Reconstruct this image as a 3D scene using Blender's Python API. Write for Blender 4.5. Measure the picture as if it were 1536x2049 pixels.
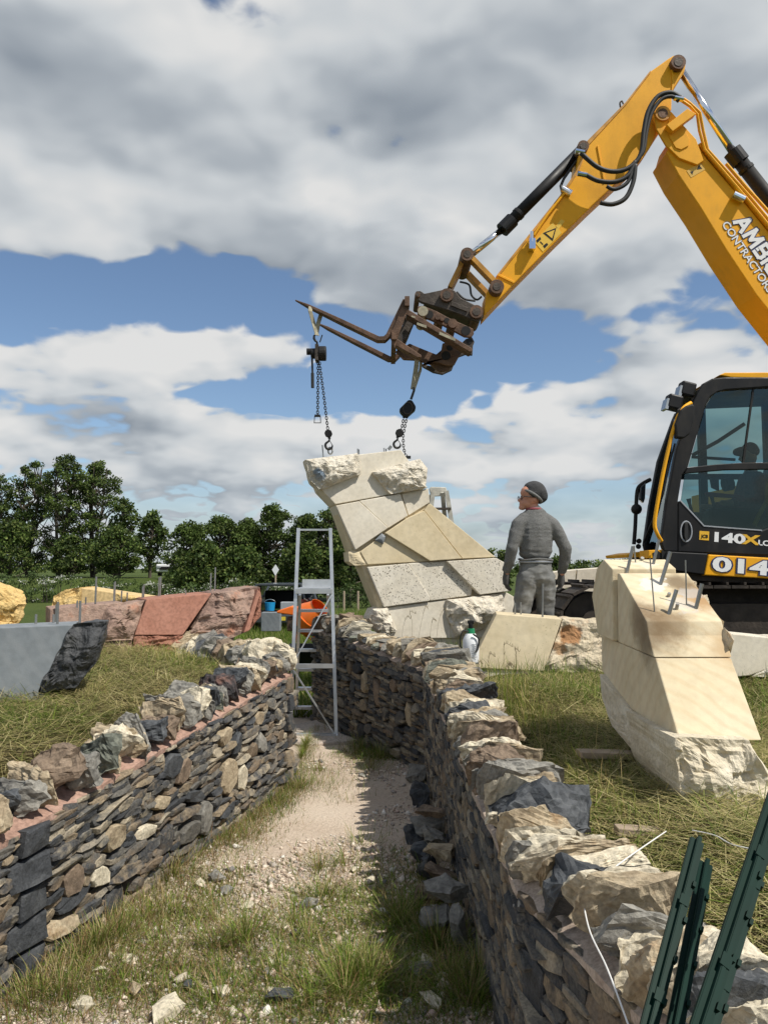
import bpy, bmesh, math, random
import numpy as np
from mathutils import Vector, Matrix, noise as mnoise
random.seed(7); np.random.seed(7)
R = math.radians
for o in list(bpy.data.objects): bpy.data.objects.remove(o)
S = bpy.context.scene
C = S.collection

# ------------------------------------------------------------------ camera, world, sun, exposure
CAMH, PITCH, FPX = 1.6, R(4.2), 1540.0
cam = bpy.data.cameras.new('camera'); camo = bpy.data.objects.new('camera', cam); C.objects.link(camo)
cam.sensor_fit = 'HORIZONTAL'; cam.sensor_width = 36; cam.lens = 36 * FPX / 1536
cam.clip_start = .05; cam.clip_end = 6000
camo.location = (0, 0, CAMH); camo.rotation_euler = (R(90) + PITCH, 0, 0)
S.camera = camo

def ray(u, v):
    dx = (u - 768) / FPX; dy = (1024.5 - v) / FPX
    return Vector((dx, math.cos(PITCH) - dy * math.sin(PITCH), math.sin(PITCH) + dy * math.cos(PITCH)))
def P(u, v, Y):
    d = ray(u, v); t = Y / d.y
    return Vector((d.x * t, Y, CAMH + d.z * t))
def G(u, v, z=0.0):
    d = ray(u, v); t = (z - CAMH) / d.z
    return Vector((d.x * t, d.y * t, z))

SUN_TO = Vector((.47, -.31, .83)).normalized()      # direction towards the sun
SUN_EL = math.asin(SUN_TO.z); SUN_AZ = math.atan2(SUN_TO.x, SUN_TO.y)
sl = bpy.data.lights.new('sun', 'SUN'); sl.energy = 5.0; sl.angle = R(.5); sl.color = (1, .95, .86)
so = bpy.data.objects.new('sun', sl); C.objects.link(so)
so.rotation_euler = SUN_TO.to_track_quat('Z', 'Y').to_euler(); so.location = (6, -4, 12)
vs = S.view_settings
vs.view_transform = 'Standard'; vs.look = 'None'; vs.exposure = 0.0; vs.gamma = 1; vs.use_curve_mapping = False

W = bpy.data.worlds.new('World'); S.world = W; W.use_nodes = True

def build_world():
    nt = W.node_tree; nt.nodes.clear()
    N = nt.nodes.new; L = nt.links.new
    out = N('ShaderNodeOutputWorld')
    sky = N('ShaderNodeTexSky'); sky.sky_type = 'NISHITA'; sky.sun_disc = False
    sky.sun_elevation = SUN_EL; sky.sun_rotation = SUN_AZ; sky.altitude = 50; sky.air_density = 1.0; sky.dust_density = .15; sky.ozone_density = 2.6
    bg1 = N('ShaderNodeBackground'); bg1.inputs['Strength'].default_value = .115
    L(sky.outputs[0], bg1.inputs['Color'])
    def mkgroup(name, outs=('D',)):
        g = bpy.data.node_groups.new(name, 'ShaderNodeTree')
        g.interface.new_socket('V', in_out='INPUT', socket_type='NodeSocketVector')
        g.interface.new_socket('D', in_out='OUTPUT', socket_type='NodeSocketFloat')
        return g
    def tools(nt_):
        gn = nt_.nodes.new; gl = nt_.links.new
        def gm(op, a, b=None, clamp=False):
            n = gn('ShaderNodeMath'); n.operation = op; n.use_clamp = clamp
            for i, x in enumerate((a, b)):
                if x is None: continue
                if isinstance(x, (int, float)): n.inputs[i].default_value = x
                else: gl(x, n.inputs[i])
            return n.outputs[0]
        def gv(op, a, b):
            n = gn('ShaderNodeVectorMath'); n.operation = op
            for i, x in enumerate((a, b)):
                if isinstance(x, (tuple, list)): n.inputs[i].default_value = x
                else: gl(x, n.inputs[i])
            return n
        def mr(x, a, b, c, d, smooth=True):
            n = gn('ShaderNodeMapRange'); n.interpolation_type = 'SMOOTHSTEP' if smooth else 'LINEAR'
            gl(x, n.inputs[0])
            for i, q in enumerate((a, b, c, d)): n.inputs[1 + i].default_value = q
            return n.outputs[0]
        return gn, gl, gm, gv, mr
    # puffs: noise over (horizontal direction, elevation), finer and flatter towards the horizon
    g = mkgroup('cloud_puffs'); gn, gl, gm, gv, mr = tools(g); gi = gn('NodeGroupInput'); go = gn('NodeGroupOutput')
    n1 = gn('ShaderNodeTexNoise'); n1.inputs['Scale'].default_value = 3.1; n1.inputs['Detail'].default_value = 7; n1.inputs['Roughness'].default_value = .47; gl(gi.outputs[0], n1.inputs['Vector'])
    n2 = gn('ShaderNodeTexNoise'); n2.inputs['Scale'].default_value = 10; n2.inputs['Detail'].default_value = 1; gl(gi.outputs[0], n2.inputs['Vector'])
    bil = gm('ABSOLUTE', gm('SUBTRACT', n2.outputs[0], .5))
    gl(gm('ADD', gm('MULTIPLY', gm('SUBTRACT', n1.outputs[0], .5), 1.3), gm('MULTIPLY', gm('SUBTRACT', .09, bil), .55)), go.inputs[0])
    gs = mkgroup('cloud_shade'); gn, gl, gm, gv, mr = tools(gs); gi = gn('NodeGroupInput'); go = gn('NodeGroupOutput')
    n1 = gn('ShaderNodeTexNoise'); n1.inputs['Scale'].default_value = 3.1; n1.inputs['Detail'].default_value = 3.2; n1.inputs['Roughness'].default_value = .47; gl(gi.outputs[0], n1.inputs['Vector'])
    gl(gm('MULTIPLY', gm('SUBTRACT', n1.outputs[0], .5), 1.3), go.inputs[0])
    # cloud banks and gaps as they stood in this sky
    b = mkgroup('cloud_banks'); gn, gl, gm, gv, mr = tools(b); gi = gn('NodeGroupInput'); go = gn('NodeGroupOutput'); tot = None
    BL = [(420, 240, 1000, 400, .36), (1250, 330, 700, 360, .27), (120, 570, 600, 125, -.44), (560, 640, 240, 70, -.16),
          (330, 700, 520, 120, .17), (830, 750, 400, 130, -.36), (480, 800, 330, 55, -.26), (1130, 650, 330, 85, -.32),
          (1300, 790, 420, 160, .21), (500, 900, 620, 95, .17), (1000, 900, 420, 70, .12), (635, 255, 120, 80, -.17),
          (470, 60, 130, 100, -.14), (1460, 560, 200, 90, -.1), (0, 800, 200, 160, .12)]
    for (u, v, ru, rv, amp) in BL:
        d = ray(u, v); a0 = math.atan2(d.x, d.y); e0 = math.atan2(d.z, math.hypot(d.x, d.y))
        q = gv('MULTIPLY', gv('SUBTRACT', gi.outputs[0], (a0, e0, 0)).outputs[0], (FPX / ru, FPX / rv, 0))
        ln = gn('ShaderNodeVectorMath'); ln.operation = 'LENGTH'; gl(q.outputs[0], ln.inputs[0])
        x = mr(ln.outputs['Value'], 0, 1.25, amp, 0); tot = x if tot is None else gm('ADD', tot, x)
    gl(gm('ADD', tot, .045), go.inputs[0])

    _, _, m, vm, mrange = tools(nt)
    tc = N('ShaderNodeTexCoord'); sx = N('ShaderNodeSeparateXYZ'); L(tc.outputs['Generated'], sx.inputs[0])
    hl = m('MAXIMUM', m('SQRT', m('ADD', m('MULTIPLY', sx.outputs[0], sx.outputs[0]), m('MULTIPLY', sx.outputs[1], sx.outputs[1]))), .001)
    hx = m('DIVIDE', sx.outputs[0], hl); hy = m('DIVIDE', sx.outputs[1], hl)
    el = m('MAXIMUM', m('ARCTAN2', sx.outputs[2], hl), -.05); az = m('ARCTAN2', sx.outputs[0], sx.outputs[1])
    wn = N('ShaderNodeTexNoise'); wn.inputs['Scale'].default_value = 7; wn.inputs['Detail'].default_value = 2; L(tc.outputs['Generated'], wn.inputs['Vector'])
    warp = vm('MULTIPLY', vm('SUBTRACT', wn.outputs['Color'], (.5, .5, .5)).outputs[0], (.09, .09, .09)).outputs[0]
    def puff(de, dx, g=g):
        e2 = m('ADD', el, de) if de else el
        gx = m('DIVIDE', 1.0, m('ADD', e2, .30)); c = N('ShaderNodeCombineXYZ')
        L(m('MULTIPLY', m('ADD', hx, dx) if dx else hx, gx), c.inputs[0]); L(m('MULTIPLY', hy, gx), c.inputs[1]); L(m('MULTIPLY', e2, 2.0), c.inputs[2])
        gg = N('ShaderNodeGroup'); gg.node_tree = g; L(vm('ADD', c.outputs[0], warp).outputs[0], gg.inputs[0]); return gg.outputs[0]
    def bank_(de):
        c = N('ShaderNodeCombineXYZ'); L(az, c.inputs[0]); L(m('ADD', el, de) if de else el, c.inputs[1])
        gg = N('ShaderNodeGroup'); gg.node_tree = b; L(vm('ADD', c.outputs[0], vm('MULTIPLY', warp, (.5, .5, 0)).outputs[0]).outputs[0], gg.inputs[0]); return gg.outputs[0]
    b0 = bank_(0); b2 = bank_(.075)
    p0 = puff(0, 0); q0 = puff(0, 0, gs); p1 = puff(.02, .012, gs); p2 = puff(.075, .03, gs)
    d0 = m('ADD', p0, b0)
    alpha = mrange(d0, -.025, .085, 0, 1)
    lit = m('ADD', m('MULTIPLY', m('ADD', m('SUBTRACT', q0, p1), m('MULTIPLY', m('SUBTRACT', p0, q0), .95)), 1.25), m('ADD', m('MULTIPLY', m('SUBTRACT', q0, p2), 1.0), m('MULTIPLY', m('SUBTRACT', b0, b2), .5)))
    thick = mrange(d0, .10, .60, 0, .30)
    lit = m('SUBTRACT', m('ADD', lit, .64), thick, True)
    ramp = N('ShaderNodeValToRGB'); L(lit, ramp.inputs[0]); cr = ramp.color_ramp
    cr.elements[0].position = .08; cr.elements[0].color = (.36, .41, .47, 1)
    cr.elements[1].position = .95; cr.elements[1].color = (.98, .98, .97, 1)
    e = cr.elements.new(.42); e.color = (.55, .60, .65, 1)
    e = cr.elements.new(.66); e.color = (.77, .81, .84, 1)
    # far clouds seen through more air
    hz = mrange(el, 0, .16, .45, 0)
    mx = N('ShaderNodeMix'); mx.data_type = 'RGBA'; L(hz, mx.inputs[0]); L(ramp.outputs[0], mx.inputs[6]); mx.inputs[7].default_value = (.50, .60, .70, 1)
    bg2 = N('ShaderNodeBackground'); L(mx.outputs[2], bg2.inputs['Color']); bg2.inputs['Strength'].default_value = .77
    al = m('MAXIMUM', m('MULTIPLY', alpha, .985), mrange(el, 0, .15, .85, 0))
    ms = N('ShaderNodeMixShader'); L(al, ms.inputs[0]); L(bg1.outputs[0], ms.inputs[1]); L(bg2.outputs[0], ms.inputs[2])
    L(ms.outputs[0], out.inputs[0])
build_world()

# ------------------------------------------------------------------ helpers
ORG = {}
def tag(o, label=None, cat=None, group=None, kind=None):
    if label: o['label'] = label
    if cat: o['category'] = cat
    if group: o['group'] = group
    if kind: o['kind'] = kind
    return o
def thing(name, loc, label, cat, group=None):
    o = bpy.data.objects.new(name, None); C.objects.link(o); o.location = loc; o.empty_display_size = .1
    ORG[o] = Vector(loc); return tag(o, label, cat, group)
def mobj(name, verts, faces, mat, parent=None, smooth=False, origin=None, sharp=None):
    """a mesh object from world coordinates; under a parent, or on its own with its origin at its base"""
    vs_ = np.asarray([tuple(v) for v in verts], dtype=float)
    if parent is not None: og = ORG[parent]
    elif origin is not None: og = Vector(origin)
    else:
        mn = vs_.min(0); mxx = vs_.max(0); og = Vector(((mn[0] + mxx[0]) / 2, (mn[1] + mxx[1]) / 2, mn[2]))
    vs_ = vs_ - np.array(og)
    me = bpy.data.meshes.new(name); me.from_pydata(vs_.tolist(), [], [list(f) for f in faces]); me.update()
    if mat: me.materials.append(mat)
    if smooth: me.shade_smooth()
    o = bpy.data.objects.new(name, me); C.objects.link(o); ORG[o] = og
    if parent is not None: o.parent = parent
    else: o.location = og
    return o
def bmobj(name, bm, mat, parent=None, smooth=False, origin=None):
    bm.verts.ensure_lookup_table(); bm.verts.index_update()
    v = [x.co.copy() for x in bm.verts]; f = [[y.index for y in x.verts] for x in bm.faces]
    bm.free(); return mobj(name, v, f, mat, parent, smooth, origin)
def bevel(o, w=.008, seg=2):
    m = o.modifiers.new('bevel', 'BEVEL'); m.width = w; m.segments = seg; m.limit_method = 'ANGLE'; m.angle_limit = R(35); return o
class MB:
    """collects shapes in world coordinates for one mesh"""
    def __init__(s): s.v = []; s.f = []
    def add(s, v, f):
        b = len(s.v); s.v += [Vector(x) for x in v]; s.f += [[i + b for i in q] for q in f]; return s
    def box(s, c, d, rot=None):
        c = Vector(c); h = Vector(d) / 2; vv = []
        for x in (-1, 1):
            for y in (-1, 1):
                for z in (-1, 1):
                    q = Vector((x * h.x, y * h.y, z * h.z)); vv.append(c + (rot @ q if rot else q))
        return s.add(vv, [(0, 1, 3, 2), (4, 6, 7, 5), (0, 4, 5, 1), (2, 3, 7, 6), (0, 2, 6, 4), (1, 5, 7, 3)])
    def bar(s, a, b, w, h, up=(0, 0, 1)):
        a = Vector(a); b = Vector(b); d = (b - a).normalized(); up = Vector(up)
        x = d.cross(up)
        if x.length < 1e-4: x = d.cross(Vector((0, 1, 0)))
        x.normalize(); y = x.cross(d); vv = []
        for p in (a, b):
            for i, j in ((-1, -1), (1, -1), (1, 1), (-1, 1)): vv.append(p + x * i * w / 2 + y * j * h / 2)
        return s.add(vv, [(3, 2, 1, 0), (4, 5, 6, 7), (0, 1, 5, 4), (1, 2, 6, 5), (2, 3, 7, 6), (3, 0, 4, 7)])
    def cyl(s, a, b, r, r2=None, n=16, cap=True):
        a = Vector(a); b = Vector(b); d = (b - a).normalized(); r2 = r if r2 is None else r2
        x = d.orthogonal().normalized(); y = d.cross(x); vv = []
        for p, rr in ((a, r), (b, r2)):
            for k in range(n):
                t = 2 * math.pi * k / n; vv.append(p + x * math.cos(t) * rr + y * math.sin(t) * rr)
        ff = [(k, (k + 1) % n, n + (k + 1) % n, n + k) for k in range(n)]
        if cap: ff += [tuple(range(n - 1, -1, -1)), tuple(range(n, 2 * n))]
        return s.add(vv, ff)
    def tube(s, pts, r, n=8, close=False):
        pts = [Vector(p) for p in pts]; vv = []; ff = []; m = len(pts); px = None
        rr = r if isinstance(r, (list, tuple)) else [r] * m
        for i, p in enumerate(pts):
            if close: d = pts[(i + 1) % m] - pts[i - 1]
            else: d = pts[min(i + 1, m - 1)] - pts[max(i - 1, 0)]
            d.normalize()
            x = d.orthogonal().normalized() if px is None else (px - d * px.dot(d)).normalized()
            px = x; y = d.cross(x)
            for k in range(n):
                t = 2 * math.pi * k / n; vv.append(p + (x * math.cos(t) + y * math.sin(t)) * rr[i])
        for i in range(m if close else m - 1):
            j = (i + 1) % m
            for k in range(n): ff.append((i * n + k, i * n + (k + 1) % n, j * n + (k + 1) % n, j * n + k))
        if not close: ff += [tuple(range(n - 1, -1, -1)), tuple(range((m - 1) * n, m * n))]
        return s.add(vv, ff)
    def prism(s, front, back):
        """two matching outlines"""
        n = len(front)
        return s.add(list(front) + list(back), [tuple(range(n)), tuple(range(2 * n - 1, n - 1, -1))] + [(k, n + k, n + (k + 1) % n, (k + 1) % n) for k in range(n)])
    def build(s, name, mat, parent=None, smooth=False, origin=None): return mobj(name, s.v, s.f, mat, parent, smooth, origin)
def spline(pts, k=6):
    pts = [Vector(p) for p in pts]; q = [pts[0]] + pts + [pts[-1]]; out = []
    for i in range(1, len(q) - 2):
        for j in range(k):
            t = j / k; a, b, c, d = q[i - 1], q[i], q[i + 1], q[i + 2]
            out.append(.5 * ((2 * b) + (c - a) * t + (2 * a - 5 * b + 4 * c - d) * t * t + (3 * b - a - 3 * c + d) * t ** 3))
    return out + [pts[-1]]
def pxprism(name, pts, y0, y1, mat, parent=None, bev=.01):
    """outline read off the photograph on the plane y0, carried straight back to y1"""
    f = [P(u, v, y0) for u, v in pts]; b = [Vector((p.x, y1, p.z)) for p in f]
    o = MB().prism(f, b).build(name, mat, parent)
    return bevel(o, bev) if bev else o
def nz(p, s=1.0, o=4): return mnoise.fractal(Vector(p) * s, 1.0, 2.0, o)

# ------------------------------------------------------------------ materials
MATS = {}
def nmat(name):
    m = bpy.data.materials.new(name); m.use_nodes = True; MATS[name] = m
    nt = m.node_tree; b = nt.nodes['Principled BSDF']; return m, nt, b, nt.nodes.new, nt.links.new
def plain(name, col, rough=.5, metal=0.0, var=.12, scale=6, bump=0.0, bscale=60, spec=.5, coat=0):
    """paint, metal, cloth: a base colour with soft uneven tone and fine relief"""
    m, nt, b, N, L = nmat(name)
    tc = N('ShaderNodeTexCoord'); n = N('ShaderNodeTexNoise'); n.inputs['Scale'].default_value = scale; n.inputs['Detail'].default_value = 6; L(tc.outputs['Object'], n.inputs['Vector'])
    r = N('ShaderNodeValToRGB'); L(n.outputs[0], r.inputs[0])
    r.color_ramp.elements[0].position = .3; r.color_ramp.elements[1].position = .7
    r.color_ramp.elements[0].color = (*[c * (1 - var) for c in col], 1); r.color_ramp.elements[1].color = (*[min(1, c * (1 + var)) for c in col], 1)
    L(r.outputs[0], b.inputs['Base Color']); b.inputs['Roughness'].default_value = rough; b.inputs['Metallic'].default_value = metal
    b.inputs['Specular IOR Level'].default_value = spec
    if coat: b.inputs['Coat Weight'].default_value = coat
    if bump:
        n2 = N('ShaderNodeTexNoise'); n2.inputs['Scale'].default_value = bscale; n2.inputs['Detail'].default_value = 5; L(tc.outputs['Object'], n2.inputs['Vector'])
        bp = N('ShaderNodeBump'); bp.inputs['Strength'].default_value = bump; bp.inputs['Distance'].default_value = .01; L(n2.outputs[0], bp.inputs['Height']); L(bp.outputs[0], b.inputs['Normal'])
    return m
def stone(name, cols, scale=9, bump=.5, bscale=40, rough=.85, pits=0, rnd=False, veins=None, bands=None, dist=.012, speck=.25):
    """natural stone: a ramp of colours over layered noise; rnd gives every stone its own tone"""
    m, nt, b, N, L = nmat(name)
    tc = N('ShaderNodeTexCoord'); vec = tc.outputs['Object']
    n = N('ShaderNodeTexNoise'); n.inputs['Scale'].default_value = scale; n.inputs['Detail'].default_value = 8; n.inputs['Roughness'].default_value = .62; L(vec, n.inputs['Vector'])
    fac = n.outputs[0]
    r = N('ShaderNodeValToRGB')
    def rampset(r, cols, a=.28, c=.72):
        el = r.color_ramp.elements
        for i, cc in enumerate(cols):
            p = a + (c - a) * i / max(1, len(cols) - 1)
            e = el[i] if i < 2 else el.new(p)
            e.position = p; e.color = (*cc, 1)
    if rnd:
        oi = N('ShaderNodeObjectInfo'); ge = N('ShaderNodeNewGeometry')
        ad = N('ShaderNodeMath'); ad.operation = 'ADD'; L(oi.outputs['Random'], ad.inputs[0]); L(ge.outputs['Random Per Island'], ad.inputs[1])
        fr = N('ShaderNodeMath'); fr.operation = 'FRACT'; L(ad.outputs[0], fr.inputs[0])
        rampset(r, cols, 0, 1); mu = N('ShaderNodeMath'); mu.operation = 'MULTIPLY_ADD'; L(n.outputs[0], mu.inputs[0]); mu.inputs[1].default_value = .35; 
        sb = N('ShaderNodeMath'); sb.operation = 'SUBTRACT'; L(fr.outputs[0], sb.inputs[0]); sb.inputs[1].default_value = .17; L(sb.outputs[0], mu.inputs[2]); L(mu.outputs[0], r.inputs[0])
    else:
        rampset(r, cols); L(fac, r.inputs[0])
    col = r.outputs[0]
    def mixc(f, a, bcol, mode='MIX'):
        mx = N('ShaderNodeMix'); mx.data_type = 'RGBA'; mx.blend_type = mode
        if isinstance(f, float): mx.inputs[0].default_value = f
        else: L(f, mx.inputs[0])
        L(a, mx.inputs[6])
        if isinstance(bcol, tuple): mx.inputs[7].default_value = (*bcol, 1)
        else: L(bcol, mx.inputs[7])
        return mx.outputs[2]
    if speck:
        n3 = N('ShaderNodeTexNoise'); n3.inputs['Scale'].default_value = scale * 7; n3.inputs['Detail'].default_value = 4; L(vec, n3.inputs['Vector'])
        r3 = N('ShaderNodeValToRGB'); r3.color_ramp.elements[0].position = .35; r3.color_ramp.elements[0].color = (1 - speck, 1 - speck, 1 - speck, 1); r3.color_ramp.elements[1].position = .6; r3.color_ramp.elements[1].color = (1 + speck * .3,) * 3 + (1,)
        L(n3.outputs[0], r3.inputs[0]); col = mixc(1.0, col, r3.outputs[0], 'MULTIPLY')
    if bands:
        wv = N('ShaderNodeTexWave'); wv.wave_type = 'BANDS'; wv.bands_direction = 'DIAGONAL'; wv.inputs['Scale'].default_value = bands[1]; wv.inputs['Distortion'].default_value = 7; wv.inputs['Detail'].default_value = 3; wv.inputs['Detail Scale'].default_value = .6; L(vec, wv.inputs['Vector'])
        rr = N('ShaderNodeValToRGB'); rr.color_ramp.elements[0].position = .55; rr.color_ramp.elements[1].position = .95; L(wv.outputs[0], rr.inputs[0])
        f2 = N('ShaderNodeMath'); f2.operation = 'MULTIPLY'; L(rr.outputs[0], f2.inputs[0]); f2.inputs[1].default_value = bands[2]
        col = mixc(f2.outputs[0], col, bands[0])
    if veins:
        vo = N('ShaderNodeTexVoronoi'); vo.feature = 'DISTANCE_TO_EDGE'; vo.inputs['Scale'].default_value = veins[1]
        wn = N('ShaderNodeTexNoise'); wn.inputs['Scale'].default_value = 6; L(vec, wn.inputs['Vector'])
        va = N('ShaderNodeMix'); va.data_type = 'RGBA'; va.inputs[0].default_value = .25; L(vec, va.inputs[6]); L(wn.outputs['Color'], va.inputs[7]); L(va.outputs[2], vo.inputs['Vector'])
        rr = N('ShaderNodeValToRGB'); rr.color_ramp.elements[0].position = 0; rr.color_ramp.elements[0].color = (veins[2],) * 3 + (1,); rr.color_ramp.elements[1].position = .025; rr.color_ramp.elements[1].color = (0, 0, 0, 1); L(vo.outputs['Distance'], rr.inputs[0])
        col = mixc(rr.outputs[0], col, veins[0])
    h = None
    nb = N('ShaderNodeTexNoise'); nb.inputs['Scale'].default_value = bscale; nb.inputs['Detail'].default_value = 8; nb.inputs['Roughness'].default_value = .65; L(vec, nb.inputs['Vector']); h = nb.outputs[0]
    if pits:
        vo = N('ShaderNodeTexVoronoi'); vo.inputs['Scale'].default_value = 42; L(vec, vo.inputs['Vector'])
        nn = N('ShaderNodeTexNoise'); nn.inputs['Scale'].default_value = 7; nn.inputs['Detail'].default_value = 3; L(vec, nn.inputs['Vector'])
        th = N('ShaderNodeMath'); th.operation = 'MULTIPLY'; L(nn.outputs[0], th.inputs[0]); th.inputs[1].default_value = .52 * pits
        lt = N('ShaderNodeMath'); lt.operation = 'LESS_THAN'; L(vo.outputs['Distance'], lt.inputs[0]); L(th.outputs[0], lt.inputs[1])
        col = mixc(lt.outputs[0], col, tuple(c * .45 for c in cols[0]))
        mi = N('ShaderNodeMath'); mi.operation = 'SUBTRACT'; L(h, mi.inputs[0]); L(lt.outputs[0], mi.inputs[1]); h = mi.outputs[0]
    L(col, b.inputs['Base Color']); b.inputs['Roughness'].default_value = rough; b.inputs['Specular IOR Level'].default_value = .3
    bp = N('ShaderNodeBump'); bp.inputs['Strength'].default_value = bump; bp.inputs['Distance'].default_value = dist; L(h, bp.inputs['Height']); L(bp.outputs[0], b.inputs['Normal'])
    m['mixc'] = 0
    return m
def attrmat(name, rough=.8, trans=0.0, attr='col'):
    """blades, leaves and pebbles: each one's own colour, kept on the mesh"""
    m, nt, b, N, L = nmat(name)
    a = N('ShaderNodeAttribute'); a.attribute_name = attr; L(a.outputs['Color'], b.inputs['Base Color']); b.inputs['Roughness'].default_value = rough; b.inputs['Specular IOR Level'].default_value = .25
    if trans:
        t = N('ShaderNodeBsdfTranslucent'); L(a.outputs['Color'], t.inputs['Color'])
        ms = N('ShaderNodeMixShader'); ms.inputs[0].default_value = trans; L(b.outputs[0], ms.inputs[1]); L(t.outputs[0], ms.inputs[2]); L(ms.outputs[0], nt.nodes['Material Output'].inputs[0])
    return m
M_TAN = stone('stone_tan', [(.16, .12, .075), (.34, .27, .18), (.46, .38, .26), (.30, .20, .11)], 11, .8, 35)
M_CREAM = stone('stone_cream', [(.34, .29, .21), (.55, .49, .37), (.66, .59, .45), (.42, .33, .22)], 11, .8, 35)
M_SLATE = stone('stone_slate', [(.034, .037, .041), (.062, .067, .073), (.105, .11, .115)], 8, .7, 30, .6, veins=((.24, .25, .25), 8, .22))
M_SLATEQ = stone('dressed_slate', [(.032, .035, .039), (.058, .062, .068), (.10, .105, .11)], 14, .8, 40, .65)
M_GREY = stone('stone_grey', [(.11, .105, .095), (.23, .22, .195), (.34, .32, .275)], 10, .8, 35)
M_BROWN = stone('stone_brown', [(.10, .075, .055), (.21, .155, .11), (.30, .23, .165)], 10, .8, 35)
M_GREEN = stone('stone_green', [(.08, .09, .075), (.16, .17, .14), (.26, .26, .205)], 10, .8, 35)
M_BLACKPINK = stone('stone_black_pink', [(.03, .03, .03), (.06, .05, .05), (.30, .16, .12)], 9, .8, 30)
ROCKM = dict(t=M_TAN, c=M_CREAM, s=M_SLATE, g=M_GREY, b=M_BROWN, n=M_GREEN, k=M_BLACKPINK)
M_WALLS = stone('walling_stone', [(.042, .045, .049), (.066, .070, .076), (.15, .14, .12), (.048, .051, .056), (.30, .235, .155), (.12, .115, .105), (.22, .165, .11), (.058, .061, .066), (.40, .34, .245), (.10, .10, .095), (.30, .26, .20)], 16, .9, 45, rnd=True)
M_CORE = stone('wall_core', [(.04, .036, .032), (.085, .076, .066)], 20, .5)
M_MORTAR = stone('pink_mortar', [(.27, .165, .125), (.38, .24, .185), (.47, .33, .27)], 9, .6, 50)
M_MORTARG = stone('pale_mortar', [(.34, .26, .21), (.46, .37, .30), (.55, .46, .38)], 14, .4, 70)
M_LIME = stone('limestone', [(.56, .505, .405), (.645, .59, .485), (.70, .65, .55)], 4, .22, 130, .8, pits=.30, dist=.006, speck=.08)
M_LIMEP = stone('pitted_limestone', [(.53, .475, .385), (.63, .58, .48), (.69, .64, .545)], 4, .35, 110, .8, pits=.95, dist=.008, speck=.12)
M_LIMEY = stone('buff_limestone', [(.52, .425, .265), (.60, .505, .335), (.66, .565, .39)], 3, .2, 130, .8, pits=.36, dist=.006, speck=.08)
M_CREAMR = stone('rough_cream_stone', [(.58, .49, .34), (.68, .60, .45), (.74, .67, .53)], 6, .9, 22, .85, dist=.03, speck=.12)
M_LIMER = stone('rough_limestone', [(.56, .495, .385), (.69, .63, .52), (.76, .71, .61)], 12, .9, 26, .85, dist=.03, speck=.15)
M_BUFFR = stone('rough_buff_stone', [(.48, .39, .25), (.60, .51, .36), (.66, .56, .41), (.50, .30, .15)], 5, .9, 22, .85, dist=.03, speck=.15)
M_YEL = stone('yellow_limestone', [(.55, .36, .13), (.68, .48, .20), (.74, .55, .27)], 8, .9, 22, .85, dist=.03, speck=.15)
M_YELS = stone('sawn_yellow_limestone', [(.58, .41, .19), (.66, .49, .25)], 4, .2, 90, .85)
M_RED = stone('sawn_red_sandstone', [(.31, .14, .095), (.385, .19, .135)], 6, .3, 220, .85, speck=.22)
M_REDR = stone('rough_red_sandstone', [(.17, .115, .095), (.30, .20, .16), (.36, .25, .195), (.42, .19, .115)], 4, .9, 18, .85, dist=.03)
M_REDD = stone('split_red_sandstone', [(.27, .11, .07), (.36, .17, .115), (.30, .14, .09)], 9, .9, 24, .85, dist=.03)
M_GSL = stone('sawn_grey_slate', [(.155, .175, .19), (.195, .215, .23), (.23, .25, .265)], 3, .12, 120, .6, speck=.10, bands=((.25, .265, .275), 4, .35))
M_GSLR = stone('split_dark_slate', [(.028, .03, .032), (.06, .062, .065), (.11, .11, .11)], 9, .9, 20, .5, dist=.03)
M_CONC = stone('pale_concrete', [(.42, .35, .285), (.52, .44, .37), (.56, .49, .42)], 5, .4, 60)
M_STEELROD = plain('steel_rod', (.33, .33, .32), .4, .8, .2)
M_ALU = plain('aluminium', (.62, .63, .64), .38, .75, .12, 9)
M_YELLOW = plain('yellow_paint', (.86, .40, .008), .42, 0, .07, 3, .05, 8, spec=.3)
M_YDIRTY = plain('worn_yellow_paint', (.55, .26, .03), .55, 0, .35, 9)
def grimy(m, col, amt=.35, sc=2.2):
    """dust and grease in uneven patches and runs over paint"""
    nt = m.node_tree; N = nt.nodes.new; L = nt.links.new; b = nt.nodes['Principled BSDF']; src = b.inputs['Base Color'].links[0].from_socket
    tc = N('ShaderNodeTexCoord'); mp = N('ShaderNodeMapping'); mp.inputs['Scale'].default_value = (1, 1, .45); L(tc.outputs['Object'], mp.inputs[0])
    n = N('ShaderNodeTexNoise'); n.inputs['Scale'].default_value = sc; n.inputs['Detail'].default_value = 9; n.inputs['Roughness'].default_value = .72; L(mp.outputs[0], n.inputs['Vector'])
    r = N('ShaderNodeMapRange'); L(n.outputs[0], r.inputs[0]); r.inputs[1].default_value = .50; r.inputs[2].default_value = .74; r.inputs[3].default_value = 0; r.inputs[4].default_value = amt
    mx = N('ShaderNodeMix'); mx.data_type = 'RGBA'; L(r.outputs[0], mx.inputs[0]); L(src, mx.inputs[6]); mx.inputs[7].default_value = (*col, 1); L(mx.outputs[2], b.inputs['Base Color'])
    rr = N('ShaderNodeMapRange'); L(n.outputs[0], rr.inputs[0]); rr.inputs[1].default_value = .35; rr.inputs[2].default_value = .7; rr.inputs[3].default_value = b.inputs['Roughness'].default_value; rr.inputs[4].default_value = .75; L(rr.outputs[0], b.inputs['Roughness']); return m
grimy(M_YELLOW, (.34, .20, .06), .40)
M_BLACK = plain('black_paint', (.009, .009, .010), .42, 0, .2, 5, spec=.3)
grimy(M_BLACK, (.07, .062, .05), .35, 3)
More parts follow.
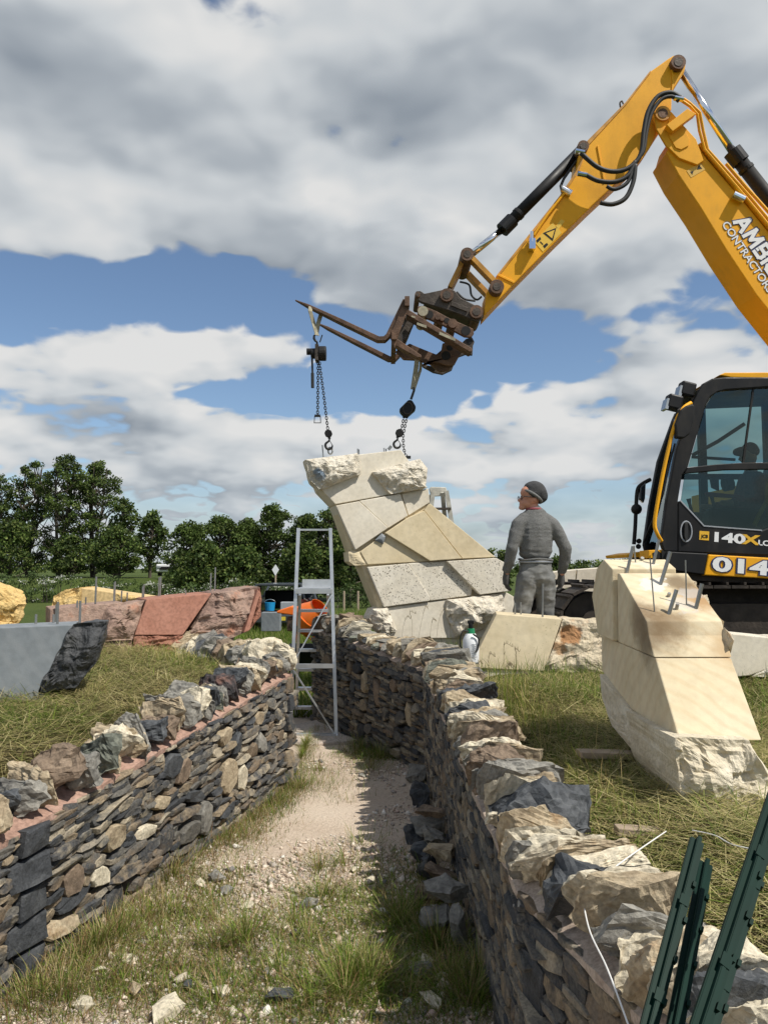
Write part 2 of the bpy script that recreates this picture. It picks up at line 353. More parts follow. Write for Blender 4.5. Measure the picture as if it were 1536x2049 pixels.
M_RUBBER = plain('black_rubber', (.018, .018, .018), .6, 0, .2)
M_DKSTEEL = plain('dirty_dark_steel', (.075, .060, .048), .6, .35, .4, 8, .4, 40)
M_RUST = plain('rusty_steel', (.13, .075, .048), .7, .3, .4, 9, .4, 40)
M_CHROME = plain('chrome', (.75, .76, .78), .12, 1, .05)
M_CHAIN = plain('black_chain', (.035, .034, .033), .4, .6, .2)
M_MUD = plain('muddy_track_steel', (.045, .035, .027), .8, .2, .5, 7, .6, 25)
M_SLING = plain('dirty_sling_webbing', (.36, .33, .24), .85, 0, .3, 20)
M_WHITE = plain('white_plastic', (.78, .79, .80), .35, 0, .05)
M_WHITEP = plain('white_lettering', (.82, .82, .82), .5, 0, .03)
M_NAVY = plain('navy_lettering', (.02, .03, .10), .5, 0, .05)
M_GREYL = plain('grey_lettering', (.33, .35, .38), .5, 0, .05)
M_GPLASTIC = plain('green_plastic', (.01, .22, .09), .4, 0, .1)
M_GPOST = plain('green_coated_steel', (.001, .018, .012), .5, 0, .15, 12, spec=.12)
M_CORD = plain('white_cord', (.72, .71, .68), .8, 0, .1)
M_ORANGE = plain('orange_paint', (.82, .17, .02), .42, 0, .1)
M_WOOD = plain('weathered_timber', (.36, .28, .20), .85, 0, .25, 12, .4, 60)
M_BARK = plain('bark', (.085, .07, .052), .9, 0, .3, 4, .5, 20)
M_BLUE = plain('blue_plastic', (.02, .30, .62), .4, 0, .1)
M_RED_L = plain('red_plastic', (.45, .02, .02), .35, 0, .1)
M_SKIN = plain('skin', (.55, .26, .17), .55, 0, .12, 14)
M_KNIT = plain('grey_knit', (.15, .15, .145), .95, 0, .30, 120, .8, 200)
M_JEAN = plain('grey_denim', (.17, .17, .162), .9, 0, .28, 14, .5, 300)
M_HAT = plain('charcoal_knit', (.05, .05, .052), .95, 0, .2, 90, .6, 200)
M_HATB = plain('grey_knit_band', (.16, .16, .155), .95, 0, .2, 90, .6, 200)
M_GLOVE = plain('grey_work_glove', (.075, .072, .068), .8, 0, .3, 20)
M_PINK = plain('dull_red_cotton', (.25, .06, .07), .9, 0, .1)
M_FLEECE = plain('operator_check_shirt', (.22, .07, .06), .9, 0, .5, 30)
def glass(name, tint, gloss=.25):
    m, nt, b, N, L = nmat(name)
    t = N('ShaderNodeBsdfTransparent'); t.inputs[0].default_value = (*tint, 1)
    g = N('ShaderNodeBsdfGlossy'); g.inputs['Roughness'].default_value = .03; g.inputs['Color'].default_value = (.8, .9, .9, 1)
    fr = N('ShaderNodeFresnel'); fr.inputs[0].default_value = 1.5
    ad = N('ShaderNodeMath'); ad.operation = 'ADD'; L(fr.outputs[0], ad.inputs[0]); ad.inputs[1].default_value = gloss
    ms = N('ShaderNodeMixShader'); L(ad.outputs[0], ms.inputs[0]); L(t.outputs[0], ms.inputs[1]); L(g.outputs[0], ms.inputs[2]); L(ms.outputs[0], nt.nodes['Material Output'].inputs[0])
    return m
M_GLASS = glass('tinted_glass', (.46, .60, .60), .0)
M_DGLASS = plain('dark_car_glass', (.02, .025, .03), .08, 0, .1)
def blotted(m, blots):
    """stains with their own place and shape on a stone: (centre, radius, colour, softness, amount, raggedness)"""
    nt = m.node_tree; N = nt.nodes.new; L = nt.links.new; b = nt.nodes['Principled BSDF']; c = b.inputs['Base Color'].links[0].from_socket
    ge = N('ShaderNodeNewGeometry'); nn = N('ShaderNodeTexNoise'); nn.inputs['Scale'].default_value = 11; nn.inputs['Detail'].default_value = 6; nn.inputs['Roughness'].default_value = .65; L(ge.outputs['Position'], nn.inputs['Vector'])
    for (p, r, col, soft, amt, nst) in blots:
        ds = N('ShaderNodeVectorMath'); ds.operation = 'DISTANCE'; L(ge.outputs['Position'], ds.inputs[0]); ds.inputs[1].default_value = p
        ad = N('ShaderNodeMath'); ad.operation = 'MULTIPLY_ADD'; L(nn.outputs[0], ad.inputs[0]); ad.inputs[1].default_value = nst; L(ds.outputs['Value'], ad.inputs[2])
        mr = N('ShaderNodeMapRange'); mr.interpolation_type = 'SMOOTHSTEP'; L(ad.outputs[0], mr.inputs[0]); mr.inputs[1].default_value = r + nst * .5 - soft; mr.inputs[2].default_value = r + nst * .5; mr.inputs[3].default_value = amt; mr.inputs[4].default_value = 0
        mx = N('ShaderNodeMix'); mx.data_type = 'RGBA'; L(mr.outputs[0], mx.inputs[0]); L(c, mx.inputs[6]); mx.inputs[7].default_value = (*col, 1); c = mx.outputs[2]
    L(c, b.inputs['Base Color']); return m
M_BLADE = attrmat('grass_blades', .7, .3)
M_LEAF = attrmat('tree_leaves', .65, .25)
M_PEB = attrmat('pebbles', .9)

# ------------------------------------------------------------------ ground
def groundmat(name, cols, scale, scale2, bump, dist=.03):
    m, nt, b, N, L = nmat(name)
    ge = N('ShaderNodeNewGeometry'); vec = ge.outputs['Position']
    n1 = N('ShaderNodeTexNoise'); n1.inputs['Scale'].default_value = scale; n1.inputs['Detail'].default_value = 7; L(vec, n1.inputs['Vector'])
    n2 = N('ShaderNodeTexNoise'); n2.inputs['Scale'].default_value = scale2; n2.inputs['Detail'].default_value = 6; n2.inputs['Roughness'].default_value = .7; L(vec, n2.inputs['Vector'])
    ad = N('ShaderNodeMath'); ad.operation = 'MULTIPLY_ADD'; L(n2.outputs[0], ad.inputs[0]); ad.inputs[1].default_value = .5
    hf = N('ShaderNodeMath'); hf.operation = 'MULTIPLY'; L(n1.outputs[0], hf.inputs[0]); hf.inputs[1].default_value = .5; L(hf.outputs[0], ad.inputs[2])
    r = N('ShaderNodeValToRGB'); L(ad.outputs[0], r.inputs[0]); el = r.color_ramp.elements
    for i, c in enumerate(cols):
        p = .34 + .32 * i / (len(cols) - 1); e = el[i] if i < 2 else el.new(p); e.position = p; e.color = (*c, 1)
    L(r.outputs[0], b.inputs['Base Color']); b.inputs['Roughness'].default_value = .95; b.inputs['Specular IOR Level'].default_value = .15
    bp = N('ShaderNodeBump'); bp.inputs['Strength'].default_value = bump; bp.inputs['Distance'].default_value = dist; L(n2.outputs[0], bp.inputs['Height']); L(bp.outputs[0], b.inputs['Normal'])
    return m
M_FIELD = groundmat('meadow', [(.035, .055, .014), (.06, .085, .02), (.09, .11, .03)], .15, 8, .8, .1)
M_PATH = groundmat('gravel_path', [(.42, .325, .245), (.575, .47, .37), (.68, .58, .47)], 1.3, 45, .8)
M_BANK = groundmat('bank_soil', [(.045, .032, .02), (.075, .06, .028), (.11, .095, .04)], 3, 30, .8)
M_SOIL = groundmat('dug_soil', [(.035, .022, .015), (.07, .045, .03), (.11, .075, .05)], 8, 40, 1.0)

def sstep(a, b, x): t = min(1, max(0, (x - a) / (b - a))); return t * t * (3 - 2 * t)
def field_z(x, y):
    d = math.hypot(x, y)
    return -.03 - .32 * sstep(10, 24, d) + .25 * sstep(70, 140, d)
def make_field():
    rs = [0, 2, 4, 6, 8, 10, 12, 14, 17, 20, 24, 30, 38, 48, 60, 75, 95, 130, 200, 350, 700, 1500, 3500]; n = 72
    v = [Vector((0, 0, field_z(0, 0)))]; f = []
    for r in rs[1:]:
        for k in range(n):
            a = 2 * math.pi * k / n; x, y = r * math.sin(a), r * math.cos(a); v.append(Vector((x, y, field_z(x, y) + (.04 * nz((x, y, 0), .3) if r > 9 and r < 60 else 0))))
    for k in range(n): f.append((0, 1 + (k + 1) % n, 1 + k))
    for i in range(len(rs) - 2):
        for k in range(n):
            a = 1 + i * n; b = a + n; f.append((a + k, a + (k + 1) % n, b + (k + 1) % n, b + k))
    tag(mobj('field', v, f, M_FIELD, None, True, origin=(0, 0, 0)), kind='structure')
make_field()

def interp(tab, y):
    if y <= tab[0][0]: return tab[0][1]
    for (a, b), (c, d) in zip(tab, tab[1:]):
        if y <= c: return b + (d - b) * (y - a) / (c - a)
    return tab[-1][1]
LW = [(1.6, -1.786), (3.15, -1.39), (5.85, -.70)]                       # face lines of the two walls as x of y
RW = [(.6, .87), (1.79, .58), (2.45, .42), (6.15, .32), (7.6, -.45), (8.3, -.75)]
LTOP = [(1.6, .46), (3.15, .58), (5.85, .80), (7, .86)]
RTOP = [(.6, .58), (2.45, .60), (6.15, .79), (7.6, .92), (8.3, .92)]
def path_z(x, y): return .012 * nz((x * 1.3, y * 1.3, 3), 1) + .035 * max(0, nz((x * .7, y * .7, 9), 1))
def make_path():
    ys = np.linspace(-1.5, 9.2, 150); v = []; f = []; nx = 30
    for y in ys:
        a = interp(LW, y) - .05 if y < 5.9 else -.75 - (y - 5.9) * .35
        b = interp(RW, y) + .05
        for i in range(nx):
            x = a + (b - a) * i / (nx - 1); v.append(Vector((x, y, path_z(x, y))))
    for j in range(len(ys) - 1):
        for i in range(nx - 1):
            q = j * nx + i; f.append((q, q + 1, q + nx + 1, q + nx))
    tag(mobj('path', v, f, M_PATH, None, True, origin=(0, 0, 0)), kind='structure')
make_path()
LIN = [(1.2, -2.15), (3.15, -1.63), (5.5, -1.02), (5.9, -.98), (6.5, -1.32), (7.4, -1.9), (8.4, -2.6), (9.6, -4)]
def lbank_z(x, y):
    z = interp([(1, .62), (3.2, .66), (4.6, .76), (5.6, .80), (7, .83), (8, .82), (9, .45), (9.8, 0)], y)
    z += .06 * sstep(0, .8, interp(LIN, y) - x) - .12 * sstep(0, .25, .25 - (interp(LIN, y) - x))
    return z * sstep(-9.5, -6, x) + .05 * nz((x, y, 1), 1.2)
RIN = [(.3, 1.27), (1.79, .90), (2.45, .73), (6.15, .62), (7.2, .14), (8.3, -.3), (9.5, .3)]
def rbank_z(x, y):
    z = interp([(0, .56), (2.4, .56), (3.4, .54), (4.4, .58), (5.4, .665), (7, .68), (9, .66), (13, .5), (15, 0)], y)
    z += .06 * sstep(.1, .6, x - interp(RIN, y)) - .10 * sstep(0, .2, .2 - (x - interp(RIN, y)))
    if y < 4: z += .06 * sstep(1.6, .6, abs(y - 1.9)) * sstep(.9, 1.3, x)
    return z + .045 * nz((x, y, 5), 1.3)
def bank(name, inner, outer, zf, y0, y1, ny, nx):
    v = []; f = []
    for j in range(ny):
        y = y0 + (y1 - y0) * j / (ny - 1); a = interp(inner, y)
        for i in range(nx):
            t = i / (nx - 1); x = a + (outer - a) * t ** 1.7; v.append(Vector((x, y, zf(x, y))))
    for j in range(ny - 1):
        for i in range(nx - 1):
            q = j * nx + i; f.append((q, q + 1, q + nx + 1, q + nx) if outer > 0 else (q, q + nx, q + nx + 1, q + 1))
    # closed skirt down the inner edge so that the bank has a body
    b0 = len(v)
    for j in range(ny): p = v[j * nx]; v.append(Vector((p.x, p.y, -.1)))
    for j in range(ny - 1): f.append((j * nx, j * nx + nx, b0 + j + 1, b0 + j))
    return tag(mobj(name, v, f, M_BANK, None, True, origin=(0, 0, 0)), kind='structure')
bank('bank_left', LIN, -10, lbank_z, -1, 9.8, 90, 60)
bank('bank_right', RIN, 14, rbank_z, -1, 15, 120, 70)

# slab of old concrete under the steps
sp = [G(560, 1462), G(640, 1446), G(715, 1446), G(775, 1478), G(700, 1490), G(600, 1498), G(560, 1490)]
o = MB().prism([p + Vector((0, 0, .035)) for p in sp], [p + Vector((0, 0, -.06)) for p in sp]).build('concrete_slab', M_CONC)
tag(bevel(o, .008), 'flat pinkish concrete slab in the ground under the metal steps', 'slab')

# ------------------------------------------------------------------ rocks
def rock_geo(size, seed, npts=16, boxy=.55, sub=1, rough=.05, freq=5.0):
    """angular broken rock centred on the origin: hull of scattered points, split and roughened"""
    rg = random.Random(seed); bm = bmesh.new(); sx, sy, sz = size
    for k in range(npts):
        d = Vector((rg.gauss(0, 1), rg.gauss(0, 1), rg.gauss(0, 1))).normalized()
        c = max(abs(d.x), abs(d.y), abs(d.z)); d = d * ((1 - boxy) + boxy / c) * rg.uniform(.82, 1.0)
        bm.verts.new((d.x * sx / 2, d.y * sy / 2, d.z * sz / 2))
    bmesh.ops.convex_hull(bm, input=bm.verts)
    for v in [v for v in bm.verts if not v.link_faces]: bm.verts.remove(v)
    s = min(size)
    for k in range(sub):
        bmesh.ops.subdivide_edges(bm, edges=bm.edges[:], cuts=1, use_grid_fill=True)
        bmesh.ops.triangulate(bm, faces=bm.faces[:])
    bm.normal_update()
    if sub:
        off = Vector((seed * 3.1 % 50, seed * 1.7 % 50, 0))
        for v in bm.verts:
            q = v.co * freq / max(s, .05)
            a = mnoise.fractal(q * .30 + off, 1.0, 2.1, 5); b = mnoise.voronoi(Vector((q.x * .3, q.y * .3, q.z * .6)) + off)[0]; st = mnoise.fractal(Vector((q.x * .2, q.y * .9, q.z * .2)) + off, 1.0, 2.2, 3)
            v.co += v.normal * s * rough * (a * .8 + (b[1] - b[0]) * 1.5 + (math.floor(st * 4) / 4) * 1.1 + (mnoise.cell(q * .5 + off) * .5) - .6)
    vv = [v.co.copy() for v in bm.verts]; bm.verts.index_update(); ff = [[x.index for x in f.verts] for f in bm.faces]; bm.free()
    return vv, ff
def rock(name, loc, size, rot, seed, mat, parent=None, sub=2, rough=.06, npts=16, boxy=.55, freq=5.0):
    vv, ff = rock_geo(size, seed, npts, boxy, sub, rough, freq); loc = Vector(loc)
    return mobj(name, [rot @ v + loc for v in vv], ff, mat, parent)
def eul(x, y, z): return Matrix.Rotation(z, 3, 'Z') @ Matrix.Rotation(y, 3, 'Y') @ Matrix.Rotation(x, 3, 'X')

# ------------------------------------------------------------------ dry stone walls
def stone_face(w, h, rg, proud, quoin=False):
    """one walling stone in its own frame: x along, z up, y outward"""
    if quoin: q = [(-.5, -.45), (-.5, .0), (-.5, .46), (0, .5), (.5, .47), (.5, .02), (.5, -.47), (.02, -.5)]; j = .03
    else: q = [(-.51, -.22), (-.47, .30), (-.14, .52), (.22, .48), (.51, .22), (.47, -.30), (.10, -.52), (-.28, -.47)]; j = .09
    ring = [((a + rg.uniform(-j, j)) * w, (b + rg.uniform(-j, j)) * h) for a, b in q]
    t1 = rg.uniform(-.7, .7); t2 = rg.uniform(-.6, .6); v = []
    for k, (a, b) in enumerate(ring): v.append((a, -.05, b))
    for k, (a, b) in enumerate(ring): v.append((a * .99, proud * (.60 + t1 * a / w + t2 * b / h + rg.uniform(-.12, .12)), b * .97))
    for k, (a, b) in enumerate(ring): v.append((a * rg.uniform(.80, .93), proud * (.95 + t1 * a / w + t2 * b / h + rg.uniform(-.10, .10)), b * rg.uniform(.76, .92)))
    v.append((rg.uniform(-.1, .1) * w, proud * (1.0 + rg.uniform(-.12, .12)), rg.uniform(-.1, .1) * h))
    f = []
    for r0 in (0, 8):
        for k in range(8): f.append((r0 + k, r0 + (k + 1) % 8, r0 + 8 + (k + 1) % 8, r0 + 8 + k))
    for k in range(8): f.append((16 + k, 16 + (k + 1) % 8, 24))
    return [Vector(x) for x in v], f
def wall_segment(p0, p1, z0, z1, bigs, seed, row=(.019, .042), ln=(.06, .26), nbig=10, pk=1.0):
    """list of (area on screen, verts, faces, material) for the stones of one straight face; outward is to the right of p0->p1"""
    rg = random.Random(seed); p0 = Vector((*p0, 0)); p1 = Vector((*p1, 0)); L = (p1 - p0).length; d = (p1 - p0) / L
    out = Vector((d.y, -d.x, 0)); res = []
    hh = lambda s: z0 + (z1 - z0) * s / L
    boxes = [list(b) for b in bigs]
    tries = 0
    while nbig and tries < 400:
        tries += 1; w = rg.uniform(.09, .20); h = rg.uniform(.07, .15); s = rg.uniform(.1, L - .1); zz = rg.uniform(.08, .80) * hh(s)
        if all(abs(s - b[0]) > (w + b[2]) / 2 + .02 or abs(zz - b[1]) > (h + b[3]) / 2 + .02 for b in boxes):
            boxes.append([s, zz, w, h, None, False]); nbig -= 1
    def put(s, z, w, h, m, quoin, tilt=0.0):
        proud = (rg.uniform(.008, .028) + (.012 if w * h > .006 else 0)) * pk
        v, f = stone_face(w, h, rg, proud, quoin); c, sn = math.cos(tilt), math.sin(tilt)
        b = p0 + d * s + Vector((0, 0, z))
        vv = [b + d * (q.x * c - q.z * sn) + Vector((0, 0, q.x * sn + q.z * c)) + out * q.y for q in v]
        vw = b - camo.location; res.append((w * h * abs(vw.normalized().dot(out)) / vw.length_squared, vv, f, m))
    for b in boxes: put(b[0], b[1], b[2] * .97, b[3] * .97, b[4], b[5], 0 if b[5] else rg.uniform(-.35, .35))
    z = 0.0; slope = (z1 - z0) / L
    top = max(z0, z1)
    while z < top - .012:
        r = rg.uniform(*row) if z > .02 else .05
        zc = z + r / 2; s = rg.uniform(-.05, .03)
        while s < L:
            w = min(rg.lognormvariate(math.log(.12), .42), ln[1]); w = max(w, ln[0]); h = r * rg.uniform(.9, 1.25)
            fr = zc / top; sc = s + w / 2; zz = fr * hh(min(L, max(0, sc)))
            cut = [b for b in boxes if abs(zz - b[1]) < (b[3] + h * .5) / 2 and s < b[0] + b[2] / 2 - .008 and s + w > b[0] - b[2] / 2 + .008]
            if cut:
                b = cut[0]; a1 = b[0] - b[2] / 2 - s
                if a1 > .045: put(s + a1 / 2, zz, a1 * .98, h, None, False, slope + rg.uniform(-.03, .03))
                s = b[0] + b[2] / 2; continue
            put(sc, zz, w * 1.01, h, None, False, slope + rg.uniform(-.06, .06)); s += w
        z += r * .97
    return res
def wall_body(poly, ztops, zb, off):
    """core behind the faces: poly of face points, off = inward vectors"""
    mb = MB(); n = len(poly)
    for i in range(n - 1):
        a, b = Vector((*poly[i], 0)), Vector((*poly[i + 1], 0)); ia, ib = Vector((*off[i], 0)), Vector((*off[i + 1], 0))
        a1 = a + ia * .035; b1 = b + ib * .035; a2 = a + ia * .34; b2 = b + ib * .34; z = Vector((0, 0, 1))
        mb.add([a1 + z * zb, b1 + z * zb, b2 + z * zb, a2 + z * zb, a1 + z * (ztops[i] - .004), b1 + z * (ztops[i + 1] - .004), b2 + z * (ztops[i + 1] - .004), a2 + z * (ztops[i] - .004)],
               [(0, 3, 2, 1), (4, 5, 6, 7), (0, 1, 5, 4), (1, 2, 6, 5), (2, 3, 7, 6), (3, 0, 4, 7)])
    return mb
def mortar(poly, ztops, off, proud=.012, rise=.055):
    mb = MB(); prof = [(-proud, -.012), (-proud, .008), (.10, rise), (.24, rise + .02), (.30, .0), (.30, -.012)]
    n = len(poly); m = len(prof); v = []; f = []
    sub = []
    for i in range(n - 1):
        k = max(2, int((Vector(poly[i + 1]) - Vector(poly[i])).length / .06))
        for j in range(k): sub.append((i, j / k))
    sub.append((n - 2, 1.0))
    for (i, t) in sub:
        a = Vector((*poly[i], ztops[i])).lerp(Vector((*poly[i + 1], ztops[i + 1])), t); o = Vector((*off[i], 0)).lerp(Vector((*off[i + 1], 0)), t)
        for (q, z) in prof: 
            p = a + o * q + Vector((0, 0, z)); w = .02 * nz(p, 7); v.append(p + Vector((0, 0, w if z > 0 else 0)) - o * (w * .6))
    for r in range(len(sub) - 1):
        for k in range(m): f.append((r * m + k, r * m + (k + 1) % m, (r + 1) * m + (k + 1) % m, (r + 1) * m + k))
    f += [tuple(range(m - 1, -1, -1)), tuple(range((len(sub) - 1) * m, len(sub) * m))]
    return mb.add(v, f)
def place_stones(wall, res, limit=298):
    res.sort(key=lambda r: -r[0])
    for a, v, f, m in res[:limit]: mobj('stone', v, f, m or M_WALLS, wall)
    rest = MB()
    for a, v, f, m in res[limit:]: rest.add(v, f)
    if rest.v: tag(rest.build('small_stones', M_WALLS, wall), kind='stuff')
def norm2(v): l = math.hypot(*v); return (v[0] / l, v[1] / l)

# left wall: from its far end towards the camera
lw = thing('dry_stone_wall', (-1.1, 4.2, 0), 'sunlit retaining wall of thin slate with pink mortar under its jagged top stones', 'stone wall')
near = (-1.786, 1.6); far = (-.70, 5.85); LL = math.hypot(near[0] - far[0], near[1] - far[1])
bigs = []
for k in range(6): bigs.append([.06 if k % 2 else .045, .07 + k * .133, .12 if k % 2 else .085, .128, M_SLATEQ if k % 3 else M_GREY, True])
for k in range(5): bigs.append([2.80 + (.03 if k % 2 else 0), .06 + k * .118, .22 if k % 2 else .17, .114, M_SLATEQ, True])
for (s, z, w, h, m) in [(1.62, .50, .16, .13, M_BROWN), (1.05, .33, .20, .20, M_TAN), (.86, .27, .13, .17, M_CREAM), (.62, .60, .12, .10, M_TAN), (.30, .56, .10, .09, M_TAN), (.22, .40, .13, .10, M_BROWN),
                         (2.25, .36, .14, .12, M_TAN), (2.35, .22, .15, .09, M_CREAM), (1.35, .17, .16, .20, M_GREY), (1.12, .58, .17, .10, M_TAN), (.95, .50, .14, .13, M_SLATE), (.55, .42, .14, .13, M_GREY),
                         (2.55, .28, .13, .12, M_BROWN), (1.85, .40, .13, .07, M_TAN), (1.75, .56, .15, .12, M_SLATE), (2.0, .30, .17, .07, M_CREAM), (1.5, .33, .2, .07, M_SLATE), (.42, .66, .09, .08, M_CREAM), (2.62, .12, .2, .07, M_TAN)]:
    bigs.append([s, z, w, h, m, False])
# outward must lie to the right of travel: run from near to far, positions measured from the near end
bl = [[LL - b[0], b[1], b[2], b[3], b[4], b[5]] for b in bigs]
res = wall_segment(near, far, .455, .80, bl, 11, nbig=14)
ninw = norm2((-(far[1] - near[1]), far[0] - near[0]))
lpoly = [near, far, (-1.25, 6.42), (-2.0, 7.3)]; loff = [ninw, norm2((-.96, -.2)), norm2((-.75, -.65)), norm2((-.75, -.65))]; lz = [.455, .80, .72, .68]
wall_body(lpoly, lz, -.12, loff).build('core', M_CORE, lw)
mortar(lpoly[:2], lz[:2], loff[:2]).build('mortar_bed', M_MORTAR, lw)
place_stones(lw, res)
def coping(wall, p, d, inw, h, w, dep, mat, seed, lean=.25, sub=2):
    """one upright top stone: w along the wall, dep across it, h high"""
    yaw = math.atan2(d[1], d[0]); rg = random.Random(seed)
    rot = eul(rg.uniform(-.15, .15), lean + rg.uniform(-.15, .15), yaw + rg.uniform(-.2, .2))
    c = Vector((p[0] + inw[0] * (-.07 + dep / 2), p[1] + inw[1] * (-.07 + dep / 2), p[2] + h * .38))
    return rock('coping_stone', c, (w * 1.12, dep, h), rot, seed, mat, wall, sub, .085, 18, .7)
dl = norm2((near[0] - far[0], near[1] - far[1]))
seq = 'gstgkcgtnbscgtsktbgncsggktcsgbtnbt'; s = .04; k = 0
lwk = list('cgtsbgctgskgtnsgcgtbsgtctngbtgstcgtsgbct')
while s < LL:
    rg = random.Random(500 + k); w = rg.uniform(.07, .15); h = rg.uniform(.15, .25); t = s / LL
    p = (far[0] + dl[0] * s, far[1] + dl[1] * s, .80 + (.455 - .80) * t + .035)
    coping(lw, p, dl, ninw, h, w, rg.uniform(.26, .36), ROCKM[lwk[k % len(lwk)]], 500 + k, rg.choice((-.35, -.2, -.1, .2)), 3)
    s += w * .84; k += 1
for k in range(11):
    t = k / 10; rg = random.Random(600 + k); p = (-.80 - .95 * t, 5.98 + 1.15 * t, .82)
    coping(lw, p, (-.66, .75), (-.75, -.65), rg.uniform(.24, .32), rg.uniform(.16, .24), .40, ROCKM['cggtbgsgctg'[k]], 600 + k, .2, 3)

# right wall: far leg, long leg, near leg
rw = thing('dry_stone_wall', (.4, 4.5, 0), 'shaded winding retaining wall with big upright top stones beside the gravel path', 'stone wall')
rpoly = [(-.75, 8.3), (-.45, 7.6), (.32, 6.15), (.42, 2.45), (.87, .6)]
rz = [.92, .92, .79, .60, .58]
def leftn(a, b): return norm2((-(b[1] - a[1]), b[0] - a[0]))
ns = [leftn(rpoly[i], rpoly[i + 1]) for i in range(4)]
roff = [ns[0]] + [norm2((ns[i][0] + ns[i + 1][0], ns[i][1] + ns[i + 1][1])) for i in range(3)] + [ns[3]]
wall_body(rpoly, rz, -.12, roff).build('core', M_CORE, rw)
mortar(rpoly, rz, roff, rise=.06).build('mortar_bed', M_MORTARG, rw)
res = []
res += wall_segment(rpoly[0], rpoly[1], rz[0], rz[1], [], 20, nbig=4)
res += wall_segment(rpoly[1], rpoly[2], rz[1], rz[2], [[.62, .58, .10, .20, M_TAN, False], [.86, .50, .09, .24, M_BROWN, False], [1.40, .42, .10, .2, M_TAN, False], [1.15, .62, .14, .11, M_BROWN, False], [.35, .5, .12, .13, M_SLATE, False]], 21, nbig=12)
res += wall_segment(rpoly[2], rpoly[3], rz[2], rz[3], [], 22, nbig=22, pk=.6)
res += wall_segment(rpoly[3], rpoly[4], rz[3], rz[4], [[.10, .25, .14, .46, M_SLATEQ, True]], 23, row=(.028, .055), ln=(.14, .40), nbig=2, pk=.6)
place_stones(rw, res)
def along(poly, zz, s):
    for i in range(len(poly) - 1):
        a, b = poly[i], poly[i + 1]; l = math.hypot(b[0] - a[0], b[1] - a[1])
        if s <= l or i == len(poly) - 2:
            t = s / l; return (a[0] + (b[0] - a[0]) * t, a[1] + (b[1] - a[1]) * t, zz[i] + (zz[i + 1] - zz[i]) * t + .03), norm2((b[0] - a[0], b[1] - a[1])), ns[i]
        s -= l
kinds = list('bgbgbgbgbntgcgngts') + list('ctngbgtcgtbcgtstgbtctngtgtctgtcbgctcgstcgtctgbcgt')
s = .05; k = 0; total = .76 + 1.64 + 3.70 + 1.9
while s < total:
    p, d, inw = along(rpoly, rz, s); rg = random.Random(700 + k)
    wide = .13 if s < 2.4 else .15
    w = rg.uniform(.06, .12); h = rg.uniform(.16, .26); dep = rg.uniform(.32, .44)
    if 1.0 < s < 1.75: h *= .55
    kd = kinds[k % len(kinds)]
    if s > 5.5: kd = 'tcgctgctcscgtcgc'[k % 16]
    if any(q < s < q + .10 for q in (3.90, 5.78, 6.36)): kd = 's'; dep = .42; h = .25; w = .15
    coping(rw, p, d, inw, h, w, dep, ROCKM[kd], 700 + k, rg.uniform(.15, .6), 3 if s > 3.6 else 2)
    s += w * .88; k += 1

# stones lying at the foot of the right wall
pile = [(845, 1590, .20, .15, .17, 's'), (865, 1545, .19, .15, .16, 'g'), (872, 1612, .20, .12, .07, 'b'), (870, 1650, .24, .15, .12, 'g'), (835, 1665, .12, .12, .12, 's'), (895, 1668, .17, .13, .10, 'g'), (850, 1705, .12, .13, .13, 's'),
        (890, 1700, .18, .14, .09, 't'), (900, 1735, .18, .14, .09, 'b'), (862, 1745, .14, .15, .14, 's'), (900, 1775, .2, .16, .10, 'g'), (868, 1790, .15, .12, .1, 'b'), (885, 1850, .18, .16, .15, 'g'), (925, 1880, .07, .13, .24, 'g')]
kn = dict(s='blue-grey', g='grey', b='brownish', t='tan')
for k, (u, v, a, b, h, m) in enumerate(pile):
    up = {2: .17, 5: .10, 7: .11, 8: .05, 10: .14, 3: .05}.get(k, 0)
    p = G(u, v + 22, up); rg = random.Random(800 + k); p.x = min(p.x, interp(RW, p.y) - b * .5)
    o = rock('loose_stone', (p.x - .02, p.y, up + h * .42), (a * 1.15, b * 1.15, h * 1.1), eul(rg.uniform(-.2, .2), rg.uniform(-.2, .2), rg.uniform(-.5, .5)), 800 + k, ROCKM[m], None, 2, .07)
    tag(o, {12: 'large grey stone standing at the foot of the shaded wall', 13: 'narrow grey stone propped upright against the shaded wall', 0: 'blocky blue-grey stone at the far end of the rubble along the shaded wall'}.get(k, '%s %s rubble stone lying along the foot of the shaded wall' % ('flat' if h < .11 else ('wide' if a > .19 else 'chunky'), kn[m])), 'stone', 'rubble along the shaded wall')
# single stones on the path
ps = [(566, 1858, .065, 'c'), (590, 1872, .07, 's'), (540, 1985, .05, 'c'), (745, 1918, .07, 's'), (855, 1930, .10, 'c'), (845, 1950, .12, 'g'), (800, 1950, .10, 'b'), (885, 1962, .07, 'c'), (617, 1815, .10, 'g'), (707, 1745, .06, 'c'), (742, 1765, .07, 'c'), (745, 1782, .07, 't'),
      (680, 1773, .06, 'b'), (328, 2035, .16, 'c'), (365, 1965, .09, 'c'), (400, 1775, .09, 'c'), (437, 1765, .12, 'g'), (455, 1790, .09, 'g'), (495, 1815, .08, 'c'), (375, 1980, .07, 's'), (440, 1990, .09, 'c'), (258, 1930, .08, 'c'), (300, 1880, .08, 't'), (535, 1630, .06, 't'), (470, 1675, .06, 'c'),
      (725, 1555, .07, 'g'), (560, 2000, .12, 's'), (265, 1990, .1, 't'), (860, 2010, .11, 'c'), (200, 1950, .07, 'c'), (170, 2020, .1, 'c'), (640, 1990, .08, 'c'), (700, 1960, .07, 'g'), (600, 1930, .06, 'b')]
pc = dict(c='pale cream', s='dark slate', g='grey', b='reddish brown', t='tan')
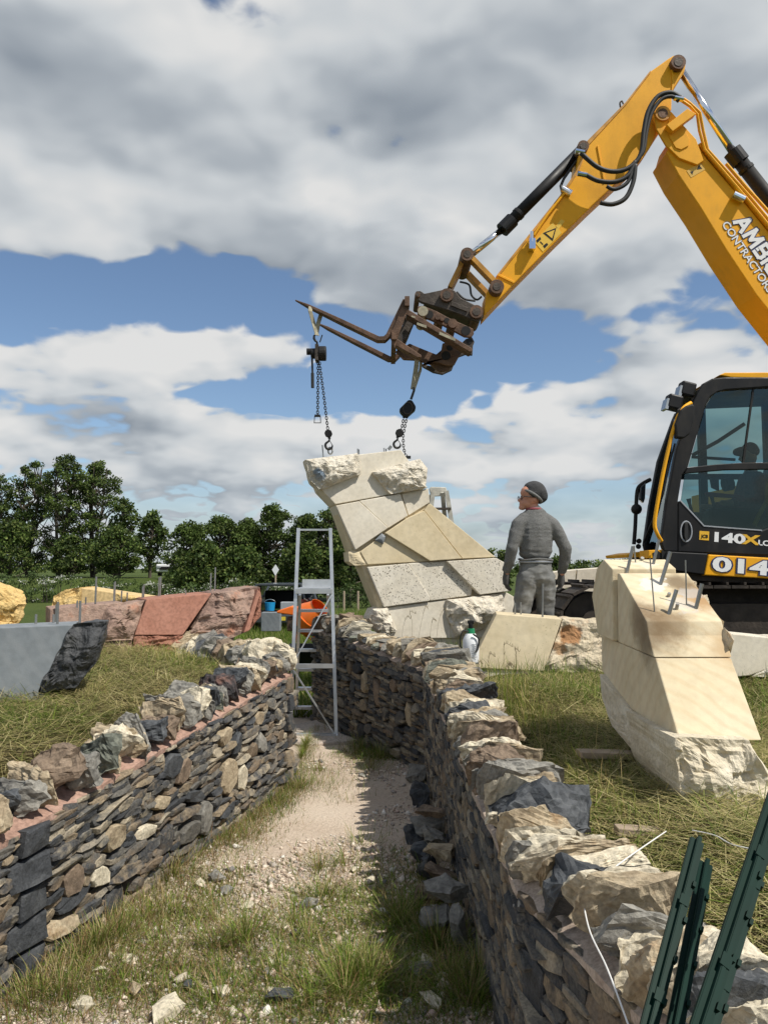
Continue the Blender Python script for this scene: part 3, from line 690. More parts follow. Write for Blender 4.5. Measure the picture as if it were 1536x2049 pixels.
for k, (u, v, a, m) in enumerate(ps):
    p = G(u, v); rg = random.Random(900 + k)
    o = rock('path_stone', (p.x, p.y, path_z(p.x, p.y) + a * .16), (a, a * rg.uniform(.6, .9), a * rg.uniform(.4, .6)), eul(rg.uniform(-.2, .2), rg.uniform(-.2, .2), rg.uniform(0, 6)), 900 + k, ROCKM[m], None, 1, .06, 12)
    lx_, rx_ = interp(LW, p.y), interp(RW, p.y); q = (p.x - lx_) / (rx_ - lx_); big_ = 'big ' if a > .095 else ('fist-sized ' if a >= .075 else 'small ')
    where = 'near the foot of the sunlit wall' if q < .36 else ('beside the shaded wall' if q > .66 else 'in the middle of the path')
    tag(o, '%s%s stone lying loose on the gravel %s' % (big_, pc[m], where), 'stone', 'single stones on the path')

# ------------------------------------------------------------------ gravel, blades
def stuffmesh(name, verts, tris, cols, mat, kind='stuff', quads=False):
    """big mesh from arrays; cols per vertex"""
    me = bpy.data.meshes.new(name); n = 4 if quads else 3
    me.vertices.add(len(verts)); me.vertices.foreach_set('co', np.asarray(verts, np.float32).ravel())
    tris = np.asarray(tris, np.int32); me.loops.add(tris.size); me.loops.foreach_set('vertex_index', tris.ravel())
    me.polygons.add(len(tris)); me.polygons.foreach_set('loop_start', np.arange(0, tris.size, n, dtype=np.int32))
    me.update(calc_edges=True); me.validate()
    a = me.attributes.new('col', 'FLOAT_COLOR', 'POINT'); c = np.ones((len(verts), 4), np.float32); c[:, :3] = cols; a.data.foreach_set('color', c.ravel())
    me.materials.append(mat); o = bpy.data.objects.new(name, me); C.objects.link(o)
    if kind: o['kind'] = kind
    return o
def vz(fn, xy): return np.array([fn(x, y) for x, y in xy])
def gravel():
    n = 40000; rs = np.random.RandomState(3)
    y = 2.3 + 5.6 * rs.rand(n) ** 1.5; la = np.interp(y, [a for a, b in LW], [b for a, b in LW]); lb = np.interp(y, [a for a, b in RW], [b for a, b in RW])
    x = la + (lb - la) * rs.rand(n)
    keep = np.ones(n, bool)
    for i in range(n):
        if nz((x[i] * 1.1, y[i] * 1.1, 7), 1) < -.5 + .3 * rs.rand() + .55 * sstep(4.0, 5.2, y[i]): keep[i] = False
    x, y = x[keep], y[keep]; n = len(x)
    r = np.clip(rs.lognormal(math.log(.0062), .58, n), .003, .034); z = vz(path_z, zip(x, y)) + r * .25
    base = np.array([[1, 0, 0], [-1, 0, 0], [0, 1, 0], [0, -1, 0], [0, 0, 1], [0, 0, -1]], float)
    t = np.array([[0, 2, 4], [2, 1, 4], [1, 3, 4], [3, 0, 4], [2, 0, 5], [1, 2, 5], [3, 1, 5], [0, 3, 5]])
    ang = rs.rand(n) * 6.28; V = np.repeat(base[None], n, 0) * rs.uniform(.55, 1.25, (n, 6, 1)) * np.array([1, .8, .62]); V += rs.uniform(-.25, .25, (n, 6, 3))
    c, s = np.cos(ang)[:, None], np.sin(ang)[:, None]; X = V[..., 0] * c - V[..., 1] * s; Y = V[..., 0] * s + V[..., 1] * c
    V = np.stack([X, Y, V[..., 2]], -1) * r[:, None, None] + np.stack([x, y, z], -1)[:, None]
    pal = np.array([[.58, .48, .38], [.66, .57, .47], [.52, .41, .32], [.42, .37, .32], [.72, .67, .59], [.52, .38, .31], [.20, .19, .18]])
    cols = pal[rs.choice(7, n, p=[.27, .22, .2, .12, .08, .07, .04])] * rs.uniform(.85, 1.1, (n, 1))
    T = (t[None] + 6 * np.arange(n)[:, None, None]).reshape(-1, 3)
    o = stuffmesh('gravel', V.reshape(-1, 3), T, np.repeat(cols, 6, 0), M_PEB); tag(o, 'pale crushed stone strewn over the path between the walls', 'gravel')
gravel()

class Blades:
    def __init__(s): s.V = []; s.T = []; s.C = []; s.n = 0
    def add(s, base, L, yaw, lean, width, col, droop=.5, rs=np.random, col2=None):
        """base (n,3); lean = angle from upright; droop bends the tip further over"""
        n = len(base); d = np.stack([np.cos(yaw), np.sin(yaw), np.zeros(n)], -1); sd = np.stack([-np.sin(yaw), np.cos(yaw), np.zeros(n)], -1)
        tw = rs.uniform(-1, 1, n)[:, None]; sd = sd * np.sqrt(1 - .5 * tw ** 2) + d * tw * .5
        up = np.array([0, 0, 1.])
        def pt(p, a, l): return p + (d * np.sin(a)[:, None] + up * np.cos(a)[:, None]) * l[:, None]
        p1 = pt(base, lean, L * .4); p2 = pt(p1, lean + droop * .5, L * .33); p3 = pt(p2, lean + droop, L * .27)
        w = width[:, None]
        V = np.stack([base - sd * w * .5, base + sd * w * .5, p1 - sd * w * .45, p1 + sd * w * .45, p2 - sd * w * .32, p2 + sd * w * .32, p3], 1)
        t = np.array([[0, 1, 3], [0, 3, 2], [2, 3, 5], [2, 5, 4], [4, 5, 6]])
        s.T.append((t[None] + 7 * np.arange(n)[:, None, None] + s.n).reshape(-1, 3)); s.n += 7 * n; s.V.append(V.reshape(-1, 3))
        c2 = col if col2 is None else col2
        g = np.array([0, 0, .4, .4, .75, .75, 1.])[None, :, None]; s.C.append((col[:, None] * (1 - g) + c2[:, None] * g).reshape(-1, 3))
    def build(s, name, label, cat='grass'):
        o = stuffmesh(name, np.concatenate(s.V), np.concatenate(s.T), np.concatenate(s.C), M_BLADE); return tag(o, label, cat)
GRN = np.array([[.085, .16, .014], [.13, .215, .022], [.18, .25, .032], [.075, .13, .016], [.21, .25, .045]])
HAY = np.array([[.48, .41, .19], [.36, .33, .125], [.56, .49, .25], [.26, .26, .08], [.42, .34, .16], [.19, .205, .06]])
DRY = np.array([[.27, .18, .08], [.36, .26, .12], [.21, .12, .055], [.15, .15, .05], [.42, .34, .17]])
def pick(pal, n, rs): return pal[rs.randint(0, len(pal), n)] * rs.uniform(.75, 1.2, (n, 1))

def path_grass():
    rs = np.random.RandomState(5); B = Blades()
    tufts = [(560, 1500, .30, 260), (600, 1520, .20, 160), (720, 1500, .35, 300), (760, 1520, .3, 260), (740, 1540, .25, 120), (600, 1580, .35, 260), (570, 1560, .2, 220), (640, 1545, .25, 80), (500, 1640, .35, 200), (540, 1610, .3, 200), (450, 1680, .3, 180), (400, 1700, .3, 200),
             (340, 1760, .25, 260), (360, 1730, .2, 160), (640, 1740, .22, 160), (690, 1730, .12, 60), (650, 1800, .28, 180), (800, 1850, .22, 420), (830, 1830, .15, 160), (880, 1900, .2, 380), (860, 1870, .18, 200), (490, 1885, .24, 380), (430, 1900, .25, 180), (350, 1830, .25, 150), (200, 1900, .25, 300), (240, 1880, .22, 220),
             (160, 1930, .25, 200), (300, 1840, .25, 160), (700, 1960, .3, 420), (740, 1970, .3, 380), (690, 2000, .25, 260), (440, 2010, .3, 160), (620, 1890, .22, 160), (590, 1845, .22, 100), (940, 2000, .2, 420), (960, 1960, .15, 260), (930, 1800, .12, 160), (560, 1950, .3, 130),
             (840, 1760, .15, 90), (250, 1960, .3, 120), (330, 1900, .3, 100), (120, 2000, .4, 260), (60, 2010, .3, 200), (480, 1760, .25, 60), (700, 1860, .3, 90), (820, 1980, .25, 110), (900, 1960, .15, 200), (620, 2010, .35, 160), (720, 1690, .25, 60), (430, 1840, .2, 70),
             (880, 1600, .12, 90), (905, 1690, .1, 90), (860, 1520, .1, 120), (800, 1500, .2, 160)]
    for (u, v, rad, n) in tufts:
        c = G(u, v); n = int(n * 1.25); a = rs.rand(n) * 6.28; r = rad * np.abs(rs.normal(0, .42, n)); x = c.x + r * np.cos(a); y = c.y + r * np.sin(a) * .9
        x = np.clip(x, np.interp(y, [q[0] for q in LW], [q[1] for q in LW]) + .01, np.interp(y, [q[0] for q in RW], [q[1] for q in RW]) - .01)
        z = vz(path_z, zip(x, y)) - .004; dry = rs.rand(n) < (.50 if u < 480 else .34)
        col = np.where(dry[:, None], pick(DRY, n, rs), pick(GRN, n, rs)); col2 = np.where((rs.rand(n) < .3)[:, None], pick(HAY, n, rs), col * 1.1)
        B.add(np.stack([x, y, z], -1), rs.uniform(.04, .16, n) * (1.25 if n > 320 else 1.0), a + rs.normal(0, .5, n), np.abs(rs.normal(.45, .3, n)) + .4 * r / rad, rs.uniform(.0018, .0038, n), col, rs.uniform(.2, .9, n), rs, col2)
    # thin scatter everywhere on the path, thicker by the left wall
    n = 9000; y = 2.3 + 5.5 * rs.rand(n) ** 1.4; la = np.interp(y, [q[0] for q in LW], [q[1] for q in LW]); lb = np.interp(y, [q[0] for q in RW], [q[1] for q in RW])
    t = np.where(rs.rand(n) < .45, rs.beta(.7, 3.5, n), rs.rand(n)); x = la + .02 + (lb - la - .04) * t
    k = np.array([nz((a * 1.6, b * 1.6, 2), 1) + (.35 if b < 3.6 else 0) + (.35 if q < .2 else 0) for a, b, q in zip(x, y, t)]) > rs.uniform(-.05, .45, n)
    x, y = x[k], y[k]; n = len(x); dry = rs.rand(n) < .62; col = np.where(dry[:, None], pick(DRY, n, rs), pick(GRN, n, rs))
    B.add(np.stack([x, y, vz(path_z, zip(x, y)) - .003], -1), rs.uniform(.03, .11, n), rs.rand(n) * 6.28, np.abs(rs.normal(.6, .4, n)), rs.uniform(.0015, .003, n), col, rs.uniform(.1, .8, n), rs)
    # low matted patches
    for (u, v, rx, ry, n, gr) in [(650, 1860, .5, .25, 1500, .6), (480, 1950, .6, .3, 1700, .55), (780, 1760, .3, .5, 1000, .55), (200, 1990, .5, .3, 1400, .35), (720, 1985, .4, .2, 1400, .7), (820, 1900, .25, .3, 900, .7), (340, 1850, .3, .4, 1100, .4), (560, 1540, .2, .5, 700, .5), (740, 1515, .3, .35, 1100, .65), (480, 1670, .25, .5, 900, .35), (600, 2030, .6, .2, 1500, .6), (690, 1800, .35, .2, 900, .6), (900, 1990, .2, .3, 700, .7), (420, 1790, .25, .35, 800, .45), (560, 1600, .15, .4, 700, .5), (300, 1960, .5, .25, 1200, .5), (860, 1820, .2, .4, 800, .65)]:
        n = int(n * 1.7); c = G(u, v); x = c.x + rs.normal(0, rx * .5, n); y = c.y + rs.normal(0, ry * .5, n)
        k = (x > np.interp(y, [q[0] for q in LW], [q[1] for q in LW]) + .01) & (x < np.interp(y, [q[0] for q in RW], [q[1] for q in RW]) - .01); x, y = x[k], y[k]; n = len(x)
        col = np.where((rs.rand(n) < gr)[:, None], pick(GRN, n, rs), pick(DRY, n, rs))
        B.add(np.stack([x, y, vz(path_z, zip(x, y)) - .002], -1), rs.uniform(.02, .075, n), rs.rand(n) * 6.28, np.clip(rs.normal(.9, .35, n), .1, 1.5), rs.uniform(.002, .004, n), col, rs.uniform(0, .6, n), rs)
    # dry weeds along the foot of the left wall
    n = 1700; y = np.concatenate([rs.normal(c_, .16, n // 10) for c_ in (2.75, 2.95, 3.2, 3.45, 3.65, 4.0, 4.35, 4.75, 5.2, 5.6)]); x = np.interp(y, [q[0] for q in LW], [q[1] for q in LW]) + np.abs(rs.normal(0, .12, n)) + .02
    col = np.where((rs.rand(n) < .8)[:, None], pick(DRY, n, rs), pick(GRN, n, rs))
    B.add(np.stack([x, y, np.zeros(n)], -1), rs.uniform(.04, .15, n), rs.rand(n) * 6.28, np.abs(rs.normal(.45, .3, n)), rs.uniform(.0015, .003, n), col, rs.uniform(.1, .7, n), rs)
    B.build('path_grass', 'green and dry grass tufts growing through the gravel path')
path_grass()
def bank_grass():
    rs = np.random.RandomState(6); B = Blades()
    def region(n, x0, x1, y0, y1, inner, zf, left, pal, lean, ln, green=.25, skip=None):
        y = y0 + (y1 - y0) * rs.rand(n) ** 1.15; x = x0 + (x1 - x0) * rs.rand(n)
        a = np.interp(y, [q[0] for q in inner], [q[1] for q in inner]); k = (x < a - .01) if left else (x > a + .01)
        if skip is not None: k &= ~skip(x, y)
        x, y = x[k], y[k]; n = len(x); z = vz(zf, zip(x, y))
        patch = np.array([nz((p * 1.1, q * 1.1, 4), 1) for p, q in zip(x, y)])
        g = rs.rand(n) < green + patch * .6; col = np.where(g[:, None], pick(GRN, n, rs) * .9, pick(pal, n, rs))
        yaw = rs.rand(n) * 6.28 * .6 + patch * 3 + rs.choice([0, 3.14], n)
        B.add(np.stack([x, y, z + rs.uniform(-.01, .06, n)], -1), rs.uniform(*ln, n), yaw, np.clip(rs.normal(lean, .16 if lean > 1.2 else .3, n), .1, 1.65), rs.uniform(.0022, .0045, n), col, rs.uniform(0, .5, n) if lean < 1.2 else rs.uniform(-.25, .2, n), rs)
    region(80000, -4.2, -1.0, 3.0, 7.6, LIN, lbank_z, True, HAY, 1.5, (.06, .26), .08)
    region(3000, -4.2, -1.0, 3.0, 8.6, LIN, lbank_z, True, GRN, .8, (.04, .11), .5)
    soil = lambda x, y: ((x - 1.12) / .30) ** 2 + ((y - 1.75) / .42) ** 2 < rs.uniform(.2, 1.5, len(x))
    region(80000, .6, 3.0, 1.0, 6.0, RIN, rbank_z, False, HAY, 1.48, (.06, .24), .14, soil)
    region(5000, .6, 3.4, 2.6, 6.8, RIN, rbank_z, False, GRN, .9, (.05, .14), .55, soil)
    region(7000, .0, 4.2, 5.0, 9.0, RIN, rbank_z, False, GRN, .5, (.06, .2), .6)
    # rank growth along the back of the right wall, and round the sculpture's foot
    for (n, ux, uy, sx, sy, l0, l1) in [(260, .93, 4.8, .10, .35, .10, .28), (260, .86, 5.3, .09, .25, .12, .34), (380, .55, 6.9, .35, .2, .10, .30), (220, .72, 6.2, .12, .25, .1, .25), (220, .95, 3.7, .10, .4, .08, .2), (300, -1.5, 6.1, .3, .2, .08, .2)]:
        x = rs.normal(ux, sx, n); y = rs.normal(uy, sy, n); zf = rbank_z if ux > 0 else lbank_z; z = vz(zf, zip(x, y))
        k = (x > np.interp(y, [q[0] for q in RIN], [q[1] for q in RIN])) if ux > 0 else np.ones(n, bool); x, y, z = x[k], y[k], z[k]; n = len(x)
        col = np.where((rs.rand(n) < .55)[:, None], pick(GRN, n, rs), pick(HAY, n, rs))
        B.add(np.stack([x, y, z - .01], -1), rs.uniform(l0, l1, n), rs.rand(n) * 6.28, np.abs(rs.normal(.15, .14, n)), rs.uniform(.002, .0035, n), col, rs.uniform(.2, 1.0, n), rs, col * np.array([1.3, 1.15, 1.0]))
    B.build('cut_grass', 'cut and drying grass lying over the banks behind the walls')
    # field behind the gap
    B = Blades(); n = 42000; y = 8.4 + 26 * rs.rand(n) ** 1.6; x = -.19 * y + (.22 * y) * rs.rand(n); z = vz(field_z, zip(x, y))
    k = ~((x > np.interp(y, [q[0] for q in RIN], [q[1] for q in RIN])) & (y < 9.5)); x, y, z = x[k], y[k], z[k]; n = len(x)
    col = np.where((rs.rand(n) < .12)[:, None], pick(HAY, n, rs), pick(GRN, n, rs) * .85)
    B.add(np.stack([x, y, z - .01], -1), rs.uniform(.12, .42, n) * np.clip((y - 5) / 9, .5, 1), rs.rand(n) * 6.28, np.abs(rs.normal(.3, .2, n)), rs.uniform(.005, .011, n), col, rs.uniform(.2, .9, n), rs)
    B.build('field_grass', 'long green meadow grass beyond the gap between the walls')
bank_grass()
def seed_stalks():
    rs = random.Random(4); mb = MB()
    for (u, v0, v1, Y) in [(985, 1400, 1310, 5.2), (1000, 1400, 1290, 5.1), (1012, 1400, 1330, 5.0), (1025, 1390, 1300, 5.2), (1040, 1410, 1345, 5.0), (970, 1390, 1325, 5.3), (1000, 1400, 1330, 5.0), (1050, 1420, 1370, 4.9), (830, 1290, 1215, 6.9), (822, 1290, 1225, 6.9), (800, 1290, 1235, 7.0), (870, 1290, 1220, 6.8), (855, 1290, 1240, 6.8), (900, 1290, 1250, 6.7)]:
        a = P(u, v0, Y); b = P(u + rs.uniform(-14, 22), v1, Y - .05); m = a.lerp(b, .55) + Vector((rs.uniform(-.02, .02), 0, .02))
        pts = spline([a - Vector((0, 0, .1)), m, b, b + Vector((rs.uniform(.02, .06), 0, -.015))], 5); mb.tube(pts, .0012, 4)
        for q in pts[-9:]: mb.cyl(q, q + Vector((rs.uniform(-.012, .012), rs.uniform(-.01, .01), .02)), .0026, .0008, 4)
    m = plain('seed_head', (.20, .16, .09), .9, 0, .3, 20); tag(mb.build('seed_grass', m, None, origin=(.9, 5.2, .8)), 'tall dry grass stalks with seed heads behind the wall', 'grass', kind='stuff')
seed_stalks()
def soil_heap():
    v = []; f = []; n = 46
    for j in range(n):
        for i in range(n):
            x = .80 + .85 * i / (n - 1); y = 1.2 + 1.1 * j / (n - 1); d = math.hypot((x - 1.2) / .40, (y - 1.78) / .50)
            z = rbank_z(x, y) - .03 + .13 * sstep(1, .1, d) + .05 * abs(nz((x, y, 8), 14, 4)) * sstep(1.1, .6, d); v.append(Vector((x, y, z)))
    for j in range(n - 1):
        for i in range(n - 1): q = j * n + i; f.append((q, q + 1, q + n + 1, q + n))
    tag(mobj('soil_heap', v, f, M_SOIL, None, False, origin=(1.2, 1.75, .6)), 'low heap of dark dug soil on the bank beside the green posts', 'soil', kind='stuff')
soil_heap()

# ------------------------------------------------------------------ sculptures
def zc1(x, y): return (560 + .3385 * x, 860 + .3385 * y)
def zc5(x, y): return (900 + .414 * x, 940 + .414 * y)
def zc6(x, y): return (.46875 * x, 1100 + .46875 * y)
class Plane:
    """an upright or leaning plane through p with normal n: pixels are cast on it"""
    def __init__(s, p, n): s.p = Vector(p); s.n = Vector(n).normalized()
    def at(s, u, v, d=0.0):
        r = ray(u, v); o = Vector((0, 0, CAMH)); t = (s.p + s.n * d - o).dot(s.n) / r.dot(s.n); return o + r * t
def slab(name, outline, plane, thick, mat, parent, back=None, bev=.006, d=0.0):
    f = [plane.at(u, v, d) for u, v in outline]; off = (Vector(back) if back else -plane.n) * thick
    return bevel(MB().prism(f, [p + off for p in f]).build(name, mat, parent), bev, 2)
def rough_block(name, outline, plane, depth, bulge, mat, parent, seed=1, n=26, freq=9.0, amp=.03, back=None, d=0.0, strat=0.0):
    """rock-faced block: outline on the plane, its front broken and bulging by `bulge`, sides straight back by `depth`"""
    pts = [plane.at(u, v, d) for u, v in outline]; c = sum(pts, Vector()) / len(pts); ring = []
    per = sum((pts[(i + 1) % len(pts)] - pts[i]).length for i in range(len(pts))); m = max(28, n * 2)
    for i in range(len(pts)):
        a, b = pts[i], pts[(i + 1) % len(pts)]; k = max(1, round(m * (b - a).length / per))
        for j in range(k): ring.append(a.lerp(b, j / k))
    m = len(ring); v = []; f = []; L = 11; off = Vector((seed * 7.3, seed * 2.1, 0)); bk = (Vector(back) if back else -plane.n)
    ex = plane.n.cross(Vector((0, 0, 1))).normalized(); ez = ex.cross(plane.n)
    for l in range(L):
        t = 1 - l / L                                             # 1 at the rim, falling to the middle
        for p in ring:
            q = c + (p - c) * t
            h = bulge * (1 - t ** 2.6); a = mnoise.fractal(q * freq + off, 1.0, 2.1, 5); w = mnoise.voronoi(q * freq * .55 + off)[0]
            s_ = mnoise.fractal(Vector((q.dot(ex) * freq * .25, q.dot(ez) * freq * 1.6, 0)) + off, 1.0, 2, 3) if strat else 0
            e = amp * (a * .75 + (w[1] - w[0]) * 1.3 - .4 + s_ * strat + .35 * mnoise.cell(q * freq * 1.3 + off)) * (1 if l else .25)
            v.append(q + plane.n * (h + e) + (ex * a + ez * (w[0] - .3)) * amp * .35)
    v.append(c + plane.n * (bulge + amp * mnoise.fractal(c * freq + off, 1.0, 2.1, 5)))
    for l in range(L - 1):
        for k in range(m): f.append((l * m + k, l * m + (k + 1) % m, (l + 1) * m + (k + 1) % m, (l + 1) * m + k))
    for k in range(m): f.append(((L - 1) * m + k, (L - 1) * m + (k + 1) % m, L * m))
    b0 = len(v)
    for s_ in (.5, 1.0):
        for p in ring: v.append(p + bk * depth * s_ + Vector((mnoise.fractal(p * 11 + off, 1, 2, 3), 0, mnoise.fractal(p * 13 + off, 1, 2, 3))) * amp * .3)
    for k in range(m):
        f.append((k, b0 + k, b0 + (k + 1) % m, (k + 1) % m)); f.append((b0 + k, b0 + m + k, b0 + m + (k + 1) % m, b0 + (k + 1) % m))
    f.append(tuple(range(b0 + m, b0 + 2 * m)))
    bm = bmesh.new(); vv = [bm.verts.new(x) for x in v]
    for q in f: bm.faces.new([vv[i] for i in q])
    bmesh.ops.recalc_face_normals(bm, faces=bm.faces)
    return bmobj(name, bm, mat, parent)
def rods(parent, lst, r=.008):
    for a, b in lst: MB().cyl(a, b, r, n=10).build('steel_rod', M_STEELROD, parent)

# leaning limestone sculpture held by the hoists
big = thing('leaning_stone_sculpture', (.3, 8.2, .8), 'tall leaning pale limestone sculpture of stacked facetted courses held by chain hoists', 'sculpture')
th = R(16); nb = Vector((math.sin(th), -math.cos(th), .06)).normalized(); PB = Plane((.0, 8.05, .9), nb); BK = Vector((-.24, 1, 0)).normalized()
z = zc1
def course(name, pl, mat, d=0.0, thick=.42): return slab(name, [z(*p) for p in pl], PB, thick, mat, big, BK, .007, d)
course('inner_core', [(300, 200), (700, 150), (830, 340), (860, 440), (1240, 770), (1320, 800), (1330, 1000), (640, 1200), (560, 1000), (480, 800), (430, 740), (330, 460)], M_LIMEY, -.045, .36)
M_BLUEMARK = blotted(stone('painted_rough_limestone', [(.56, .495, .385), (.69, .63, .52), (.76, .71, .61)], 12, .9, 26, .85, dist=.03, speck=.15), [(PB.at(*z(228, 268), .13), .085, (.07, .17, .30), .03, .8, .10), (PB.at(*z(200, 320), .10), .16, (.42, .40, .34), .10, .6, .12)])
# course 1, with its two rock-faced blocks
course('sawn_block', [(262, 168), (715, 118), (872, 342), (327, 440), (243, 352), (200, 240)], M_LIME)
rough_block('rough_block', [z(*p) for p in [(150, 178), (462, 139), (478, 262), (237, 356), (182, 305)]], PB, .14, .085, M_BLUEMARK, big, 3, d=.06, amp=.035)
rough_block('rough_block', [z(*p) for p in [(545, 250), (760, 188), (832, 176), (872, 230), (862, 344), (652, 380)]], PB, .12, .08, M_LIMER, big, 4, d=.05, amp=.035)
# course 2: two planes, a groove and a set-back right piece
course('sawn_block', [(330, 448), (468, 422), (640, 580), (447, 710)], M_LIME, .03)
course('sawn_block', [(468, 420), (712, 378), (756, 508), (640, 581)], M_LIME, .012)
course('sawn_block', [(718, 378), (878, 346), (885, 430), (760, 507)], M_LIME, -.02)
# course 3
course('sawn_block', [(474, 720), (622, 612), (885, 778), (517, 797)], M_LIMEY, .0)
course('sawn_block', [(622, 611), (756, 520), (852, 478), (1075, 762), (888, 776)], M_LIMEY, .045)
course('sawn_block', [(852, 477), (886, 434), (1275, 753), (1078, 762)], M_LIMEY, .022)
rough_block('chipped_corner', [z(*p) for p in [(404, 722), (474, 716), (517, 800), (440, 803), (410, 780)]], PB, .3, .015, M_LIMEY, big, 5, n=14, amp=.015, back=BK, d=-.01)
rough_block('broken_chip', [z(*p) for p in [(562, 652), (600, 612), (626, 628), (610, 676)]], PB, .05, .02, M_GSL, big, 6, n=12, amp=.008, d=.02)
# course 4, pitted
course('sawn_block', [(516, 812), (757, 790), (884, 985), (886, 1012), (615, 1049)], M_LIMEP, .02)
course('sawn_block', [(757, 789), (985, 777), (1138, 930), (1130, 980), (888, 1012)], M_LIMEP, .004)
course('sawn_block', [(985, 777), (1278, 758), (1338, 790), (1356, 955), (1182, 975)], M_LIMEP, .06)
# course 5
course('sawn_block', [(636, 1053), (1000, 1004), (1340, 962), (1420, 1010), (1420, 1230), (612, 1235)], M_LIME, -.01)
rough_block('rough_block', [z(*p) for p in [(552, 1062), (634, 1052), (690, 1190), (640, 1225), (585, 1195), (528, 1120)]], PB, .3, .06, M_LIMER, big, 8, d=.02, amp=.04, back=BK)
rough_block('rough_block', [z(*p) for p in [(984, 1008), (1310, 972), (1338, 1062), (1215, 1180), (1045, 1222), (990, 1110)]], PB, .2, .13, M_LIMER, big, 9, d=.03, amp=.05)
course('plinth', [(610, 1225), (1400, 1195), (1400, 1300), (615, 1262)], M_LIME, -.04)
tp = lambda x, y, dd: PB.at(*z(x, y)) + Vector((0, .16 + dd, -.05))
rods(big, [(tp(252, 150, 0), tp(243, 48, 0)), (tp(458, 132, 0), tp(456, 70, .0)), (tp(464, 132, .1), tp(461, 66, .1)), (tp(616, 120, 0), tp(614, 66, 0)), (tp(628, 118, .1), tp(626, 62, .1))], .007)

# low buff slab sculpture in front, with a rock-faced second block
fs = thing('low_stone_block', (1.3, 5.8, .78), 'low sawn cream block with a rusty rock-faced block joined on, in front of the man', 'stone block')
PF = Plane(G(940, 1335, .79), (-.10, -1, .25)); bk = Vector((.12, 1, 0)).normalized(); z = zc5
slab('sawn_block', [z(*p) for p in [(225, 697), (541, 722), (455, 975), (92, 958)]], PF, .42, M_LIMEY, fs, bk)
rough_block('rough_block', [z(*p) for p in [(545, 724), (790, 735), (790, 992), (620, 985), (460, 973)]], PF, .40, .02, blotted(M_BUFFR, [(PF.at(*z(575, 800)), .11, (.36, .17, .065), .03, .9, .16), (PF.at(*z(530, 860)), .07, (.40, .22, .10), .03, .8, .14)]), fs, 12, amp=.035, freq=7, back=bk, strat=.5)
slab('plinth', [z(*p) for p in [(70, 955), (450, 972), (445, 1060), (60, 1050)]], PF, .40, M_LIME, fs, bk, .006, -.02)
slab('plinth', [z(*p) for p in [(458, 976), (800, 990), (800, 1070), (452, 1060)]], PF, .40, M_LIME, fs, bk, .006, -.03)
q = PF.at(*z(330, 700)) + Vector((0, .16, 0)); q2 = PF.at(*z(365, 700)) + Vector((0, .22, 0)); q3 = PF.at(*z(452, 715)) + Vector((0, .05, 0))
rods(fs, [(q - Vector((0, 0, .05)), q + Vector((0, 0, .09))), (q2 - Vector((0, 0, .05)), q2 + Vector((0, 0, .09))), (q3 - Vector((0, 0, .05)), q3 + Vector((.01, 0, .28)))])

# banded sandstone sculpture with steel dowels
M_SAND = blotted(stone('banded_sandstone', [(.60, .50, .325), (.665, .565, .385), (.70, .605, .435)], 3, .2, 130, .8, bands=((.52, .36, .19), 5.5, .22), dist=.006, speck=.07), [
    ((1.225, 3.64, 1.30), .22, (.13, .085, .045), .17, .75, .16), ((1.225, 3.75, 1.36), .16, (.20, .13, .07), .12, .6, .14), ((1.34, 3.62, 1.34), .16, (.18, .11, .05), .12, .65, .18), ((1.58, 3.80, 1.47), .20, (.36, .20, .08), .15, .85, .14), ((1.50, 3.93, 1.53), .13, (.16, .11, .06), .10, .85, .1), ((1.58, 3.55, 1.22), .14, (.45, .28, .13), .12, .6, .14),
    ((1.45, 3.76, 1.44), .08, (.55, .52, .47), .03, .6, .26), ((1.37, 3.92, 1.52), .08, (.68, .66, .61), .02, .7, .26), ((1.40, 4.12, 1.62), .06, (.68, .64, .56), .02, .5, .28), ((1.52, 3.84, 1.48), .07, (.45, .43, .40), .03, .6, .16)])
tw = thing('sandstone_sculpture', (1.4, 3.7, .68), 'stepped cream sandstone sculpture with brown stains and steel dowels in its sloping top', 'sculpture')
def yzblock(name, prof, x0, x1, mat, bev=.006, dx=0.0):
    f = [Vector((x0, y, zz)) for y, zz in prof]; b = [Vector((x1 + dx, y, zz)) for y, zz in prof]
    return bevel(MB().prism(b, f).build(name, mat, tw), bev, 2)
yzblock('sawn_block', [(3.27, .885), (3.53, 1.193), (4.40, 1.225), (4.40, 1.02), (3.88, .90)], 1.23, 1.575, M_SAND)
yzblock('sawn_block', [(3.533, 1.197), (3.60, 1.29), (3.625, 1.355), (4.02, 1.575), (4.06, 1.575), (4.07, 1.215)], 1.225, 1.58, M_SAND)
yzblock('sawn_block', [(4.076, 1.22), (4.07, 1.60), (4.22, 1.65), (4.36, 1.60), (4.47, 1.44), (4.36, 1.232)], 1.20, 1.54, M_SAND)
PT = Plane((1.4, 3.19, .8), (0, -1, .12)); PR = Plane((1.575, 3.6, 1.3), (1, -.05, .1)); PLF = Plane((1.22, 3.9, .9), (-1, -.06, .05))
rough_block('rough_block', [(1345, 1478), (1500, 1484), (1545, 1560), (1560, 1600), (1500, 1640), (1385, 1640), (1366, 1590)], PT, .65, .03, M_CREAMR, tw, 15, n=40, freq=8, amp=.05, back=(0.02, 1, 0))
rough_block('rough_block', [(1352, 1502), (1262, 1424), (1200, 1350), (1203, 1400), (1225, 1455), (1300, 1545), (1372, 1612)], PLF, .2, .012, M_CREAMR, tw, 16, n=30, amp=.02, back=(1, 0, 0))
v = []
for k, (y, zz) in enumerate([(3.60, 1.29), (3.70, 1.36), (3.85, 1.45), (4.0, 1.53)]):
    rock('rough_edge', (1.585, y, zz - .04), (.05, .13, .15), eul(.5, 0, 0), 40 + k, M_BUFFR, tw, 2, .06)
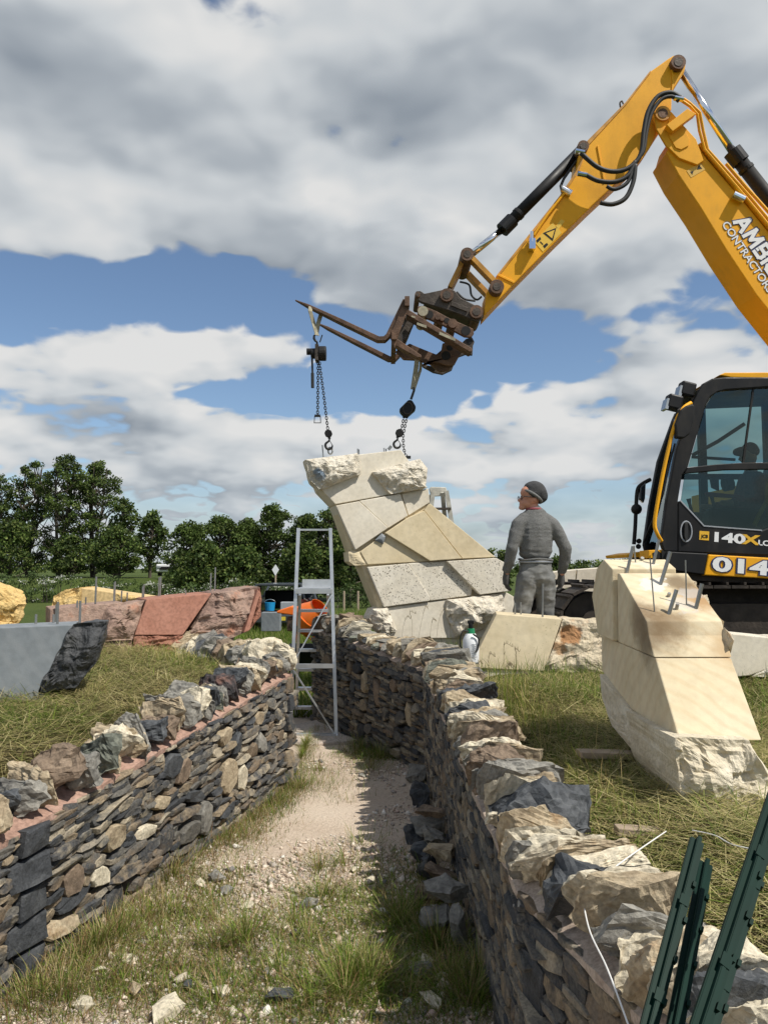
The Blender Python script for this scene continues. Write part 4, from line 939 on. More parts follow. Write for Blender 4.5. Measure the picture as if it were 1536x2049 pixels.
tsl = lambda u, v: Plane((1.23, 3.625, 1.355), (0, -.486, .874)).at(u, v)
ttop = lambda u, v: Plane((1.23, 4.07, 1.605), (0, -.3, .95)).at(u, v)
for (a, b, rr, top) in [((1256, 1136), (1266, 1093), .011, 1), ((1271, 1124), (1268, 1092), .005, 1), ((1284, 1120), (1285, 1116), .012, 1), ((1307, 1127), (1318, 1080), .010, 1), ((1321, 1169), (1341, 1104), .012, 0), ((1309, 1224), (1300, 1118), .004, 0), ((1373, 1211), (1371, 1121), .004, 0),
                        ((1338, 1228), (1353, 1180), .012, 0), ((1392, 1217), (1404, 1168), .012, 0), ((1353, 1219), (1355, 1209), .011, 0), ((1337, 1193), (1339, 1187), .011, 0)]:
    p = (ttop if top else tsl)(*a); e = P(b[0], b[1], p.y - .01); MB().cyl(p - (e - p).normalized() * .05, e, rr * .8, n=10).build('steel_rod', M_STEELROD, tw)

# pale block behind that one, beside the digger's tracks
o = thing('low_stone_block', (2.6, 5.6, .8), 'low sawn cream block lying behind the stained sandstone sculpture by the tracks', 'stone block')
PK = Plane(G(1500, 1352, .83), (.1, -1, .05))
slab('sawn_block', [(1440, 1266), (1560, 1278), (1560, 1330), (1500, 1352), (1440, 1358)], PK, .4, M_LIME, o, (0, 1, 0), .006)
rough_block('rough_block', [(1562, 1279), (1680, 1285), (1680, 1365), (1505, 1355), (1545, 1325)], PK, .4, .03, M_LIMER, o, 17, amp=.03, back=(0, 1, 0))
# pale slab far behind the digger's track
o = thing('far_stone_slab', (2.6, 10.6, .6), 'long pale sawn slab lying beyond the end of the digger track', 'stone slab')
PK = Plane((2.4, 10.6, 1.3), (.1, -1, .05))
slab('sawn_block', [(1060, 1150), (1152, 1140), (1150, 1172), (1060, 1200)], PK, .5, M_LIME, o, (0, 1, 0), .006)
slab('sawn_block', [(1155, 1140), (1260, 1132), (1300, 1190), (1150, 1190)], PK, .5, M_LIME, o, (0, 1, 0), .006)

# red sandstone sculpture
rd = thing('red_sandstone_sculpture', (-2.2, 7.1, .9), 'long low red sandstone sculpture of sawn and rock-faced blocks with steel rods', 'sculpture')
z = zc6; A = G(200, 1305, .9); B = G(520, 1290, .9); dd = (B - A); PRD = Plane(A, (dd.y, -dd.x, .25 * dd.length)); bk = Vector((-dd.y, dd.x, 0)).normalized()
slab('sawn_block', [z(*p) for p in [(212, 252), (530, 225), (520, 300), (455, 380), (440, 440), (212, 400)]], PRD, .5, M_REDR, rd, bk, .008, -.01)
rough_block('rough_block', [z(*p) for p in [(455, 250), (618, 216), (565, 388), (440, 396), (430, 330)]], PRD, .3, .05, M_REDR, rd, 21, amp=.045, freq=6, back=bk, strat=.4)
slab('sawn_block', [z(*p) for p in [(625, 212), (905, 186), (780, 365), (575, 365)]], PRD, .5, M_RED, rd, bk, .008, .02)
rough_block('split_block', [z(*p) for p in [(572, 366), (782, 366), (775, 442), (565, 436)]], PRD, .4, .03, M_REDD, rd, 22, amp=.035, freq=14, back=bk, strat=1.0)
rough_block('rough_block', [z(*p) for p in [(908, 185), (1108, 160), (1080, 300), (1040, 360), (985, 378), (800, 380)]], PRD, .5, .07, M_REDR, rd, 23, n=40, amp=.055, freq=6, back=bk, strat=.4)
slab('plinth', [z(*p) for p in [(790, 372), (1000, 372), (990, 425), (780, 442)]], PRD, .4, M_REDR, rd, bk, .006, -.05)
slab('sawn_band', [z(*p) for p in [(1100, 170), (1112, 185), (1065, 345), (1040, 356), (1068, 270)]], PRD, .3, M_RED, rd, bk, .006, .08)
rough_block('split_block', [z(*p) for p in [(1110, 165), (1118, 215), (1110, 285), (1066, 345), (1090, 260)]], PRD, .3, .03, M_REDD, rd, 24, n=16, amp=.03, back=bk, d=.03)
slab('plinth', [z(*p) for p in [(440, 395), (565, 385), (562, 440), (438, 450)]], PRD, .4, M_REDR, rd, bk, .006, -.03)
for (a, b, o2) in [((412, 232), (418, 115), .1), ((237, 322), (237, 232), .02), ((328, 312), (328, 222), .05), ((338, 240), (338, 220), .2), ((375, 235), (375, 206), .2), ((506, 225), (506, 142), .3), ((513, 225), (513, 138), .35), ((632, 208), (632, 160), .3), ((642, 208), (642, 150), .35), ((704, 205), (704, 118), .3), ((716, 203), (716, 116), .35), ((812, 195), (812, 175), .2), ((933, 178), (933, 100), .3), ((952, 176), (952, 75), .3), ((547, 222), (547, 180), .4), ((572, 220), (572, 188), .4)]:
    p = PRD.at(*z(*a)) + bk * o2; e = PRD.at(*z(*b)) + bk * o2; MB().cyl(p - Vector((0, 0, .15)), Vector((p.x + .005, p.y, e.z)), .009 if o2 < .15 else .007, n=8).build('steel_rod', M_STEELROD, rd)

# grey slate sculpture
sl_ = thing('grey_slate_sculpture', (-2.3, 5.0, .85), 'sawn blue-grey slate block with a black split end on the left bank', 'sculpture')
A = G(0, 1392, .84); B = G(165, 1386, .84); PSL = Plane(G(165, 1386, .85), (.22, -1, .10)); bk = Vector((-.30, 1, 0)).normalized()
slab('sawn_block', [(-140, 1268), (0, 1256), (148, 1250), (140, 1270), (76, 1384), (80, 1402), (-140, 1410)], PSL, .34, M_GSL, sl_, bk, .006)
rough_block('split_end', [(145, 1252), (213, 1245), (206, 1290), (188, 1330), (150, 1378), (78, 1386), (100, 1335)], PSL, .30, .05, M_GSLR, sl_, 31, n=40, amp=.05, freq=9, back=bk, d=.01)
slab('plinth', [(-140, 1400), (85, 1388), (92, 1400), (88, 1412), (-140, 1440)], PSL, .3, M_GSL, sl_, bk, .006, -.02)
for (u, v0, v1, oo) in [(110, 1256, 1206, .12), (153, 1256, 1205, .22), (62, 1256, 1233, .2), (97, 1252, 1234, .25)]:
    p = PSL.at(u, v0) + bk * oo; e = PSL.at(u, v1) + bk * oo; MB().cyl(p - Vector((0, 0, .12)), Vector((p.x, p.y, e.z)), .008, n=8).build('steel_rod', M_STEELROD, sl_)

# yellow limestone pieces
ys = thing('yellow_limestone_stack', (-3.55, 7.0, .85), 'two rock-faced yellow limestone boulders stacked at the edge of the left bank', 'sculpture')
rock('boulder', P(-15, 1205, 7.0), (.60, .5, .44), eul(0, .35, .2), 51, M_YEL, ys, 3, .07, 22)
rock('boulder', P(-8, 1262, 7.0), (.5, .5, .36), eul(0, 0, .5), 52, M_YEL, ys, 3, .07, 22)
yl = thing('yellow_limestone_sculpture', (-3.4, 9.0, .6), 'low yellow limestone block with a rounded rough end behind the red sandstone', 'sculpture')
PY = Plane((-3.3, 9.0, 1), (.1, -1, .1))
slab('sawn_block', [z(*p) for p in [(345, 163), (630, 205), (640, 420), (345, 420)]], PY, .5, M_YELS, yl, (0, 1, 0), .008)
rough_block('rough_block', [z(*p) for p in [(343, 162), (280, 172), (228, 200), (215, 260), (215, 420), (343, 420)]], PY, .5, .03, M_YEL, yl, 26, amp=.04, back=(0, 1, 0), d=.01)
rough_block('rough_block', [z(*p) for p in [(490, 186), (560, 195), (620, 206), (520, 225), (488, 222)]], PY, .05, .02, M_YEL, yl, 27, n=14, amp=.015, back=(0, 1, 0), d=.01)
o = MB().box(G(530, 1300, .1) + Vector((-.35, 3.2, .3)), (.42, .3, .42)).build('concrete_block', M_GSL)
tag(bevel(o, .01), 'small pale grey sawn block standing beyond the red sandstone end', 'stone block')

# ------------------------------------------------------------------ metal podium steps
def podium():
    st = thing('metal_podium_steps', (-.66, 7.45, .04), 'tall galvanised metal podium steps standing in the gap between the walls', 'steps')
    Yf, Yt = 7.40, 7.62
    def fp(u, v):
        t = (v - 1478) / (1057 - 1478); return P(u, v, Yf + (Yt - Yf) * t)
    def lx(v): t = (1478 - v) / 421; return 580 + 17 * t
    def rx(v): t = (1478 - v) / 421; return 673 - 12 * t
    for fx in (lx, rx):
        MB().bar(fp(fx(1478), 1478), fp(fx(1057), 1057), .032, .032, (0, 1, 0)).build('rail', M_ALU, st)
    def cross(v, h, dep, name, dy=0.0):
        a = fp(lx(v), v) + Vector((0, dy, 0)); b = fp(rx(v), v) + Vector((0, dy, 0)); return MB().bar(a, b, dep, h).build(name, M_ALU, st)
    cross(1060, .018, .02, 'top_bar', .01); cross(1183, .045, .03, 'platform_edge', -.03); cross(1332, .04, .03, 'cross_bar', -.03); cross(1472, .05, .06, 'base_bar', -.03)
    a = fp(lx(1180), 1180); b = fp(rx(1180), 1180)
    MB().add([a + Vector((0, 0, .015)), b + Vector((0, 0, .015)), b + Vector((-.01, .42, .015)), a + Vector((.01, .42, .015)), a + Vector((0, 0, -.01)), b + Vector((0, 0, -.01)), b + Vector((-.01, .42, -.01)), a + Vector((.01, .42, -.01))],
             [(0, 1, 2, 3), (7, 6, 5, 4), (0, 4, 5, 1), (1, 5, 6, 2), (2, 6, 7, 3), (3, 7, 4, 0)]).build('platform', M_ALU, st)
    MB().bar(a + Vector((.02, .40, .05)), b + Vector((-.02, .40, .05)), .02, .09).build('toe_board', M_ALU, st)
    for (p, q) in [((rx(1190) - 2, 1192), (lx(1325) + 2, 1325)), ((lx(1340) + 2, 1340), (rx(1470) - 2, 1470))]:
        MB().bar(fp(*p) - Vector((0, .025, 0)), fp(*q) - Vector((0, .025, 0)), .012, .032, (0, 1, 0)).build('diagonal_brace', M_ALU, st)
    # back frame with the treads
    def bp(s, v): 
        t = (1440 - v) / (1183 - 1440); w = 578 + 18 * (1 - 0) * 0
        Y = 8.45 + (8.0 - 8.45) * (1440 - v) / 257
        return P((600 if s < 0 else 656) - (8 if s < 0 else -8) * (v - 1183) / 257, v, Y)
    for s in (-1, 1): MB().bar(bp(s, 1442), bp(s, 1190), .028, .05, (0, 1, 0)).build('rail', M_ALU, st)
    for v in (1222, 1262, 1301, 1340, 1378, 1416): MB().bar(bp(-1, v), bp(1, v), .09, .028).build('tread', M_ALU, st)
    mid = bp(-1, 1416).lerp(bp(1, 1416), .45)
    for s in (-1, 1): MB().bar(mid, bp(s, 1446), .012, .03, (0, 1, 0)).build('back_brace', M_ALU, st)
    for fx, Yw in ((lx, 0), (rx, 0)):
        c = fp(fx(1474), 1474) + Vector((.0, -.02, -.0)); MB().cyl(c + Vector((-.015, 0, 0)), c + Vector((.015, 0, 0)), .035, n=14).build('castor', M_ALU, st)
podium()

# stepladder seen over the sculpture's shoulder
def stepladder():
    st = thing('stepladder', (.9, 9.3, .66), 'weathered fibreglass stepladder standing behind the leaning limestone sculpture', 'stepladder')
    m = plain('weathered_fibreglass', (.46, .45, .40), .7, 0, .25, 14); Y = 9.3; h = lambda u, v, dy=0: P(u, v, Y + dy)
    for (a, b, dy) in [((866, 985), (845, 1180), 0), ((893, 982), (925, 1180), 0), ((860, 990), (838, 1175), .5), ((885, 985), (900, 1160), .5)]:
        MB().bar(h(*a), h(*b, dy), .05, .035, (0, 1, 0)).build('rail', m, st)
    o = MB().prism([h(*p) for p in [(858, 978), (862, 974), (892, 975), (897, 992), (862, 994)]], [h(*p, .22) for p in [(858, 978), (862, 974), (892, 975), (897, 992), (862, 994)]]).build('top_cap', m, st); bevel(o, .01)
    for v in (1018, 1055, 1095, 1135): MB().bar(h(862 - (v - 985) * .11, v), h(896 + (v - 985) * .16, v), .08, .025).build('tread', M_DKSTEEL, st)
stepladder()

# pump sprayer
def sprayer():
    b = P(942, 1328, 6.15); sp = thing('pump_sprayer', b, 'white pressure sprayer with a green collar standing beside the low cream block', 'sprayer')
    H = .335; prof = [(0, .058), (.02, .064), (.14, .066), (.19, .062), (.225, .045), (.24, .03)]
    v = []; f = []; n = 24
    for zz, r in prof:
        for k in range(n): a = 2 * math.pi * k / n; v.append(b + Vector((math.cos(a) * r, math.sin(a) * r, zz)))
    for i in range(len(prof) - 1):
        for k in range(n): f.append((i * n + k, i * n + (k + 1) % n, (i + 1) * n + (k + 1) % n, (i + 1) * n + k))
    f += [tuple(range(n - 1, -1, -1)), tuple(range((len(prof) - 1) * n, len(prof) * n))]
    mobj('bottle', v, f, M_WHITE, sp, True)
    MB().cyl(b + Vector((0, 0, .235)), b + Vector((0, 0, .275)), .034, .030, 18).build('collar', M_GPLASTIC, sp)
    hd = MB().cyl(b + Vector((0, 0, .275)), b + Vector((0, 0, .315)), .018, n=12).box(b + Vector((0, 0, .325)), (.05, .03, .028)).build('pump_handle', M_BLACK, sp); bevel(hd, .005)
    MB().tube(spline([b + Vector((-.02, -.03, .25)), b + Vector((-.07, -.05, .26)), b + Vector((-.088, -.05, .18)), b + Vector((-.075, -.045, .08)), b + Vector((-.06, -.055, .03))]), .006).build('hose', M_RUBBER, sp)
    MB().tube(spline([b + Vector((.01, -.065, .235)), b + Vector((.055, -.06, .2)), b + Vector((.045, -.062, .12)), b + Vector((.03, -.068, .10))]), .008).build('strap', M_RUBBER, sp)
    mb = MB()
    for k in range(7): zz = .155 - .016 * k; mb.box(b + Vector((.02, -.0665, zz)), (.045 - .004 * (k % 3), .002, .005))
    mb.build('printed_label', M_GREYL, sp)
sprayer()

# green fence posts leaning in the corner, cord, planks
def posts():
    tops = [(1395, 1682, 1.62), (1412, 1728, 1.66), (1560, 1570, 1.50), (1545, 1640, 1.55)]; bots = [(1300, 2049, 1.32), (1352, 2049, 1.34), (1400, 2060, 1.16), (1418, 2060, 1.24)]
    words = ['green coated steel post leaning with its lipped top end near the soil heap', 'shorter green steel post half hidden behind another beside the soil heap', 'thick green steel post leaning far out over the bank grass', 'green steel post with a wire clip leaning behind the thick one']
    for k in range(4):
        a = P(*tops[k]); b = P(*bots[k]); d = (a - b).normalized(); e = b - d * ((b.z) / d.z) if False else b - d * .55
        if e.z < 0: e = b - d * (b.z / d.z)
        p = thing('green_fence_post', e, words[k], 'fence post', 'green fence posts leaning on the wall')
        s = Vector((1, .35, 0)).normalized(); s = (s - d * s.dot(d)).normalized(); n = d.cross(s)
        if n.y > 0: n = -n
        def pl(c0, c1, t0=0., t1=1.):
            A = e.lerp(a, t0); B = e.lerp(a, t1); w = (c1[0] - c0[0], c1[1] - c0[1]); l = math.hypot(*w); q = (-w[1] / l * .0015, w[0] / l * .0015); v = []
            for X in (A, B):
                for c, sg in ((c0, 1), (c1, 1), (c1, -1), (c0, -1)): v.append(X + s * (c[0] + q[0] * sg) + n * (c[1] + q[1] * sg))
            return v, [(3, 2, 1, 0), (4, 5, 6, 7), (0, 1, 5, 4), (1, 2, 6, 5), (2, 3, 7, 6), (3, 0, 4, 7)]
        w = .0125; mb = MB()
        for c0, c1 in [((-w, 0), (-.003, 0)), ((-.003, 0), (-.003, .013)), ((-.003, .013), (.003, .013)), ((.003, .013), (.003, 0)), ((.003, 0), (w, 0)), ((-w, 0), (-w, -.007)), ((w, 0), (w, -.007))]: mb.add(*pl(c0, c1))
        mb.build('section', M_GPOST, p)
        L = (a - e).length
        for j in range(2, int(L / .085)):
            c = e + d * (j * .085) + s * w + n * .003; MB().box(c, (.006, .012, .010), Matrix((s, d, n)).transposed()).build('notch_lug', M_GPOST, p)
        if k in (0, 2, 3):
            for tt in (.62, .83):
                c = e.lerp(a, tt) + n * .014; MB().box(c, (.016, .022, .003), Matrix((s, d, n)).transposed()).build('clip', M_GPOST, p)
posts()
pts = [P(1265, 2075, 1.45), P(1215, 1940, 1.75), P(1180, 1865, 1.92), P(1166, 1800, 2.03), P(1166, 1775, 2.10)]
tag(MB().tube(spline(pts, 6), .0020, 6).build('builders_line', M_CORD), 'white cord hanging down over the top stones beside a dark slate', 'cord', 'white cords on the near wall')
pts = [P(1222, 1742, 2.16), P(1262, 1712, 2.26), G(1332, 1664, .68)]
tag(MB().tube(spline(pts, 6), .0020, 6).build('builders_line', M_CORD), 'white cord stretched tight from the wall across the grass', 'cord', 'white cords on the near wall')
pts = [G(1385, 1662, .69), G(1430, 1672, .70), G(1470, 1692, .72), G(1560, 1708, .74)]
tag(MB().tube(spline(pts, 6), .0020, 6).build('builders_line', M_CORD), 'white cord lying across the grass behind the soil heap', 'cord', 'white cords on the near wall')
for k, (u, v, l, w, yaw, lab) in enumerate([(1215, 1482, .30, .09, .1, 'weathered plank end in the shaded grass beside the sandstone sculpture'), (1275, 1592, .17, .06, .0, 'short weathered plank lying in the dry grass before the sandstone sculpture')]):
    p = G(u, v, .74); p.z = rbank_z(p.x, p.y) + .05; o = MB().box(p, (l, w, .03), eul(0, .05, yaw)).build('plank', M_WOOD); tag(bevel(o, .003), lab, 'plank')

# ------------------------------------------------------------------ lettering
def lettering(name, txt, mat, parent, p, xd, up, size, wide=1.0, offs=0.0, depth=.001, nrm=None, shear=0.0):
    """words as thin raised letters: p = start of the baseline, xd along, up = upward"""
    cu = bpy.data.curves.new(name, 'FONT'); cu.body = txt; cu.size = size; cu.extrude = depth; cu.offset = offs * size; cu.shear = shear; cu.resolution_u = 3
    t = bpy.data.objects.new('tmp', cu); C.objects.link(t)
    dg = bpy.context.evaluated_depsgraph_get(); me = bpy.data.meshes.new_from_object(t.evaluated_get(dg)); bpy.data.objects.remove(t)
    xd = Vector(xd).normalized(); up = Vector(up).normalized(); n = xd.cross(up)
    v = [Vector(p) + xd * q.co.x * wide + up * q.co.y + n * q.co.z for q in me.vertices]; f = [list(q.vertices) for q in me.polygons]
    bpy.data.meshes.remove(me); bpy.data.curves.remove(cu); return mobj(name, v, f, mat, parent)

# ------------------------------------------------------------------ excavator
ex = thing('excavator', (3.4, 8.65, .68), 'yellow and black tracked excavator reaching its boom over the stones', 'excavator')
def z3(x, y): return (880 + .427 * x, 90 + .427 * y)
def z2(x, y): return (560 + .3125 * x, 540 + .3125 * y)
def z4(x, y): return (1236 + .2147 * x, 720 + .2147 * y)
Q3 = lambda x, y, Y: P(*z3(x, y), Y)
Q2 = lambda x, y, Y: P(*z2(x, y), Y)
Q4 = lambda x, y, Y: P(*z4(x, y), Y)
BN, BF = 8.42, 8.88          # near and far cheeks of the boom
DN, DF = 8.48, 8.82          # dipper
def pr(fn, pts): return [fn(*p) for p in pts]
# boom: box section plus nose cheeks
boom = pxprism('boom', pr(z3, [(1075, 480), (1092, 420), (1150, 400), (1205, 465), (1250, 530), (1400, 705), (1536, 870), (1800, 1180), (2080, 1620), (2120, 2060), (1985, 2060), (1890, 1700), (1680, 1420), (1480, 1170), (1340, 960), (1220, 762), (1115, 605), (1060, 500)]), BN, BF, M_YELLOW, ex, .012)
for (ya, yb) in ((BN - .03, BN), (BF, BF + .03)):
    o = pxprism('nose_cheek', pr(z3, [(1000, 318), (1020, 298), (1052, 291), (1085, 312), (1120, 352), (1200, 440), (1235, 540), (1205, 560), (1120, 528), (1060, 470), (1015, 395)]), ya, yb, M_YELLOW, boom, .006)
pxprism('flange', pr(z3, [(1210, 462), (1222, 455), (1700, 1035), (1692, 1045)]), BN - .015, BF + .015, M_YELLOW, boom, .004)
p = Q3(1045, 317, BN - .06); MB().cyl(p, p + Vector((0, .6, 0)), .085, n=20).build('pivot_pin', M_YDIRTY, ex)
p = Q3(1045, 317, BN - .066); MB().cyl(p, p + Vector((0, .03, 0)), .055, n=18).build('pin_head', M_RUST, ex)
# reinforcement on the cheek
pxprism('cheek_plate', pr(z3, [(1070, 350), (1120, 350), (1168, 440), (1165, 470), (1130, 488), (1105, 480), (1075, 430)]), BN - .042, BN - .03, M_YELLOW, boom, .003)
pxprism('hose_bracket', pr(z3, [(1062, 372), (1160, 296), (1200, 320), (1090, 402)]), BN - .12, BN - .032, M_YELLOW, ex, .004)
pxprism('warning_decal', pr(z3, [(1155, 588), (1222, 550), (1242, 582), (1176, 620)]), BN - .003, BN - .001, plain('pale_yellow_decal', (.70, .42, .07), .5, 0, .05), ex, 0)
for tri in [[(1203, 582), (1213, 560), (1228, 578)], [(1172, 592), (1188, 588), (1182, 606)]]: pxprism('decal_mark', pr(z3, tri), BN - .005, BN - .003, M_BLACK, ex, 0)
# dipper
dip = pxprism('dipper', pr(z3, [(1095, 46), (1072, 60), (985, 122), (872, 270), (760, 385), (690, 450), (655, 500), (640, 590), (560, 712), (265, 1085), (215, 1165), (205, 1270), (350, 1115), (560, 902), (720, 745), (940, 540), (985, 478), (1020, 400), (1085, 300), (1087, 215), (1145, 125), (1153, 80), (1130, 52)]), DN, DF, M_YELLOW, ex, .012)
pxprism('weld_rib', pr(z3, [(1080, 70), (1088, 66), (1098, 170), (1090, 215), (1084, 215), (1088, 170)]), DN - .012, DN - .001, M_YELLOW, dip, .003)
pxprism('weld_rib', pr(z3, [(735, 470), (741, 466), (776, 640), (768, 645)]), DN - .012, DN - .001, M_YELLOW, dip, .003)
pxprism('weld_rib', pr(z3, [(268, 1078), (275, 1070), (350, 1108), (345, 1116)]), DN - .012, DN - .001, M_YELLOW, dip, .003)
pxprism('top_edge', pr(z3, [(985, 118), (988, 124), (875, 272), (700, 462), (650, 590), (570, 712), (272, 1085), (264, 1080), (560, 706), (640, 586), (690, 447), (870, 266)]), DN - .01, DF + .01, M_YDIRTY, dip, 0)
for (q, r) in [((1118, 76), .085), ((672, 470), .065)]:
    p = Q3(*q, DN - .07); MB().cyl(p, p + Vector((0, .48, 0)), r, n=18).build('pivot_pin', M_RUST, ex)
    p = Q3(*q, DN - .075); MB().cyl(p, p + Vector((0, .02, 0)), r * .6, n=16).build('pin_head', M_DKSTEEL, ex)
pxprism('warning_decal', pr(z3, [(440, 920), (528, 832), (570, 878), (482, 968)]), DN - .004, DN - .001, plain('yellow_decal', (.80, .50, .05), .5, 0, .03), ex, 0)
pxprism('warning_decal', pr(z3, [(540, 850), (568, 815), (584, 825), (556, 862)]), DN - .004, DN - .001, MATS['yellow_decal'], ex, 0)
pxprism('decal_mark', pr(z3, [(482, 880), (545, 855), (528, 918)]), DN - .006, DN - .004, M_BLACK, ex, 0)
pxprism('decal_mark', pr(z3, [(496, 881), (537, 865), (525, 905)]), DN - .008, DN - .006, MATS['yellow_decal'], ex, 0)
for q in ([(450, 915), (468, 898), (474, 908), (456, 926)], [(482, 940), (500, 926), (507, 934), (490, 952)], [(470, 918), (484, 932), (481, 936), (467, 922)]): pxprism('decal_mark', pr(z3, q), DN - .006, DN - .004, M_BLACK, ex, 0)
p = Q3(425, 945, DN); MB().box(p + Vector((0, -.05, 0)), (.07, .1, .12)).cyl(p + Vector((0, -.08, .02)), p + Vector((0, -.08, .14)), .022, n=10).build('lifting_valve', M_CHROME, ex)
p = Q3(590, 690, DN); MB().cyl(p + Vector((-.05, -.03, .03)), p + Vector((.05, -.03, -.03)), .04, n=12).build('pipe_clamp', M_CHROME, ex)
MB().tube([Q3(585, 690, DN - .03), Q3(500, 800, DN - .03), Q3(440, 890, DN - .03)], .014, 8).build('pipe', M_YELLOW, ex)
MB().tube(spline([Q3(845, 290, 8.6), Q3(843, 270, 8.6), Q3(852, 262, 8.6), Q3(858, 275, 8.6)]), .01, 6).build('lifting_eye', M_DKSTEEL, ex)
# cylinders
def ram(a, b, c, Y, rb, rr, name):
    A, B, D = Q3(*a, Y), Q3(*b, Y), Q3(*c, Y); d = (B - A).normalized()
    MB().cyl(A, B, rb, n=20).build(name + '_barrel', M_BLACK, ex, True); MB().cyl(B - d * .14, B + d * .03, rb * 1.28, n=20).cyl(B - d * .26, B - d * .22, rb * 1.12, n=20).build(name + '_gland', M_BLACK, ex)
    MB().cyl(B, D, rr, n=16).build(name + '_rod', M_CHROME, ex, True)
ram((655, 500), (300, 858), (135, 990), 8.65, .068, .040, 'bucket_ram')
ram((1900, 1180), (1375, 505), (1128, 120), 8.65, .080, .046, 'dipper_ram')
MB().tube([Q3(640, 540, 8.6), Q3(580, 625, 8.56), Q3(565, 660, 8.55), Q3(572, 690, 8.53)], .016, 8).build('ram_hose', M_RUBBER, ex)
for pts in ([(1330, 535), (1420, 640), (1536, 770), (1700, 960)],): MB().tube([Q3(x + 10, y + 20, BN - .03) for x, y in pts], .02, 8).build('pipe', M_YELLOW, ex)
for k in range(2): MB().tube([Q3(1130, 258 - 14 * k, BN - .09 + .05 * k), Q3(1170, 285 - 14 * k, BN - .08), Q3(1205 + 12 * k, 325 - 10 * k, BN - .06), Q3(1215 + 18 * k, 400, BN - .04), Q3(1240 + 14 * k, 490, BN - .03), Q3(1420 + 22 * k, 700, BN - .03), Q3(1700 + 22 * k, 1040, BN - .03)], .017, 8).build('pipe', M_YELLOW, ex)
p = Q3(1398, 712, BN - .05); MB().cyl(p + Vector((-.06, 0, .03)), p + Vector((.06, 0, -.03)), .045, n=14).build('pipe_clamp', M_CHROME, ex)
for pts, r in [([(1125, 245), (1080, 222), (1020, 240), (975, 310), (955, 400), (940, 510), (890, 570), (820, 592), (740, 572), (660, 505)], .026), ([(1120, 262), (1085, 240), (1035, 255), (990, 320), (968, 400), (950, 500), (900, 560)], .022),
               ([(915, 545), (880, 610), (820, 640), (740, 635), (680, 605)], .026), ([(905, 560), (880, 640), (820, 675), (780, 660)], .022), ([(915, 560), (905, 640), (870, 715), (810, 745), (750, 738)], .026)]:
    MB().tube(spline([Q3(x, y, BN - .10) for x, y in pts], 6), r, 10).build('hydraulic_hose', M_RUBBER, ex, True)
for q in ((1118, 250), (665, 605), (655, 500)): p = Q3(*q, BN - .1); MB().cyl(p + Vector((-.05, 0, .01)), p + Vector((.05, 0, -.01)), .03, n=10).build('hose_fitting', M_CHROME, ex)
# lettering on the boom
xd = Q3(1500, 1090, BN) - Q3(1305, 800, BN); xd.y = 0; xd.normalize(); up = Vector((-xd.z, 0, xd.x))
for off, m, dd in ((.035, M_NAVY, .003), (.0, M_WHITEP, .006)):
    lettering('lettering', 'CONTRACTORS LTD', m, ex, Q3(1318, 838, BN - dd), xd, up, .125, 1.02, off + .012)
def strokes(name, letters, mat, parent, p, xd, up, h, sw, dep):
    """heavy letters cut from straight strokes, one mesh per letter"""
    n = xd.cross(up); x0 = 0.0
    for lines, w in letters:
        mb = MB(); k = 0
        for ln in lines:
            for a, b in zip(ln, ln[1:]):
                A = p + xd * (x0 + a[0] * w * h) + up * a[1] * h; B = p + xd * (x0 + b[0] * w * h) + up * b[1] * h; d = (B - A).normalized() * sw * .42
                mb.bar(A - d + n * (k * .0005), B + d + n * (k * .0005), sw, dep, n); k += 1
        mb.build(name, mat, parent); x0 += w * h + h * .34
LA = [[(0, 0), (.5, 1), (1, 0)], [(.22, .34), (.78, .34)]]; LM = [[(0, 0), (.08, 1)], [(.08, 1), (.5, .25)], [(.5, .25), (.92, 1)], [(.92, 1), (1, 0)]]
LB = [[(0, 0), (0, 1), (.75, 1), (.95, .86), (.95, .66), (.75, .53), (0, .53)], [(.75, .53), (1, .38), (1, .14), (.78, 0), (0, 0)]]; LI = [[(0, 0), (0, 1)]]; LC = [[(1, .80), (.82, 1), (.25, 1), (0, .78), (0, .22), (.25, 0), (.82, 0), (1, .2)]]
word = [(LA, .80), (LM, .92), (LB, .62), (LI, .0), (LC, .66)]
for sw, m, dd in ((.062, M_NAVY, .003), (.040, M_WHITEP, .0075)): strokes('lettering', word, m, ex, Q3(1372, 835, BN - dd) + up * .02, xd, up, .165, sw, .002)
# bucket links and quick hitch
def linkbar(a, b, Y0, Y1, w, name, m): 
    A, B = Q3(*a, Y0), Q3(*b, Y0); 
    for Y in (Y0, Y1): MB().bar(Vector((A.x, Y, A.z)), Vector((B.x, Y, B.z)), .05, w, (0, 1, 0)).build(name, m, ex)
linkbar((125, 980), (270, 1130), DN - .05, DF + .05, .13, 'tipping_link', M_YDIRTY)
linkbar((120, 985), (45, 1140), DN + .06, DF - .06, .12, 'bucket_link', M_YDIRTY)
for q, r in (((128, 978), .075), ((267, 1130), .08)):
    p = Q3(*q, DN - .12); MB().cyl(p, p + Vector((0, .58, 0)), r, n=18).build('pivot_pin', M_RUST, ex)
    p = Q3(*q, DN - .125); MB().cyl(p, p + Vector((0, .02, 0)), r * .55, n=14).build('pin_head', M_DKSTEEL, ex)
for pts in ([(1150, 75), (1210, 95), (1225, 160), (1260, 190), (1290, 170)], [(1130, 140), (1180, 185), (1250, 198)]): MB().tube(spline([Q2(x, y, DN - .02) for x, y in pts], 6), .012, 8).build('hitch_hose', M_RUBBER, ex)
hp = [(862, 160), (872, 134), (900, 132), (925, 150), (1085, 116), (1120, 132), (1160, 180), (1258, 228), (1298, 250), (1300, 300), (1270, 330), (1225, 318), (1170, 290), (1080, 258), (905, 205), (880, 190)]
